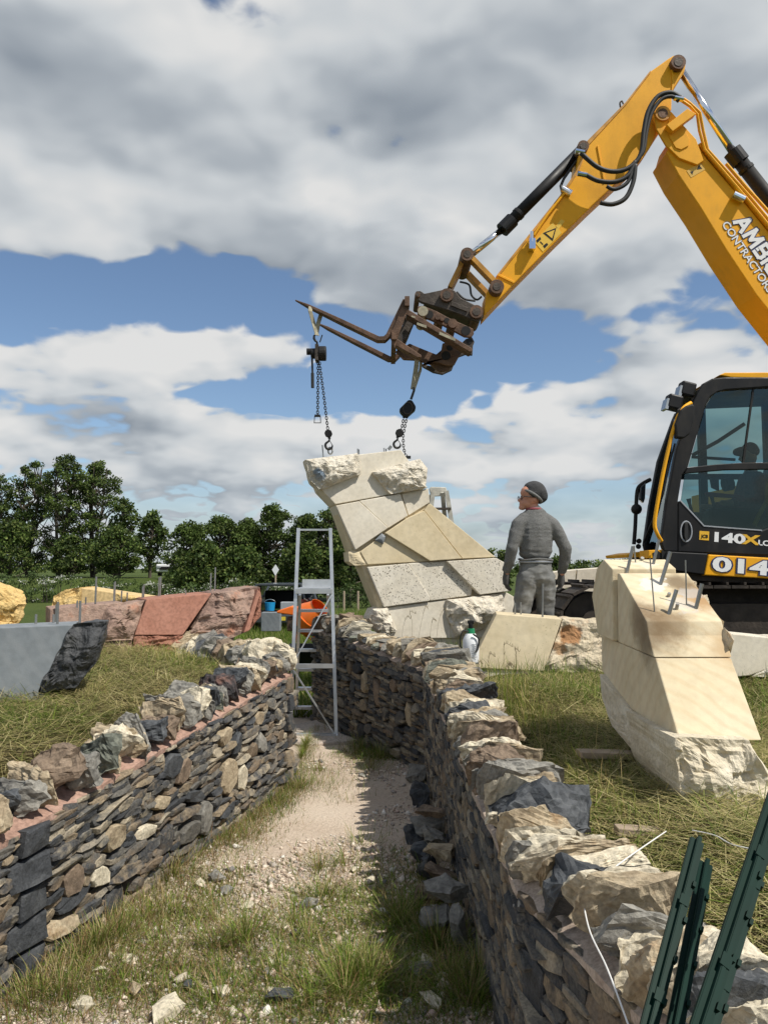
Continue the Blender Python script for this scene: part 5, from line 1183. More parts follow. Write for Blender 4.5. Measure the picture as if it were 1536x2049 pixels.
for ya in (8.44, 8.80): pxprism('hitch_plate', pr(z2, hp), ya, ya + .06, M_DKSTEEL, ex, .008)
pxprism('hitch_body', pr(z2, [(930, 175), (1100, 150), (1250, 245), (1215, 315), (920, 212)]), 8.50, 8.80, M_DKSTEEL, ex, .008)
pxprism('hitch_boss', pr(z2, [(1100, 200), (1205, 240), (1200, 268), (1092, 226)]), 8.425, 8.44, M_DKSTEEL, ex, .003)
for q, r in (((1068, 158), .075), ((1258, 265), .075), ((880, 156), .03)):
    p = Q2(*q, 8.39); MB().cyl(p, p + Vector((0, .52, 0)), r, n=16).build('hitch_pin', M_RUST, ex); p = Q2(*q, 8.385); MB().cyl(p, p + Vector((0, .02, 0)), r * .6, n=12).build('pin_head', M_DKSTEEL, ex)

# cab
CN, CF = 7.60, 8.55
SKX = .13
fr = pxprism('cab_frame', pr(z4, [(990, 160), (880, 172), (800, 215), (738, 320), (700, 400), (545, 830), (455, 1300), (400, 1700), (430, 1785), (560, 1790), (560, 1320), (598, 1075), (652, 1002), (815, 430), (860, 345), (925, 300), (1000, 280), (1500, 245), (2060, 240), (2060, 160)]), CN, CN + .07, M_BLACK, ex, .012)
pxprism('belt_rail', pr(z4, [(650, 1003), (900, 975), (1160, 958), (2060, 955), (2060, 1008), (1000, 1025), (622, 1058)]), CN - .004, CN + .06, M_BLACK, ex, .006)
pxprism('door_panel', pr(z4, [(585, 1310), (800, 1552), (1340, 1592), (1420, 1560), (1500, 1480), (2060, 1480), (2060, 1850), (560, 1790), (562, 1330)]), CN - .006, CN + .06, M_BLACK, ex, .01)
pxprism('rear_pillar', pr(z4, [(1960, 240), (2060, 240), (2060, 1480), (1960, 1480)]), CN + .002, CN + .06, M_BLACK, ex, .006)
pxprism('window_trim', pr(z4, [(575, 1312), (800, 1552), (1340, 1594), (1345, 1584), (806, 1542), (586, 1306)]), CN - .012, CN - .007, M_GREYL, ex, 0)
g1 = pxprism('door_glass', pr(z4, [(925, 300), (1255, 268), (1160, 956), (652, 1000), (820, 425), (865, 345)]), CN + .03, CN + .034, M_GLASS, ex, 0)
pxprism('sliding_glass', pr(z4, [(1270, 266), (1500, 245), (1960, 240), (1960, 955), (1175, 956)]), CN + .026, CN + .03, M_GLASS, ex, 0)
pxprism('glass_bar', pr(z4, [(1255, 268), (1272, 266), (1177, 958), (1160, 958)]), CN + .02, CN + .04, M_BLACK, ex, 0)
pxprism('lower_glass', pr(z4, [(622, 1058), (1000, 1025), (1960, 1008), (1960, 1482), (1500, 1482), (1420, 1560), (1340, 1590), (800, 1550), (585, 1310)]), CN + .03, CN + .034, M_GLASS, ex, 0)
# far side frame, roof, floor, back
fp0 = [Q4(x, y, CN) for x, y in ((735, 320), (700, 400), (545, 830), (455, 1300), (400, 1700), (425, 1800), (520, 1800), (560, 1320), (650, 850), (800, 400))]
bevel(MB().prism([Vector((p.x + SKX, CF - .07, p.z)) for p in fp0], [Vector((p.x + SKX, CF, p.z)) for p in fp0]).build('far_pillar', M_BLACK, ex), .008)
for (x0, z0_, x1, z1_) in ((3.55, 1.75, 3.55, 3.55), (4.28, 1.75, 4.28, 3.55)): MB().box(((x0 + x1) / 2, CF - .03, (z0_ + z1_) / 2), (.08, .06, z1_ - z0_)).build('far_pillar', M_BLACK, ex)
MB().box((3.72, CF - .03, 2.62), (1.2, .05, .06)).build('far_rail', M_BLACK, ex)
roof0 = [Q4(1000, 158, CN), Q4(880, 172, CN), Q4(1000, 190, CN), Q4(2060, 190, CN), Q4(2060, 150, CN)]
a = Q4(850, 195, CN); b = Q4(2060, 150, CN)
rf = MB().prism([Vector((a.x, CN + .02, a.z - .02)), Vector((a.x + .18, CN + .02, a.z + .045)), Vector((b.x, CN + .02, b.z)), Vector((b.x, CN + .02, b.z - .10)), Vector((a.x + .1, CN + .02, a.z - .10))], [Vector((a.x, CF, a.z - .02)), Vector((a.x + .18, CF, a.z + .045)), Vector((b.x, CF, b.z)), Vector((b.x, CF, b.z - .10)), Vector((a.x + .1, CF, a.z - .10))]).build('cab_roof', M_BLACK, ex); bevel(rf, .02)
a = Q4(948, 128, CN + .02); o = MB().prism([Vector((a.x, CN + .03, a.z - .01)), Vector((a.x + .06, CN + .03, a.z + .015)), Vector((b.x - .1, CN + .03, a.z + .02)), Vector((b.x - .1, CN + .03, a.z - .06)), Vector((a.x + .12, CN + .03, a.z - .035))], [Vector((a.x, CF - .05, a.z - .01)), Vector((a.x + .06, CF - .05, a.z + .015)), Vector((b.x - .1, CF - .05, a.z + .02)), Vector((b.x - .1, CF - .05, a.z - .06)), Vector((a.x + .12, CF - .05, a.z - .035))]).build('roof_hatch', M_YELLOW, ex); bevel(o, .008)
MB().box((3.55, 8.07, 1.74), (1.62, .93, .08)).build('cab_floor', M_BLACK, ex)
MB().box((4.30, 8.07, 2.1), (.05, .9, .75)).build('cab_back', M_BLACK, ex)
fw = [Q4(545, 830, CN + .04), Q4(700, 420, CN + .04), Q4(640, 440, CF - .04), Q4(380, 1000, CF - .04)]
wl = [Q4(430, 1690, CN + .04), Q4(705, 400, CN + .04), Vector((Q4(705, 400, CN).x + SKX, CF - .05, Q4(705, 400, CN).z)), Vector((Q4(430, 1690, CN).x + SKX, CF - .05, Q4(430, 1690, CN).z))]
MB().add(wl + [p + Vector((.006, 0, 0)) for p in wl], [(0, 1, 2, 3), (7, 6, 5, 4), (0, 4, 5, 1), (1, 5, 6, 2), (2, 6, 7, 3), (3, 7, 4, 0)]).build('windscreen', M_GLASS, ex)
# inside
MB().box((3.80, 8.07, 2.02), (.50, .48, .14)).build('seat_cushion', M_RUBBER, ex)
o = MB().prism([Vector((3.98, 7.86, 2.05)), Vector((4.10, 7.86, 2.72)), Vector((4.20, 7.86, 2.72)), Vector((4.12, 7.86, 2.05))], [Vector((3.98, 8.28, 2.05)), Vector((4.10, 8.28, 2.72)), Vector((4.20, 8.28, 2.72)), Vector((4.12, 8.28, 2.05))]).build('seat_back', M_RUBBER, ex); bevel(o, .04)
for Y in (7.78, 8.36):
    o = MB().box((3.55, Y, 2.10), (.55, .14, .22)).build('arm_console', M_BLACK, ex); bevel(o, .03)
    MB().tube([(3.36, Y, 2.18), (3.33, Y, 2.30), (3.32, Y, 2.36)], [.018, .018, .028], 8).build('joystick', M_RUBBER, ex)
pxprism('safety_lever', pr(z4, [(810, 1240), (840, 1230), (1160, 1262), (1190, 1290), (1180, 1322), (1140, 1325), (1110, 1290), (830, 1272)]), 7.655, 7.685, M_RED_L, ex, .006)
pxprism('monitor', pr(z4, [(860, 1090), (940, 1090), (945, 1220), (880, 1190)]), 8.2, 8.24, M_RUBBER, ex, .005)
MB().cyl(Q4(985, 1165, 7.8), Q4(1060, 1150, 7.8), .07, n=14).build('ear_defender', M_BLACK, ex)
MB().tube([Q4(690, 890, 8.2), Q4(930, 760, 8.1), Q4(1180, 595, 8.0)], .02, 8).build('grab_bar', M_BLACK, ex)
MB().tube([Q4(690, 905, 8.1), Q4(1090, 930, 8.1)], .016, 8).build('dash_rail', M_BLACK, ex)
MB().tube([Q4(1270, 1545, CN + .1), Q4(1310, 1450, CN + .1), Q4(1390, 1320, CN + .1), Q4(1400, 1150, CN + .1)], .024, 8).build('inner_handrail', M_YELLOW, ex)
# outside fittings
MB().tube(spline([Q4(680, 400, CN - .05), Q4(600, 460, CN - .08), Q4(530, 600, CN - .09), Q4(440, 960, CN - .09), Q4(365, 1350, CN - .09), Q4(342, 1530, CN - .09), Q4(365, 1620, CN - .09), Q4(405, 1690, CN - .05)], 6), .019, 10).build('handrail', M_YELLOW, ex, True)
o = pxprism('mirror', pr(z4, [(585, 465), (640, 425), (700, 408), (718, 430), (712, 560), (672, 690), (620, 730), (545, 725), (535, 600)]), CN - .14, CN - .06, M_BLACK, ex, .025)
MB().tube([Q4(545, 600, CN - .08), Q4(560, 470, CN - .08), Q4(680, 400, CN - .05)], .014, 8).build('mirror_arm', M_BLACK, ex)
for c in ((592, 290), (470, 410)):
    q = Q4(*c, CN + .15); o = MB().box(q + Vector((.05, 0, .01)), (.15, .14, .15), eul(0, .25, 0)).build('work_light', M_BLACK, ex); bevel(o, .02)
    MB().box(q + Vector((-.03, 0, -.01)), (.03, .13, .11), eul(0, .25, 0)).build('light_lens', plain('light_lens_%d' % c[0], (.45, .47, .48), .15, .3, .1), ex)
    MB().bar(q + Vector((.05, 0, -.02)), q + Vector((.16, .05, -.12)), .03, .04).build('light_bracket', M_BLACK, ex)
MB().tube(spline([Q4(148, 1720, CF - .1), Q4(160, 1560, CF - .1), Q4(168, 1380, CF - .1), Q4(180, 1220, CF - .1), Q4(215, 1165, CF - .1), Q4(300, 1115, CF - .06)], 5), .022, 8).build('mirror_arm', M_BLACK, ex)
q = Q4(172, 1392, CF - .1); bm = bmesh.new(); bmesh.ops.create_uvsphere(bm, u_segments=12, v_segments=8, radius=.06)
for w_ in bm.verts: w_.co = w_.co + q
bmobj('mirror_joint', bm, M_BLACK, ex, True)
pxprism('mirror', pr(z4, [(210, 1185), (262, 1140), (255, 1290), (240, 1335), (205, 1300)]), CF - .14, CF - .08, M_DGLASS, ex, .01)
for q in ((195, 1690), (190, 1740)): MB().cyl(Q4(*q, CF if q[0] < 700 else CN + .3), Q4(*q, CF + .02 if q[0] < 700 else CN + .33), .03, n=10).build('lifting_lug', M_BLACK, ex)
MB().tube([Q4(530, 780, CN - .01), Q4(470, 1000, CN - .02), Q4(420, 1250, CN - .02), Q4(330, 1480, 7.9), Q4(240, 1700, 8.1)], .010, 6).build('wiper_arm', M_BLACK, ex)
o = MB().tube([Q4(635 + 52 * math.cos(t), 1600 + 95 * math.sin(t), CN - .01) for t in np.linspace(0, 6.283, 21)[:-1]], .008, 6, True).build('handle_surround', M_GREYL, ex)
pxprism('door_handle', pr(z4, [(622, 1515), (652, 1515), (655, 1560), (650, 1680), (630, 1690), (618, 1640)]), CN - .03, CN - .008, M_RUBBER, ex, .005)
# body below the cab
pxprism('body_skirt', pr(z4, [(455, 1786), (840, 1806), (808, 2005), (480, 1960), (440, 1850)]), CN - .02, CF, M_BLACK, ex, .01)
pxprism('side_panel', pr(z4, [(845, 1815), (2400, 1900), (2400, 2090), (805, 2008)]), CN - .03, CF, M_YELLOW, ex, .01)
pxprism('belly_plate', pr(z4, [(480, 1965), (2400, 2085), (2400, 2150), (520, 2050)]), CN + .06, 9.6, M_MUD, ex, .01)
pxprism('deck', pr(z4, [(285, 1775), (440, 1768), (445, 1850), (285, 1850)]), CN + .02, CN + .3, M_YELLOW, ex, .006)
pxprism('decal_mark', pr(z4, [(320, 1800), (375, 1780), (400, 1800), (430, 1850), (330, 1850)]), CN + .016, CN + .019, M_BLACK, ex, 0)
pxprism('deck', pr(z4, [(80, 1815), (215, 1790), (215, 1840), (90, 1845)]), CF - .3, CF + .5, M_YELLOW, ex, .006)
MB().box((4.9, 8.75, 2.05), (1.9, 2.2, .95)).build('engine_cover', M_YELLOW, ex)
xd = Q4(1270, 1722, CN) - Q4(860, 1690, CN); xd.y = 0; xd.normalize(); up = Vector((-xd.z, 0, xd.x))
lettering('lettering', '140', M_WHITEP, ex, Q4(862, 1688, CN - .008), xd, up, .128, 1.78, .04)
lettering('lettering', 'X', plain('yellow_lettering', (.80, .45, .03), .5), ex, Q4(1160, 1712, CN - .008), xd, up, .128, 1.75, .04)
lettering('lettering', 'LC', M_WHITEP, ex, Q4(1302, 1726, CN - .008), xd, up, .072, 1.3, .03)
pxprism('badge', pr(z4, [(760, 1594), (850, 1600), (846, 1684), (757, 1676)]), CN - .009, CN - .006, MATS['yellow_lettering'], ex, 0)
lettering('badge_lettering', 'JCB', M_BLACK, ex, Q4(776, 1655, CN - .011), xd, up, .043, 1.0, .03)
xd = Q4(1397, 1995, CN) - Q4(870, 1950, CN); xd.y = 0; xd.normalize(); up = Vector((-xd.z, 0, xd.x))
for off, m, dd in ((.045, M_NAVY, .036), (.0, M_WHITEP, .040)): lettering('lettering', '0145', m, ex, Q4(878, 1962, CN - dd), xd, up, .19, 1.95, off + .035)
# tracks
def track(Y0, Y1, x0, x1, zb, zt, first):
    r = (zt - zb) / 2; zc = (zb + zt) / 2; L = x1 - x0 - 2 * r; per = 2 * L + 2 * math.pi * r; n = 46; W_ = Y1 - Y0; Ym = (Y0 + Y1) / 2
    tr = MB()
    for k in range(n):
        s = per * k / n
        if s < L: p = Vector((x0 + r + s, Ym, zt)); a = 0
        elif s < L + math.pi * r: t = (s - L) / r; p = Vector((x1 - r + math.sin(t) * r, Ym, zc + math.cos(t) * r)); a = t
        elif s < 2 * L + math.pi * r: p = Vector((x1 - r - (s - L - math.pi * r), Ym, zb)); a = math.pi
        else: t = (s - 2 * L - math.pi * r) / r + math.pi; p = Vector((x0 + r + math.sin(t) * r, Ym, zc + math.cos(t) * r)); a = t
        rot = Matrix.Rotation(a, 3, 'Y'); MB().box(p, (per / n * .94, W_, .03), rot).box(p + rot @ Vector((per / n * .3, 0, .028)), (.022, W_, .035), rot).build('track_shoe', M_MUD, ex)
    MB().box(((x0 + x1) / 2, Ym, zc + .03), (x1 - x0 - r * 1.6, W_ * .5, .34)).build('track_frame', M_MUD, ex)
    for x in (x0 + r, x1 - r): MB().cyl((x, Ym - W_ * .28, zc), (x, Ym + W_ * .28, zc), r - .05, n=22).cyl((x, Ym - W_ * .33, zc), (x, Ym + W_ * .33, zc), r * .4, n=16).build('idler_wheel', M_MUD, ex)
    for k in range(7): x = x0 + r * 1.6 + k * (x1 - x0 - 3.2 * r) / 6; MB().cyl((x, Ym - W_ * .3, zb + .11), (x, Ym + W_ * .3, zb + .11), .08, n=14).build('track_roller', M_MUD, ex)
track(7.56, 8.06, 1.72, 5.3, .68, 1.42, True); track(9.2, 9.7, 1.72, 5.3, .68, 1.42, False)
MB().box((3.5, 8.63, 1.25), (1.5, 1.3, .4)).build('undercarriage', M_MUD, ex); MB().cyl((3.5, 8.63, 1.4), (3.5, 8.63, 1.66), .55, n=24).build('slew_ring', M_MUD, ex)

# ------------------------------------------------------------------ pallet fork hung on the hitch
fk = thing('pallet_fork', Q2(780, 590, 8.35), 'rusty pallet fork attachment tilted on the end of the yellow dipper arm', 'fork attachment')
def fp_(name, pts, y0, y1, m=M_RUST, bev=.006): return pxprism(name, pr(z2, pts), y0, y1, m, fk, bev)
def tine(heel, tip, shaft, Y, w, name='tine'):
    h = Q2(*heel, Y); t = Q2(*tip, Y); s = Q2(*shaft, Y); d = (t - h).normalized(); k = h + d * .05; u = (s - h).normalized()
    v = []; f = []
    secs = [(s, .032), (h + u * .08, .034), (h + u * .03 + d * .02, .036), (k + d * .03, .036), (h.lerp(t, .5), .03), (h.lerp(t, .85), .02), (t, .006)]
    for i, (p, th_) in enumerate(secs):
        a = secs[max(i - 1, 0)][0]; b = secs[min(i + 1, len(secs) - 1)][0]; dd = (b - a).normalized(); n = dd.cross(Vector((0, 1, 0))).normalized(); ww = w * (1 if i < 5 else (.8 if i == 5 else .3))
        for (q, e) in ((-1, -1), (1, -1), (1, 1), (-1, 1)): v.append(p + Vector((0, q * ww / 2, 0)) + n * e * th_ * .7)
    for i in range(len(secs) - 1):
        for q in range(4): f.append((i * 4 + q, i * 4 + (q + 1) % 4, i * 4 + 4 + (q + 1) % 4, i * 4 + 4 + q))
    f += [(3, 2, 1, 0), tuple(range(len(v) - 4, len(v)))]
    bm = bmesh.new(); vv = [bm.verts.new(x) for x in v]
    for q in f: bm.faces.new([vv[i] for i in q])
    bmesh.ops.recalc_face_normals(bm, faces=bm.faces); return bevel(bmobj(name, bm, M_RUST, fk), .006)
tine((672, 468), (98, 194), (800, 200), 7.98, .11); tine((738, 592), (232, 338), (800, 440), 8.68, .11)
# carriage: two cross rails, near and far side plates, top flange, curved ears with holes
for (a, b) in (((795, 205), (820, 215)), ((712, 420), (735, 425))):
    A = Q2(*a, 7.90); 
    MB().bar(Vector((A.x + .03, 7.86, A.z)), Vector((A.x + .03, 8.84, A.z)), .05, .10).build('cross_rail', M_RUST, fk)
fp_('side_plate', [(795, 200), (815, 205), (825, 235), (750, 440), (735, 500), (705, 430), (712, 400)], 7.90, 7.94)
fp_('side_plate', [(795, 200), (815, 205), (825, 235), (750, 440), (735, 500), (705, 430), (712, 400)], 8.76, 8.80)
for ya, yb in ((7.95, 8.13), (8.60, 8.80)): fp_('top_flange', [(800, 250), (822, 252), (1228, 500), (1230, 520), (1215, 525), (810, 285)], ya, yb, M_RUST)
fp_('back_web', [(815, 280), (870, 310), (800, 480), (760, 530), (735, 470)], 8.3, 8.36, M_DKSTEEL)
fp_('lower_arm', [(715, 430), (740, 432), (905, 545), (905, 560), (880, 560), (735, 480)], 7.98, 8.10, M_RUST)
fp_('lower_plate', [(740, 520), (790, 570), (880, 575), (960, 600), (1020, 650), (1080, 640), (1120, 600), (1150, 530), (1180, 480), (1080, 470), (1000, 540), (900, 500), (830, 470)], 8.30, 8.36, M_RUST)
def ear(pts, holes, y0, y1, m, name):
    o = fp_(name, pts, y0, y1, m)
    for (x, y, r) in holes:
        p = Q2(x, y, y0 - .004); MB().cyl(p, p + Vector((0, y1 - y0 + .008, 0)), r, n=18).build('pin_hole', M_BLACK, fk)
    return o
ear([(880, 232), (915, 228), (1000, 262), (1090, 310), (1180, 350), (1235, 375), (1242, 405), (1225, 430), (1180, 425), (1040, 350), (900, 290), (875, 262)], [(955, 284, .045), (1068, 322, .03), (1190, 388, .05)], 8.10, 8.15, M_RUST, 'near_ear')
ear([(1040, 470), (1100, 455), (1150, 480), (1185, 500), (1150, 545), (1120, 600), (1080, 610), (990, 585), (930, 590), (920, 600), (990, 560), (1030, 530)], [(1062, 548, .05), (1086, 497, .035)], 8.22, 8.27, M_RUST, 'curved_ear')
ear([(1190, 440), (1230, 430), (1245, 460), (1235, 485), (1232, 545), (1200, 535), (1130, 560), (1100, 640), (1040, 668), (980, 655), (915, 620), (905, 600), (1010, 625), (1070, 600), (1100, 540), (1130, 500)], [(1212, 455, .035), (1213, 515, .02)], 8.55, 8.60, M_DKSTEEL, 'far_ear')
for q, r, m in (((915, 262), .055, M_SLING), ((1105, 340), .05, M_RUST), ((1010, 300), .03, M_RUST), ((1038, 312), .022, M_RUST)):
    p = Q2(*q, 8.05); MB().cyl(p, p + Vector((0, .5, 0)), r, n=16).build('locking_pin', m, fk)
for q in ([(878, 335), (938, 355), (938, 372), (875, 350)], [(1022, 395), (1125, 440), (1120, 455), (1018, 412)], [(842, 290), (868, 298), (864, 308), (840, 300)]): fp_('scraped_patch', q, 7.945, 7.949, M_SLING, 0)
fp_('hose_stub', [(780, 400), (800, 375), (830, 405), (815, 440), (790, 450)], 8.1, 8.2, M_DKSTEEL, .01)

# ------------------------------------------------------------------ slings and chain hoists
def chain(name, pts, parent, L=.036, r=.0046, mat=M_CHAIN):
    """welded links along a line, every other one turned"""
    pts = [Vector(p) for p in pts]; mb = MB(); tot = sum((b - a).length for a, b in zip(pts, pts[1:])); n = max(2, int(tot / (L * .72))); k = 0; acc = 0; i = 0
    for k in range(n):
        s = tot * (k + .5) / n; i = 0
        while i < len(pts) - 2 and s > (pts[i + 1] - pts[i]).length: s -= (pts[i + 1] - pts[i]).length; i += 1
        d = (pts[i + 1] - pts[i]).normalized(); c = pts[i] + d * s; x = d.cross(Vector((0, 1, 0))).normalized() if abs(d.y) < .95 else Vector((1, 0, 0))
        if k % 2: x = d.cross(x)
        w = L * .33; h = L * .5 - w; loop = [c + d * (h * sg + w * math.sin(t)) + x * w * math.cos(t) for sg, t in ((1, 0), (1, .8), (1, 1.57), (1, 2.34), (1, 3.14), (-1, 3.14), (-1, 3.93), (-1, 4.71), (-1, 5.5), (-1, 6.28))]
        mb.tube(loop, r, 5, True)
    return mb.build(name, mat, parent, True)
def hook(parent, top, size, flip, name='hook', m=M_CHAIN):
    """swivel eye, shank and hook bowl hanging from `top`"""
    s = size; f = -1 if flip else 1
    pts = [(0, 0), (0, -.25), (f * .10, -.38), (f * .30, -.55), (f * .34, -.78), (f * .20, -1.0), (-f * .04, -1.05), (-f * .22, -.92), (-f * .27, -.72), (-f * .22, -.62)]
    rr = [.07, .08, .09, .105, .115, .12, .11, .09, .06, .025]
    sp_ = spline([top + Vector((x * s, 0, y * s)) for x, y in pts], 4); ri = np.interp(np.linspace(0, len(rr) - 1, len(sp_)), range(len(rr)), rr)
    h = MB().tube(sp_, [q * s for q in ri], 10).build(name, m, parent, True)
    MB().cyl(top + Vector((-.09 * s, 0, .08 * s)), top + Vector((.09 * s, 0, .08 * s)), .14 * s, n=12).cyl(top + Vector((0, 0, -.12 * s)), top + Vector((0, 0, -.02 * s)), .13 * s, n=10).build('swivel', m, parent)
    a = top + Vector((0, 0, -.32 * s)); MB().bar(a + Vector((-f * .04 * s, 0, 0)), top + Vector((-f * .25 * s, 0, -.66 * s)), .06 * s, .03 * s, (0, 1, 0)).build('safety_latch', m, parent)
    return h
def strap(name, pts, w, parent, mat=M_SLING, wd=(0, 1, 0)):
    pts = [Vector(p) for p in pts]; v = []; f = []; wd = Vector(wd).normalized()
    for i, p in enumerate(pts):
        d = (pts[min(i + 1, len(pts) - 1)] - pts[max(i - 1, 0)]).normalized(); n = d.cross(wd).normalized()
        for a, b in ((-1, -1), (1, -1), (1, 1), (-1, 1)): v.append(p + wd * a * w / 2 + n * b * .003)
    for i in range(len(pts) - 1):
        for q in range(4): f.append((i * 4 + q, i * 4 + (q + 1) % 4, i * 4 + 4 + (q + 1) % 4, i * 4 + 4 + q))
    f += [(3, 2, 1, 0), tuple(range(len(v) - 4, len(v)))]
    return mobj(name, v, f, mat, parent)
Y = 7.98
sg = thing('lifting_sling', Q2(225, 420, Y), 'cream webbing sling looped over the upper fork tine', 'sling')
wd = Vector((.75, .66, 0))
strap('strap', [Q2(238, 418, Y), Q2(215, 340, Y), Q2(193, 262, Y - .06), Q2(195, 238, Y - .05), Q2(212, 236, Y), Q2(232, 245, Y + .05)], .05, sg, wd=wd)
strap('strap', [Q2(232, 418, Y), Q2(245, 340, Y + .02), Q2(262, 285, Y + .05), Q2(250, 255, Y + .05), Q2(225, 240, Y)], .05, sg, wd=wd)
h1 = thing('lever_chain_hoist', Q2(240, 600, Y), 'black lever chain hoist with a long handle hanging from the fork tine', 'chain hoist')
hk = Q2(237, 475, Y); MB().tube([hk + Vector((x * .062, 0, y * .062)) for x, y in [(0, 0), (0, .35), (-.3, .6), (-.52, 1.0), (-.5, 1.45), (-.25, 1.7)]], [.010, .011, .013, .014, .012, .006], 8).build('top_hook', M_CHAIN, h1, True)
MB().bar(hk + Vector((.03, 0, .02)), hk + Vector((.055, 0, .10)), .012, .006, (0, 1, 0)).build('safety_latch', M_CHAIN, h1)
b = Q2(238, 535, Y); o = MB().cyl(b + Vector((-.065, 0, 0)), b + Vector((-.01, 0, 0)), .055, n=18).build('brake_cover', M_BLACK, h1); bevel(o, .006)
o = MB().cyl(b + Vector((.02, 0, .0)), b + Vector((.095, 0, 0)), .078, n=20).build('gear_case', M_BLACK, h1); bevel(o, .008)
MB().box(b + Vector((.0, 0, 0)), (.035, .13, .17)).build('side_frame', M_DKSTEEL, h1)
MB().cyl(b + Vector((-.11, 0, .02)), b + Vector((-.06, 0, .02)), .035, n=14).build('hand_wheel', M_BLACK, h1)
MB().tube([Q2(205, 560, Y - .02), Q2(208, 660, Y - .02)], .011, 8).build('lever', M_CHAIN, h1); MB().tube([Q2(208, 660, Y - .02), Q2(209, 755, Y - .02)], .017, 10).build('lever_grip', M_RUBBER, h1)
chain('slack_chain', [Q2(244, 590, Y), Q2(243, 760, Y), Q2(241, 935, Y)], h1)
chain('load_chain', [Q2(252, 590, Y + .02), Q2(280, 800, Y + .05), Q2(306, 1020, Y + .1)], h1)
e = Q2(240, 955, Y); MB().tube([e + Vector((-.03, 0, .03)), e + Vector((.03, 0, .03)), e + Vector((.034, 0, -.04)), e + Vector((-.034, 0, -.04))], .006, 6, True).box(e + Vector((0, 0, .035)), (.06, .03, .022)).build('chain_stop', M_CHAIN, h1)
e = Q2(310, 1048, Y + .1); o = MB().cyl(e + Vector((0, -.03, 0)), e + Vector((0, .03, 0)), .042, n=8).build('hook_block', M_BLACK, h1); bevel(o, .006)
hook(h1, Q2(316, 1072, Y + .1), .12, True)
MB().tube([Q2(322 + 14 * math.cos(t), 1158 + 22 * math.sin(t), Y + .12) for t in np.linspace(0, 6.28, 13)[:-1]], .009, 8, True).build('lifting_eye', M_STEELROD, h1)
Y = 8.30
sg = thing('lifting_sling', Q2(870, 700, Y), 'dirty cream webbing sling hanging from the fork carriage', 'sling')
strap('strap', [Q2(880, 545, Y), Q2(872, 620, Y), Q2(850, 765, Y)], .055, sg, wd=(.9, .4, 0)); strap('strap', [Q2(905, 560, Y + .05), Q2(898, 640, Y + .04), Q2(856, 768, Y + .01)], .055, sg, wd=(.5, .85, 0))
h2 = thing('chain_hoist', Q2(800, 1000, Y), 'black chain hoist with a diamond shaped case below the fork carriage', 'chain hoist')
MB().tube([Q2(852, 752, Y), Q2(858, 770, Y), Q2(848, 800, Y), Q2(838, 828, Y)], .014, 8).build('top_hook', M_CHAIN, h2)
o = pxprism('case', pr(z2, [(822, 830), (845, 832), (870, 872), (868, 892), (815, 938), (795, 936), (766, 905), (764, 888)]), Y - .06, Y + .06, M_BLACK, h2, .014)
o = MB().tube([Q2(818 + (26 * math.cos(t) + 14 * math.sin(t)), 885 + (32 * math.sin(t) - 20 * math.cos(t)), Y - .062) for t in np.linspace(0, 6.28, 21)[:-1]], .005, 6, True).build('case_rim', M_DKSTEEL, h2)
chain('load_chain', [Q2(795, 930, Y), Q2(782, 1000, Y), Q2(770, 1035, Y)], h2); chain('slack_chain', [Q2(815, 930, Y), Q2(800, 1000, Y), Q2(788, 1060, Y), Q2(790, 1130, Y), Q2(800, 1180, Y), Q2(820, 1205, Y)], h2)
e = Q2(764, 1045, Y); o = MB().cyl(e + Vector((0, -.03, 0)), e + Vector((0, .03, 0)), .045, n=8).build('hook_block', M_BLACK, h2); bevel(o, .006)
hook(h2, Q2(752, 1066, Y), .12, True)
MB().bar(Q2(712, 1128, Y), Q2(694, 1150, Y), .03, .03).build('lifting_eye', M_STEELROD, h2)
e = Q2(822, 1200, Y); MB().box(e, (.05, .03, .03)).build('chain_stop', M_CHAIN, h2)

# ------------------------------------------------------------------ people
def blobmesh(chains, voxel, smooth=2, disp=None):
    """one closed skin round chains of ellipsoids: (x, y, z, rx, ry, rz) knots"""
    bm = bmesh.new()
    for ch in chains:
        for a, b in zip(ch, ch[1:]):
            A = np.array(a); B = np.array(b); n = max(2, int(np.linalg.norm(B[:3] - A[:3]) / (min(A[3:].min(), B[3:].min()) * .35)))
            for k in range(n + 1):
                q = A + (B - A) * k / n
                g = bmesh.ops.create_icosphere(bm, subdivisions=2, radius=1)
                for v in g['verts']: v.co = Vector((q[0] + v.co.x * q[3], q[1] + v.co.y * q[4], q[2] + v.co.z * q[5]))
    me = bpy.data.meshes.new('t'); bm.to_mesh(me); bm.free(); o = bpy.data.objects.new('t', me); C.objects.link(o)
    m = o.modifiers.new('r', 'REMESH'); m.mode = 'VOXEL'; m.voxel_size = voxel
    if smooth: s = o.modifiers.new('s', 'SMOOTH'); s.factor = .5; s.iterations = smooth * 3
    dg = bpy.context.evaluated_depsgraph_get(); m2 = bpy.data.meshes.new_from_object(o.evaluated_get(dg)); bpy.data.objects.remove(o); bpy.data.meshes.remove(me)
    V = [v.co.copy() for v in m2.vertices]
    if disp:
        for i, v in enumerate(m2.vertices): V[i] += v.normal * disp(v.co)
    F = [list(p.vertices) for p in m2.polygons]; bpy.data.meshes.remove(m2); return V, F
def body_part(name, chains, mat, parent, org, rot, voxel=.012, smooth=2, disp=None):
    V, F = blobmesh(chains, voxel, smooth, disp); return mobj(name, [org + rot @ v for v in V], F, mat, parent, True)
def limb(*k): return [(x, y, z, r, r2, min((r + r2) / 2, .075)) for x, y, z, r, r2 in k]

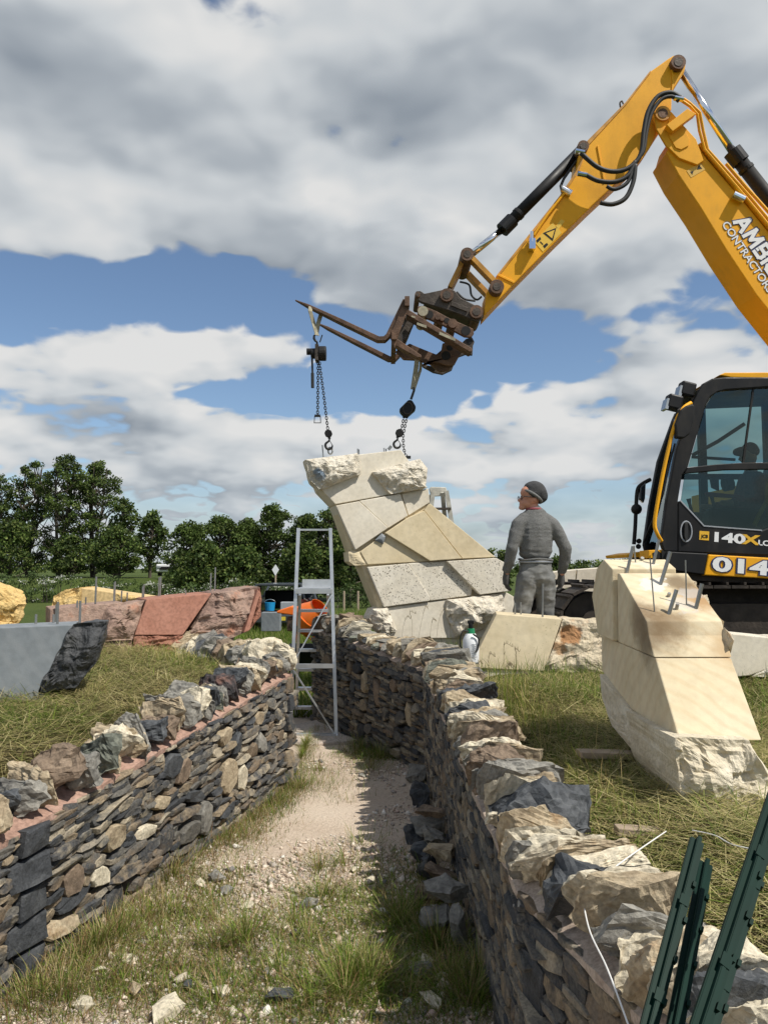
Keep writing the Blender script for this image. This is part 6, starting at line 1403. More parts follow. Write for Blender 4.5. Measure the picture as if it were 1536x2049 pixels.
def worker():
    org = Vector((1.375, 7.0, .66)); man = thing('person', org, 'man in grey jumper, grey jeans and dark beanie looking up at the stones', 'person'); rot = Matrix.Rotation(R(10), 3, 'Z')
    # local frame: x right, y away from the camera (he faces away), z up; head turned to his left (-x)
    wr = lambda q: .006 * nz((q.x * 1.4, q.y * 1.4, q.z * 5), 4, 3)
    hl = (-.05, .02, 1.60)
    fing = []
    def hand(s, wx, wy, wz):
        ch = [limb((wx, wy, wz, .030, .034), (wx + s * .002, wy + .01, wz - .05, .034, .042), (wx, wy + .015, wz - .085, .030, .045))]
        for k, (dy, ln) in enumerate(((-.034, .062), (-.012, .074), (.011, .07), (.032, .056))):
            b = (wx, wy + .015 + dy, wz - .10)
            ch.append(limb((*b, .0115, .0115), (b[0] - s * .012, b[1] + .006, b[2] - ln * .55, .0105, .0105), (b[0] - s * .038, b[1] + .010, b[2] - ln * .80, .0095, .0095)))
        ch.append(limb((wx - s * .006, wy + .045, wz - .045, .014, .014), (wx - s * .022, wy + .068, wz - .078, .0125, .0125), (wx - s * .034, wy + .066, wz - .105, .011, .011)))
        return ch
    LH = hand(-1, -.252, .07, .90); RH = hand(1, .265, .05, .89)
    body = [limb((0, .01, .93, .12, .085), (0, .0, 1.10, .11, .08), (0, -.005, 1.28, .13, .085), (0, 0, 1.37, .10, .07), (-.005, .0, 1.47, .058, .058), (-.03, .012, 1.520, .056, .058)),
            limb((-.03, .01, 1.570, .078, .074), (-.045, .012, 1.630, .086, .076)), limb((-.10, .015, 1.535, .038, .048), (-.06, .012, 1.530, .05, .058)),                # skull, jaw
            limb((-.125, .018, 1.575, .016, .012), (-.148, .02, 1.558, .013, .013)), limb((-.128, .018, 1.522, .015, .022), (-.118, .018, 1.515, .018, .024)), limb((-.128, .018, 1.493, .02, .022), (-.11, .016, 1.495, .026, .03)),   # nose, mouth, chin
            limb((-.02, -.066, 1.570, .018, .010), (-.016, -.068, 1.545, .012, .008)), limb((-.02, .09, 1.570, .018, .010), (-.016, .09, 1.545, .012, .008)),          # ears
            limb((-.09, 0, 1.36, .05, .05), (-.155, -.01, 1.33, .045, .05), (-.205, -.025, 1.22, .038, .042), (-.232, -.03, 1.12, .034, .036), (-.245, .02, .99, .028, .03), (-.252, .06, .90, .026, .03)), limb((.09, 0, 1.36, .05, .05), (.16, -.01, 1.33, .045, .05), (.225, -.035, 1.22, .038, .042), (.268, -.05, 1.12, .034, .036), (.275, 0, .99, .028, .03), (.265, .04, .89, .026, .03)),
            limb((-.07, .01, .90, .06, .07), (-.13, .02, .50, .06, .07), (-.17, .0, .10, .045, .05)), limb((.07, .01, .90, .06, .07), (.09, .02, .50, .06, .07), (.10, .0, .10, .045, .05)),
            limb((-.17, 0, .05, .045, .045), (-.19, .16, .035, .045, .035)), limb((.10, 0, .05, .045, .045), (.12, .16, .035, .045, .035))]
    body_part('body', body, M_SKIN, man, org, rot, .009, 1)
    jm = [limb((0, .0, 1.08, .158, .118), (0, -.005, 1.12, .158, .118), (0, -.008, 1.20, .163, .118), (0, -.008, 1.30, .168, .115), (0, -.005, 1.37, .15, .10), (0, 0, 1.425, .12, .085), (-.004, 0, 1.45, .085, .07)),
          limb((-.09, 0, 1.38, .075, .08), (-.155, -.01, 1.335, .072, .076), (-.205, -.025, 1.22, .060, .066), (-.232, -.03, 1.12, .056, .060), (-.245, .02, .99, .048, .052), (-.252, .06, .925, .040, .044)),
          limb((.09, 0, 1.38, .075, .08), (.16, -.01, 1.335, .072, .076), (.225, -.035, 1.22, .060, .066), (.268, -.05, 1.12, .058, .062), (.275, 0, .99, .050, .054), (.265, .04, .915, .040, .044))]
    fold = lambda q: .005 * nz((q.x * 1.2, q.y, q.z * 3.2), 6, 3) + (.004 * math.sin(q.z * 80 + 9 * q.x) if (q.z < 1.10 and abs(q.x) < .17) else 0) + (.003 * math.sin(q.z * 90 + q.y * 60 + q.x * 20) if abs(q.x) > .2 and q.z < 1.02 else 0)
    j = body_part('jumper', jm, M_KNIT, man, org, rot, .011, 1, fold)
    MB().tube([org + rot @ Vector((.155 * math.cos(t), -.002 + .116 * math.sin(t), 1.02 + .006 * math.sin(3 * t))) for t in np.linspace(0, 6.28, 33)[:-1]], .009, 8, True).build('waistband', M_KNIT, j, True)
    tr = [limb((0, .005, .98, .148, .112), (0, 0, .90, .160, .125), (0, 0, .85, .155, .122)), limb((-.085, -.005, .86, .096, .118), (-.10, .0, .75, .096, .108), (-.125, .01, .60, .086, .092), (-.14, .015, .48, .076, .082), (-.155, .0, .28, .072, .078), (-.168, .0, .09, .070, .076)),
          limb((.085, -.005, .86, .096, .118), (.09, .0, .75, .094, .108), (.095, .01, .60, .084, .092), (.097, .015, .48, .075, .082), (.10, .0, .28, .072, .078), (.10, 0, .09, .070, .076))]
    crease = lambda q: .007 * nz((q.x * 1.5 + q.z * .8, q.y * 1.5, q.z * 3.0), 7, 3) + (.0035 * math.sin(q.z * 46 + q.x * 26 + q.y * 14) if q.z < .86 else 0)
    t = body_part('jeans', tr, M_JEAN, man, org, rot, .011, 1, crease)
    belt = MB().tube([org + rot @ Vector((.150 * math.cos(a), .003 + .113 * math.sin(a), 1.0)) for a in np.linspace(0, 6.28, 33)[:-1]], .010, 6, True).build('belt', M_GREYL, man, True)
    for sx in (-.078, .085):
        w = [(-.045, .05), (.045, .05), (.045, -.04), (0, -.06), (-.045, -.04)]
        MB().prism([org + rot @ Vector((sx + a, -.114 + .5 * (sx + a) ** 2 * 6 - (.003 if abs(a) < .02 else 0), .88 + b)) for a, b in w], [org + rot @ Vector((sx + a, -.07, .88 + b)) for a, b in w]).build('back_pocket', M_JEAN, man)
    hb = [limb((-.012, .012, 1.625, .102, .096), (.0, .012, 1.670, .100, .094), (.035, .012, 1.635, .088, .090), (.06, .012, 1.605, .070, .080))]
    hat = body_part('beanie', hb, M_HAT, man, org, rot, .009, 1, lambda q: .004 * nz(q, 14, 3))
    ring = [Vector((-.045 + .088 * math.cos(a) * .92, .012 + .095 * math.sin(a), 1.598 - .055 * math.cos(a))) for a in np.linspace(0, 6.28, 33)[:-1]]
    MB().tube([org + rot @ (p + Vector((.025, 0, 0))) for p in ring], .014, 8, True).build('hat_band', M_HATB, hat, True)
    MB().tube([org + rot @ Vector((-.01 + .062 * math.cos(a), .0 + .058 * math.sin(a), 1.478)) for a in np.linspace(0, 6.28, 25)[:-1]], .014, 8, True).build('collar', M_PINK, man, True)
    gl_ = MB().tube([org + rot @ Vector(p) for p in [(-.02, -.072, 1.582), (-.09, -.072, 1.588), (-.128, -.06, 1.590)]], .004, 6)
    for sy in (-.022, .055): gl_.tube([org + rot @ Vector((-.134, sy + .02 * math.cos(a), 1.582 + .017 * math.sin(a))) for a in np.linspace(0, 6.28, 15)[:-1]], .0035, 6, True)
    gl_.build('glasses', M_RUBBER, man)
    for ch in (LH, RH): body_part('glove', ch, M_GLOVE, man, org, rot, .0055, 0)
    for sx in (-.17, .10):
        body_part('boot', [limb((sx, -.02, .07, .052, .06), (sx, 0, .05, .052, .07), (sx - .01, .13, .04, .05, .06), (sx - .015, .18, .035, .042, .04))], M_RUBBER, man, org, rot, .012, 1)
worker()
def operator():
    org = Vector((3.86, 8.05, 2.10)); op = thing('person', org, 'seated digger driver in a dull red shirt behind the cab glass', 'person'); rot = Matrix.Rotation(R(90), 3, 'Z')   # faces -x
    b = [limb((0, 0, .03, .15, .12), (0, .02, .20, .14, .11), (0, 0, .40, .15, .10), (0, 0, .50, .08, .07), (0, 0, .58, .055, .055)), limb((0, .02, .66, .075, .09), (0, .025, .72, .078, .09)), limb((0, .11, .66, .014, .016), (0, .12, .64, .013, .015)),
         limb((-.08, .02, .02, .085, .085), (-.10, .40, .05, .07, .07), (-.10, .46, -.30, .05, .05)), limb((.08, .02, .02, .085, .085), (.10, .40, .05, .07, .07), (.10, .46, -.30, .05, .05)),
         limb((-.15, 0, .44, .055, .055), (-.24, .05, .20, .045, .045), (-.24, .34, .16, .035, .035), (-.24, .42, .17, .03, .03)), limb((.15, 0, .44, .055, .055), (.24, .05, .20, .045, .045), (.24, .34, .16, .035, .035), (.24, .42, .17, .03, .03))]
    body_part('body', b, M_SKIN, op, org, rot, .016, 1)
    s = [limb((0, 0, .03, .165, .135), (0, .02, .20, .16, .125), (0, 0, .40, .17, .12), (0, 0, .47, .10, .09)), limb((-.15, 0, .44, .068, .068), (-.245, .05, .20, .058, .058), (-.245, .28, .17, .048, .048)), limb((.15, 0, .44, .068, .068), (.245, .05, .20, .058, .058), (.245, .28, .17, .048, .048))]
    body_part('shirt', s, M_FLEECE, op, org, rot, .016, 1); body_part('trousers', [limb((-.08, .0, .0, .10, .10), (-.10, .40, .05, .08, .08), (-.10, .46, -.28, .06, .06)), limb((.08, .0, .0, .10, .10), (.10, .40, .05, .08, .08), (.10, .46, -.28, .06, .06))], M_JEAN, op, org, rot, .018, 1)
    body_part('cap', [limb((0, .0, .735, .088, .10), (0, .0, .76, .075, .085)), limb((0, .10, .73, .06, .05), (0, .15, .725, .05, .03))], M_HAT, op, org, rot, .012, 1)
operator()

# ------------------------------------------------------------------ trees, hedges
def leafmesh(name, centers, radii, per, size, pal, seed, parent, flowers=None):
    rs = np.random.RandomState(seed); n = len(centers) * per
    c = np.repeat(np.array(centers), per, 0); r = np.repeat(np.array(radii), per)[:, None]
    d = rs.normal(0, 1, (n, 3)); d /= np.linalg.norm(d, axis=1)[:, None]; p = c + d * r * rs.rand(n, 1) ** .45 * np.array([1, 1, .72])
    a = rs.normal(0, 1, (n, 3)); a /= np.linalg.norm(a, axis=1)[:, None]; b = np.cross(a, rs.normal(0, 1, (n, 3))); b /= np.linalg.norm(b, axis=1)[:, None]
    s = size * rs.uniform(.6, 1.3, (n, 1)); V = np.stack([p - a * s * .55, p + b * s * .34, p + a * s * .55, p - b * s * .34], 1).reshape(-1, 3)
    Q = np.arange(4 * n).reshape(-1, 4); tone = np.repeat(rs.uniform(.6, 1.4, len(centers)), per)[:, None]
    col = pal[rs.randint(0, len(pal), n)] * tone * rs.uniform(.8, 1.2, (n, 1))
    if flowers is not None:
        fm = np.repeat(rs.rand(len(centers)) < flowers, per) & (d[:, 2] > -.2) & (rs.rand(n) < .55); col[fm] = np.array([.62, .62, .55]) * rs.uniform(.8, 1.1, (fm.sum(), 1))
    og = np.array(ORG[parent]); o = stuffmesh(name, V - og, Q, np.repeat(col, 4, 0), M_LEAF, None, True); o.parent = parent; ORG[o] = ORG[parent]; return o
TG = np.array([[.045, .075, .017], [.07, .112, .023], [.10, .145, .032], [.036, .062, .016], [.13, .16, .042]])
TG2 = np.array([[.05, .08, .018], [.075, .115, .024], [.10, .14, .032]])
def tree(u, Y, z0, vtop, spread, label, seed, clumps=70, per=70, low=.25, size=.24, lean=0.0, pal=TG, cat='tree', stems=1, cr=.62):
    rg = random.Random(seed); base = P(u, 1150, Y); base.z = z0; H = P(u, vtop, Y).z - z0
    t = thing('tree' if cat == 'tree' else 'bush', base, label, cat, 'trees along the embankment'); mb = MB(); cs = []; rr = []
    tops = []
    for s in range(stems):
        a = rg.uniform(0, 6.28); o = Vector((math.cos(a), math.sin(a), 0)) * (spread * .22 if stems > 1 else 0)
        pts = [base - Vector((0, 0, .2)), base + o * .4 + Vector((0, 0, H * .3)), base + o + Vector((lean * H * .5, 0, H * .6)), base + o * 1.3 + Vector((lean * H, 0, H * .93))]
        sp_ = spline(pts, 5); r0 = .045 * H ** .7 * (1 if stems == 1 else .75); mb.tube(sp_, [max(.03, r0 * (1 - .85 * i / (len(sp_) - 1))) for i in range(len(sp_))], 7); tops.append(sp_)
    for k in range(clumps):
        zf = low + (1 - low) * rg.random() ** .8; w = spread * (math.sin(min(1, (zf - low + .12) / (1 - low + .12)) * math.pi) ** .55) * (.45 + .55 * (1 if zf < .75 else 1)); a = rg.uniform(0, 6.28); q = rg.random() ** .5
        c = base + Vector((math.cos(a) * w * q + lean * H * zf, math.sin(a) * w * q, H * zf * rg.uniform(.93, 1.0))); cs.append(c); rr.append(rg.uniform(.65, 1.25) * cr)
        sp_ = rg.choice(tops); i = min(range(len(sp_)), key=lambda j: abs(sp_[j].z - (c.z - H * .16))); st = sp_[i]; md = st.lerp(c, .55) + Vector((0, 0, -.08 * H * rg.random()))
        mb.tube([st, md, c], [.05, .035, .015], 5)
    mb.build('trunk', M_BARK, t); leafmesh('crown', [tuple(c) for c in cs], rr, per, size, pal, seed, t); return t
EZ = 1.0
T = [(-30, 55, 940, 2.3, 'tall dark poplar at the near end of the embankment row'), (55, 56, 922, 2.2, 'broad airy poplar with sky showing through its crown'), (118, 54, 910, 2.4, 'tallest poplar of the embankment row, with an open dark crown'), (185, 55, 920, 2.2, 'tall poplar whose crown slopes down beside the tallest one')]
for k, (u, Y, vt, sp_, lab) in enumerate(T): tree(u, Y, EZ, vt, sp_, lab, 100 + k, 125, 85, .10, .15, pal=TG, stems=3, cr=.42, lean=.03)
tree(238, 53, EZ, 990, 1.0, 'thin poplar leaning away from the tall row', 110, 40, 60, .35, .2, .06, cr=.42)
tree(232, 50, EZ, 1056, 1.75, 'low round bushy tree in front of the poplar row', 111, 90, 70, .12, .17, pal=TG, cr=.5)
tree(300, 52, EZ, 1024, 1.0, 'slim windblown poplar standing at the end of the row', 112, 55, 55, .25, .2, .04, cr=.40)
tree(20, 52, EZ, 1040, 1.8, 'dark bushy thorn tree under the poplars', 113, 70, 70, .1, .18, cr=.55); tree(140, 52, EZ, 1075, 1.6, 'low thicket tree under the tallest poplar', 114, 60, 70, .1, .18, cr=.5)
for k, (u, Y, vt, sp_, lab) in enumerate([(378, 48, 1046, 1.6, 'round-headed tree beside the white pickup'), (440, 49, 1034, 1.9, 'broad dense tree behind the red sandstone sculpture'), (492, 50, 1040, 1.5, 'mid green tree behind the small parked digger'), (548, 50, 1012, 2.0, 'tallest dense tree of the middle clump'), (612, 49, 1030, 1.6, 'dense dark tree behind the podium steps'), (668, 48, 1014, 2.0, 'dark tree beside the leaning limestone sculpture'), (735, 49, 1012, 2.2, 'dark tree partly hidden by the leaning limestone sculpture')]):
    tree(u, Y, .1, vt, sp_, lab, 130 + k, 125, 85, .06, .15, pal=TG2 if k in (0, 2, 3) else TG, stems=2, cr=.48)
for k, (u, Y, vt, sp_, lab) in enumerate([(405, 46, 1095, 1.5, 'leafy thicket below the round-headed tree'), (480, 46, 1100, 1.4, 'leafy thicket below the broad dense tree'), (610, 46, 1090, 1.6, 'shaded thicket behind the podium steps'), (700, 46, 1080, 1.8, 'shaded thicket beside the leaning sculpture')]): tree(u, Y, -.2, vt, sp_, lab, 150 + k, 90, 70, .03, .2, cr=.6, cat='bush')
for k, (u, vt, lab) in enumerate([(985, 1104, 'small far tree between the limestone sculpture and the man'), (1006, 1100, 'small far tree touching the outline of the man'), (1118, 1112, 'small far tree on the field side of the man')]): tree(u, 70, -.1, vt, 1.0, lab, 160 + k, 30, 60, .1, .25, cr=.55)
def hedge(name, label, pts, Y, zb, seed, flowers, dens=16, size=.10, cr=.34):
    rg = random.Random(seed); a = P(pts[0][0], 1150, Y); t = thing(name, (a.x, Y, zb), label, 'hedge'); cs = []; rr = []; st = MB()
    for (u0, v0), (u1, v1) in zip(pts, pts[1:]):
        A = P(u0, v0, Y); B = P(u1, v1, Y); n = int((B - A).length * dens)
        for k in range(n):
            q = A.lerp(B, rg.random()); h = q.z - zb; c = Vector((q.x, Y + rg.uniform(-.5, 1.2), zb + h * rg.random() ** .7 * rg.uniform(.85, 1.05))); cs.append(tuple(c)); rr.append(cr * rg.uniform(.7, 1.3))
            if k % 4 == 0: st.tube([Vector((q.x, Y + .2, zb - .2)), c], [.04, .015], 4)
    st.build('stems', M_BARK, t); leafmesh('foliage', cs, rr, 55, size, np.array([[.045, .075, .02], [.065, .10, .03], [.085, .12, .035]]), seed, t, flowers); return t
hedge('flowering_hedge', 'hedge bank speckled with white blossom below the poplar row', [(-70, 1152), (40, 1150), (150, 1155), (250, 1160), (340, 1165)], 44, -.4, 201, .35)
hedge('flowering_hedge', 'white flowered bramble bank beyond the red sandstone sculpture', [(340, 1180), (420, 1168), (470, 1158), (530, 1172), (600, 1175)], 42, -.4, 202, .5)
hedge('clipped_hedge', 'low dark hedge at the field edge beside the leaning sculpture', [(672, 1182), (700, 1172), (760, 1176), (800, 1180)], 38, -.4, 203, .0)
for k, u in enumerate((688, 716)): q = P(u, 1208, 36); o = MB().cyl((q.x, 36, -.5), (q.x, 36, .55), .05, n=8).build('fence_stake', M_WOOD); tag(o, 'short wooden fence stake before the low dark hedge', 'stake', 'fence stakes by the hedge')
def embank():
    v = []; f = []; xs = np.linspace(-60, -7, 40); prof = [(45, -.5), (47.5, .95), (70, 1.05), (90, .3), (91, -.6)]
    for x in xs:
        for y, zz in prof: v.append(Vector((x, y, (zz + .08 * nz((x, y, 0), .4)) * (1 if x < -10 else max(.0, (-7 - x) / 3)) - (0 if x < -10 else .3))))
    m = len(prof)
    for i in range(len(xs) - 1):
        for k in range(m - 1): f.append((i * m + k, i * m + m + k, i * m + m + k + 1, i * m + k + 1))
    tag(mobj('embankment', v, f, M_FIELD, None, True, origin=(0, 0, 0)), kind='structure')
embank()
def far_wood():
    rg = random.Random(9); cs = []; rr = []
    t = mobj('far_wood', [(0, 300, -.5), (1, 300, -.5), (0, 301, -.5)], [(0, 1, 2)], M_BARK, None, origin=(0, 300, 0)); tag(t, 'distant dark line of trees along the horizon', 'wood', kind='stuff')
    for k in range(420):
        x = rg.uniform(-230, 230); h = 4.5 + 3.0 * nz((x, 0, 0), .03) + rg.uniform(-1, 1); Y = 300 + rg.uniform(-8, 20)
        for j in range(3): cs.append((x + rg.uniform(-1, 1), Y, h * (j + .5) / 3)); rr.append(rg.uniform(1.4, 2.4))
    leafmesh('foliage', cs, rr, 26, 1.0, TG, 9, t)
far_wood()

# ------------------------------------------------------------------ far things
def wheel(parent, c, r, w, ax=(1, 0, 0)):
    ax = Vector(ax); t = MB().cyl(c - ax * w / 2, c + ax * w / 2, r, n=20).build('wheel', M_RUBBER, parent); bevel(t, r * .12)
    MB().cyl(c - ax * (w / 2 + .005), c + ax * (w / 2 + .005), r * .58, n=16).build('rim', M_GREYL, t); return t
def estate():
    Y = 23.0; zb = field_z(-3.2, Y); cx = P(556, 1200, Y).x; c = Vector((cx, Y, zb)); car = thing('parked_car', c, 'dark grey estate car parked in the meadow with its back open', 'car')
    paint = plain('dark_grey_car_paint', (.055, .062, .07), .3, .3, .1, coat=.5); w = .84
    def box(name, x, y, z, a, b, d, m, bev=.02): return bevel(MB().box(c + Vector((x, y, z)), (a, b, d)).build(name, m, car), bev)
    side = [(0, .35), (0, .95), (.12, 1.0), (.9, 1.02), (2.6, 1.0), (3.4, .92), (4.3, .82), (4.4, .45), (4.3, .30), (.1, .28)]
    for s in (-1, 1):
        MB().prism([c + Vector((s * w, y, zz)) for y, zz in side], [c + Vector((s * (w - .10), y, zz)) for y, zz in side]).build('side_panel', paint, car)
        for (y0, y1) in ((.0, .25), (1.1, 1.25), (2.4, 3.1)): MB().prism([c + Vector((s * w, y0, 1.0)), c + Vector((s * w, y0 + .12, 1.0)), c + Vector((s * (w - .12), y1 + .02, 1.44)), c + Vector((s * (w - .12), y1 - .1, 1.44))], [c + Vector((s * (w - .07), y0, 1.0)), c + Vector((s * (w - .07), y0 + .12, 1.0)), c + Vector((s * (w - .19), y1 + .02, 1.44)), c + Vector((s * (w - .19), y1 - .1, 1.44))]).build('pillar', paint, car)
        MB().add([c + Vector((s * (w - .03), .2, 1.0)), c + Vector((s * (w - .03), 2.6, 1.0)), c + Vector((s * (w - .13), 2.3, 1.43)), c + Vector((s * (w - .13), .3, 1.43))], [(0, 1, 2, 3)]).build('side_window', M_DGLASS, car)
        o = box('tail_light', s * (w - .07), -.02, .86, .16, .06, .34, M_RED_L, .01)
        for y in (.75, 3.5): wheel(car, c + Vector((s * (w - .09), y, .31)), .31, .2)
    bevel(MB().prism([c + Vector((-.72, .15, 1.42)), c + Vector((-.68, .15, 1.49)), c + Vector((.68, .15, 1.49)), c + Vector((.72, .15, 1.42))], [c + Vector((-.70, 2.5, 1.42)), c + Vector((-.64, 2.4, 1.48)), c + Vector((.64, 2.4, 1.48)), c + Vector((.70, 2.5, 1.42))]).build('roof', paint, car), .02)
    box('bumper', 0, -.04, .46, 1.62, .2, .26, paint, .04); box('load_sill', 0, .02, .64, 1.3, .1, .1, M_BLACK); box('boot_floor', 0, 1.0, .60, 1.4, 1.9, .06, M_BLACK); box('bonnet', 0, 3.6, .80, 1.5, 1.5, .12, paint, .05); box('seat_row', 0, 1.9, .95, 1.35, .15, .6, M_BLACK, .05)
    box('number_plate', 0, -.145, .47, .5, .012, .11, plain('yellow_plate', (.7, .55, .05), .5), .002)
    tg = MB().prism([c + Vector((.84, .0, .50)), c + Vector((.84, .0, 1.0)), c + Vector((.74, .08, 1.42)), c + Vector((1.06, -.66, 1.40)), c + Vector((1.20, -.74, 1.0)), c + Vector((1.20, -.74, .55))], [c + Vector((.90, .02, .50)), c + Vector((.90, .02, 1.0)), c + Vector((.80, .10, 1.42)), c + Vector((1.12, -.64, 1.40)), c + Vector((1.26, -.72, 1.0)), c + Vector((1.26, -.72, .55))]).build('rear_door', paint, car); bevel(tg, .015)
    MB().prism([c + Vector((.84, -.04, 1.02)), c + Vector((.76, .0, 1.36)), c + Vector((1.02, -.60, 1.35)), c + Vector((1.15, -.68, 1.02))], [c + Vector((.83, -.045, 1.02)), c + Vector((.75, -.005, 1.36)), c + Vector((1.01, -.605, 1.35)), c + Vector((1.14, -.685, 1.02))]).build('rear_window', M_DGLASS, tg)
    b = c + Vector((-.28, .30, .63)); v = thing('blue_bucket', b, 'bright blue bucket standing in the open boot of the estate car', 'bucket')
    MB().cyl(b, b + Vector((0, 0, .30)), .13, .16, 16).build('pail', M_BLUE, v); MB().tube([b + Vector((.16 * math.cos(t), 0, .30 + .09 * math.sin(t))) for t in np.linspace(0, 3.14, 9)], .008, 5).build('handle', M_STEELROD, v)
    b = c + Vector((.34, .25, .63)); o = bevel(MB().box(b + Vector((0, 0, .16)), (.55, .4, .32)).build('grey_crate', M_GREYL), .02); tag(o, 'grey plastic crate in the open boot of the estate car', 'crate')
estate()
def mixer():
    Y = 16.6; c = Vector((P(612, 1250, Y).x, Y, field_z(-1.6, Y))); m = thing('cement_mixer', c, 'orange cement mixer standing in the meadow behind the podium steps', 'cement mixer')
    ax = Vector((.55, -.35, .62)).normalized(); d0 = c + Vector((.08, 0, .72)); prof = [(-.34, .05), (-.33, .20), (-.22, .30), (.0, .34), (.10, .34), (.30, .22), (.36, .20), (.37, .21)]
    x = ax.orthogonal().normalized(); y = ax.cross(x); n = 24; v = []; f = []
    for a, r in prof:
        for k in range(n): t = 2 * math.pi * k / n; v.append(d0 + ax * a + x * r * math.cos(t) + y * r * math.sin(t))
    for i in range(len(prof) - 1):
        for k in range(n): f.append((i * n + k, i * n + (k + 1) % n, (i + 1) * n + (k + 1) % n, (i + 1) * n + k))
    f.append(tuple(range(n - 1, -1, -1))); dr = mobj('drum', v, f, M_ORANGE, m, True)
    MB().tube([d0 + ax * .05 + (x * math.cos(t) + y * math.sin(t)) * .35 for t in np.linspace(0, 6.28, 29)[:-1]], .016, 6, True).build('ring_gear', M_ORANGE, dr)
    MB().tube([c + Vector((-.30, .25, 0)), c + Vector((-.20, 0, .45)), c + Vector((-.05, -.1, .62)), c + Vector((.15, .0, .40)), c + Vector((.30, -.25, 0))], .03, 8).build('frame', M_ORANGE, m); MB().tube([c + Vector((-.30, -.25, .0)), c + Vector((-.15, 0, .45)), c + Vector((.30, .25, .1))], .03, 8).build('frame', M_ORANGE, m)
    hd = [(-.60, .88), (-.30, .98), (-.02, .93), (.02, .80), (-.05, .76), (-.60, .84)]
    bevel(MB().prism([c + Vector((a, -.22, b)) for a, b in hd], [c + Vector((a, .18, b)) for a, b in hd]).build('engine_hood', M_ORANGE, m), .02)
    bevel(MB().box(c + Vector((-.24, -.02, .60)), (.30, .3, .30)).build('engine', M_RUST, m), .03); MB().cyl(c + Vector((-.2, -.2, .6)), c + Vector((-.2, -.17, .6)), .12, n=16).build('engine_cover', M_DKSTEEL, m)
    for yy in (-.28, .28): wheel(m, c + Vector((.22, yy, .15)), .15, .06, (0, 1, 0))
    MB().tube([c + Vector((-.10, .2, 1.02)), c + Vector((-.05, .15, 1.12)), c + Vector((.02, .15, 1.08))], .02, 6).build('exhaust', M_DKSTEEL, m)
mixer()
def barrow():
    c = Vector((-.93, 10.2, field_z(-.9, 10.2))); b = thing('wheelbarrow', c, 'black wheelbarrow seen through the rungs of the podium steps', 'wheelbarrow')
    top = [(-.30, -.28), (.30, -.24), (.34, .3), (-.34, .3)]; bot = [(-.18, -.14), (.18, -.14), (.18, .2), (-.18, .2)]
    v = [c + Vector((x, y, .62)) for x, y in top] + [c + Vector((x, y, .38)) for x, y in bot] + [c + Vector((x * .95, y * .95, .615)) for x, y in top] + [c + Vector((x * .95, y * .95, .395)) for x, y in bot]
    f = [(0, 1, 5, 4), (1, 2, 6, 5), (2, 3, 7, 6), (3, 0, 4, 7), (4, 5, 6, 7), (9, 8, 12, 13), (10, 9, 13, 14), (11, 10, 14, 15), (8, 11, 15, 12), (15, 14, 13, 12), (0, 8, 9, 1), (1, 9, 10, 2), (2, 10, 11, 3), (3, 11, 8, 0)]
    mobj('tray', v, f, M_BLACK, b)
    for s in (-1, 1):
        MB().tube([c + Vector((-.85, .1 + s * .22, .62)), c + Vector((-.3, .1 + s * .2, .42)), c + Vector((.5, .1 + s * .05, .2))], .018, 6).build('handle', M_BLACK, b); MB().tube([c + Vector((-.28, s * .2 + .1, .40)), c + Vector((-.32, s * .24 + .1, 0)), c + Vector((-.15, s * .2 + .1, .38))], .014, 6).build('leg', M_BLACK, b)
    wheel(b, c + Vector((.48, .1, .19)), .19, .09, (0, 1, 0))
barrow()
p = G(634, 1336, .02); bk_ = thing('white_bucket', p, 'white plastic bucket on the ground behind the podium steps', 'bucket')
MB().cyl(p, p + Vector((0, 0, .21)), .105, .135, 20).cyl(p + Vector((0, 0, .19)), p + Vector((0, 0, .215)), .142, n=20).build('pail', M_WHITE, bk_, False)
MB().tube([p + Vector((.14 * math.cos(t), -.04 - .02 * math.sin(t), .19 - .10 * math.sin(t))) for t in np.linspace(0, 3.14, 11)], .004, 5).build('handle', M_STEELROD, bk_)
def pickup():
    Y = 62.; c = Vector((P(352, 1150, Y).x, Y, 1.0)); t = thing('white_pickup', c, 'white pickup parked on the embankment between the two tree clumps', 'pickup')
    def box(n, x, z, a, d, m, b=1.7, y=0, bev=.1): return bevel(MB().box(c + Vector((x, y, z)), (a, b, d)).build(n, m, t), bev)
    box('body', 0, .62, 1.9, .62, M_WHITE, 4.6); box('cab', 0, 1.18, 1.6, .6, M_WHITE, 2.0, .4, .2); box('windscreen', 0, 1.20, 1.42, .40, M_DGLASS, .05, -.62, .02); box('grille', 0, .62, 1.3, .24, M_BLACK, .08, -2.3, .02)
    for s in (-1, 1):
        box('headlight', s * .72, .72, .3, .16, M_GREYL, .08, -2.31, .02)
        for y in (-1.5, 1.5): wheel(t, c + Vector((s * .85, y, .33)), .36, .22)
pickup()
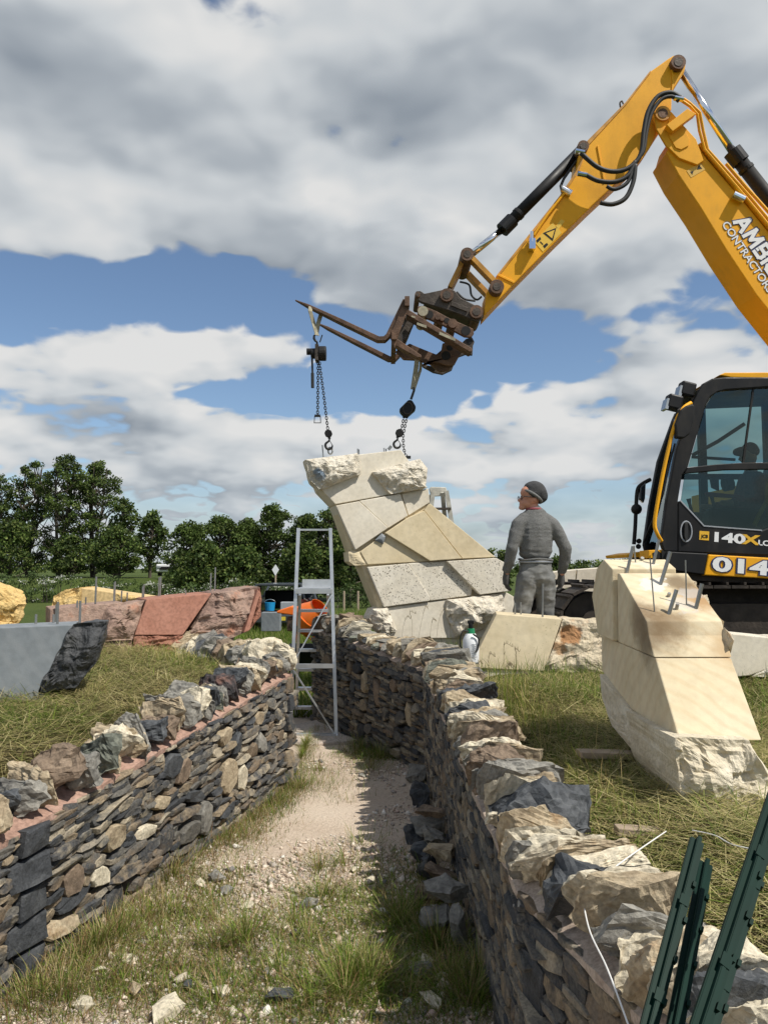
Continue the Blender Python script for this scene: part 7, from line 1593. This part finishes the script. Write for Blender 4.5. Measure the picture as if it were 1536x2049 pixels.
def minidigger():
    Y = 58.; c = Vector((P(508, 1150, Y).x, Y, .85)); t = thing('small_excavator', c, 'small white and black excavator parked before the middle tree clump', 'excavator')
    for y in (-.6, .6): bevel(MB().box(c + Vector((0, y, .22)), (2.0, .35, .44)).build('track', M_MUD, t), .12)
    bevel(MB().box(c + Vector((.15, 0, .65)), (1.5, 1.3, .4)).build('body', M_GREYL, t), .08)
    for x in (-.1, .75):
        for y in (-.5, .5): MB().box(c + Vector((x, y, 1.45)), (.08, .08, 1.3)).build('cab_post', M_BLACK, t)
    MB().box(c + Vector((.32, 0, 2.12)), (1.0, 1.15, .08)).build('cab_roof', M_BLACK, t); MB().box(c + Vector((.32, 0, 1.4)), (.75, .9, 1.1)).build('cab_glass', M_DGLASS, t)
    MB().tube([c + Vector((-.6, 0, .8)), c + Vector((-.95, 0, 1.7)), c + Vector((-1.25, 0, 2.2))], [.13, .14, .1], 8).build('boom', M_WHITE, t); MB().tube([c + Vector((-1.2, 0, 2.25)), c + Vector((-1.35, 0, 1.4)), c + Vector((-1.5, 0, .7))], [.1, .1, .07], 8).build('dipper', M_WHITE, t)
    MB().prism([c + Vector((-1.6, -.25, .75)), c + Vector((-1.3, -.25, .65)), c + Vector((-1.35, -.25, .3)), c + Vector((-1.65, -.25, .35))], [c + Vector((-1.6, .25, .75)), c + Vector((-1.3, .25, .65)), c + Vector((-1.35, .25, .3)), c + Vector((-1.65, .25, .35))]).build('bucket', M_DKSTEEL, t)
minidigger()
q = P(551, 1170, 44.); sg_ = thing('marker_post', (q.x, 44., -.3), 'white topped marker post standing before the dark middle trees', 'post')
MB().cyl((q.x, 44, -.4), (q.x, 44, 1.45), .05, n=8).build('post', M_WOOD, sg_); z_ = P(551, 1140, 44.).z; MB().prism([Vector((q.x - .2, 43.94, z_)), Vector((q.x, 43.94, z_ - .35)), Vector((q.x + .2, 43.94, z_)), Vector((q.x, 43.94, z_ + .3))], [Vector((q.x - .2, 43.97, z_)), Vector((q.x, 43.97, z_ - .35)), Vector((q.x + .2, 43.97, z_)), Vector((q.x, 43.97, z_ + .3))]).build('sign_plate', M_WHITE, sg_)
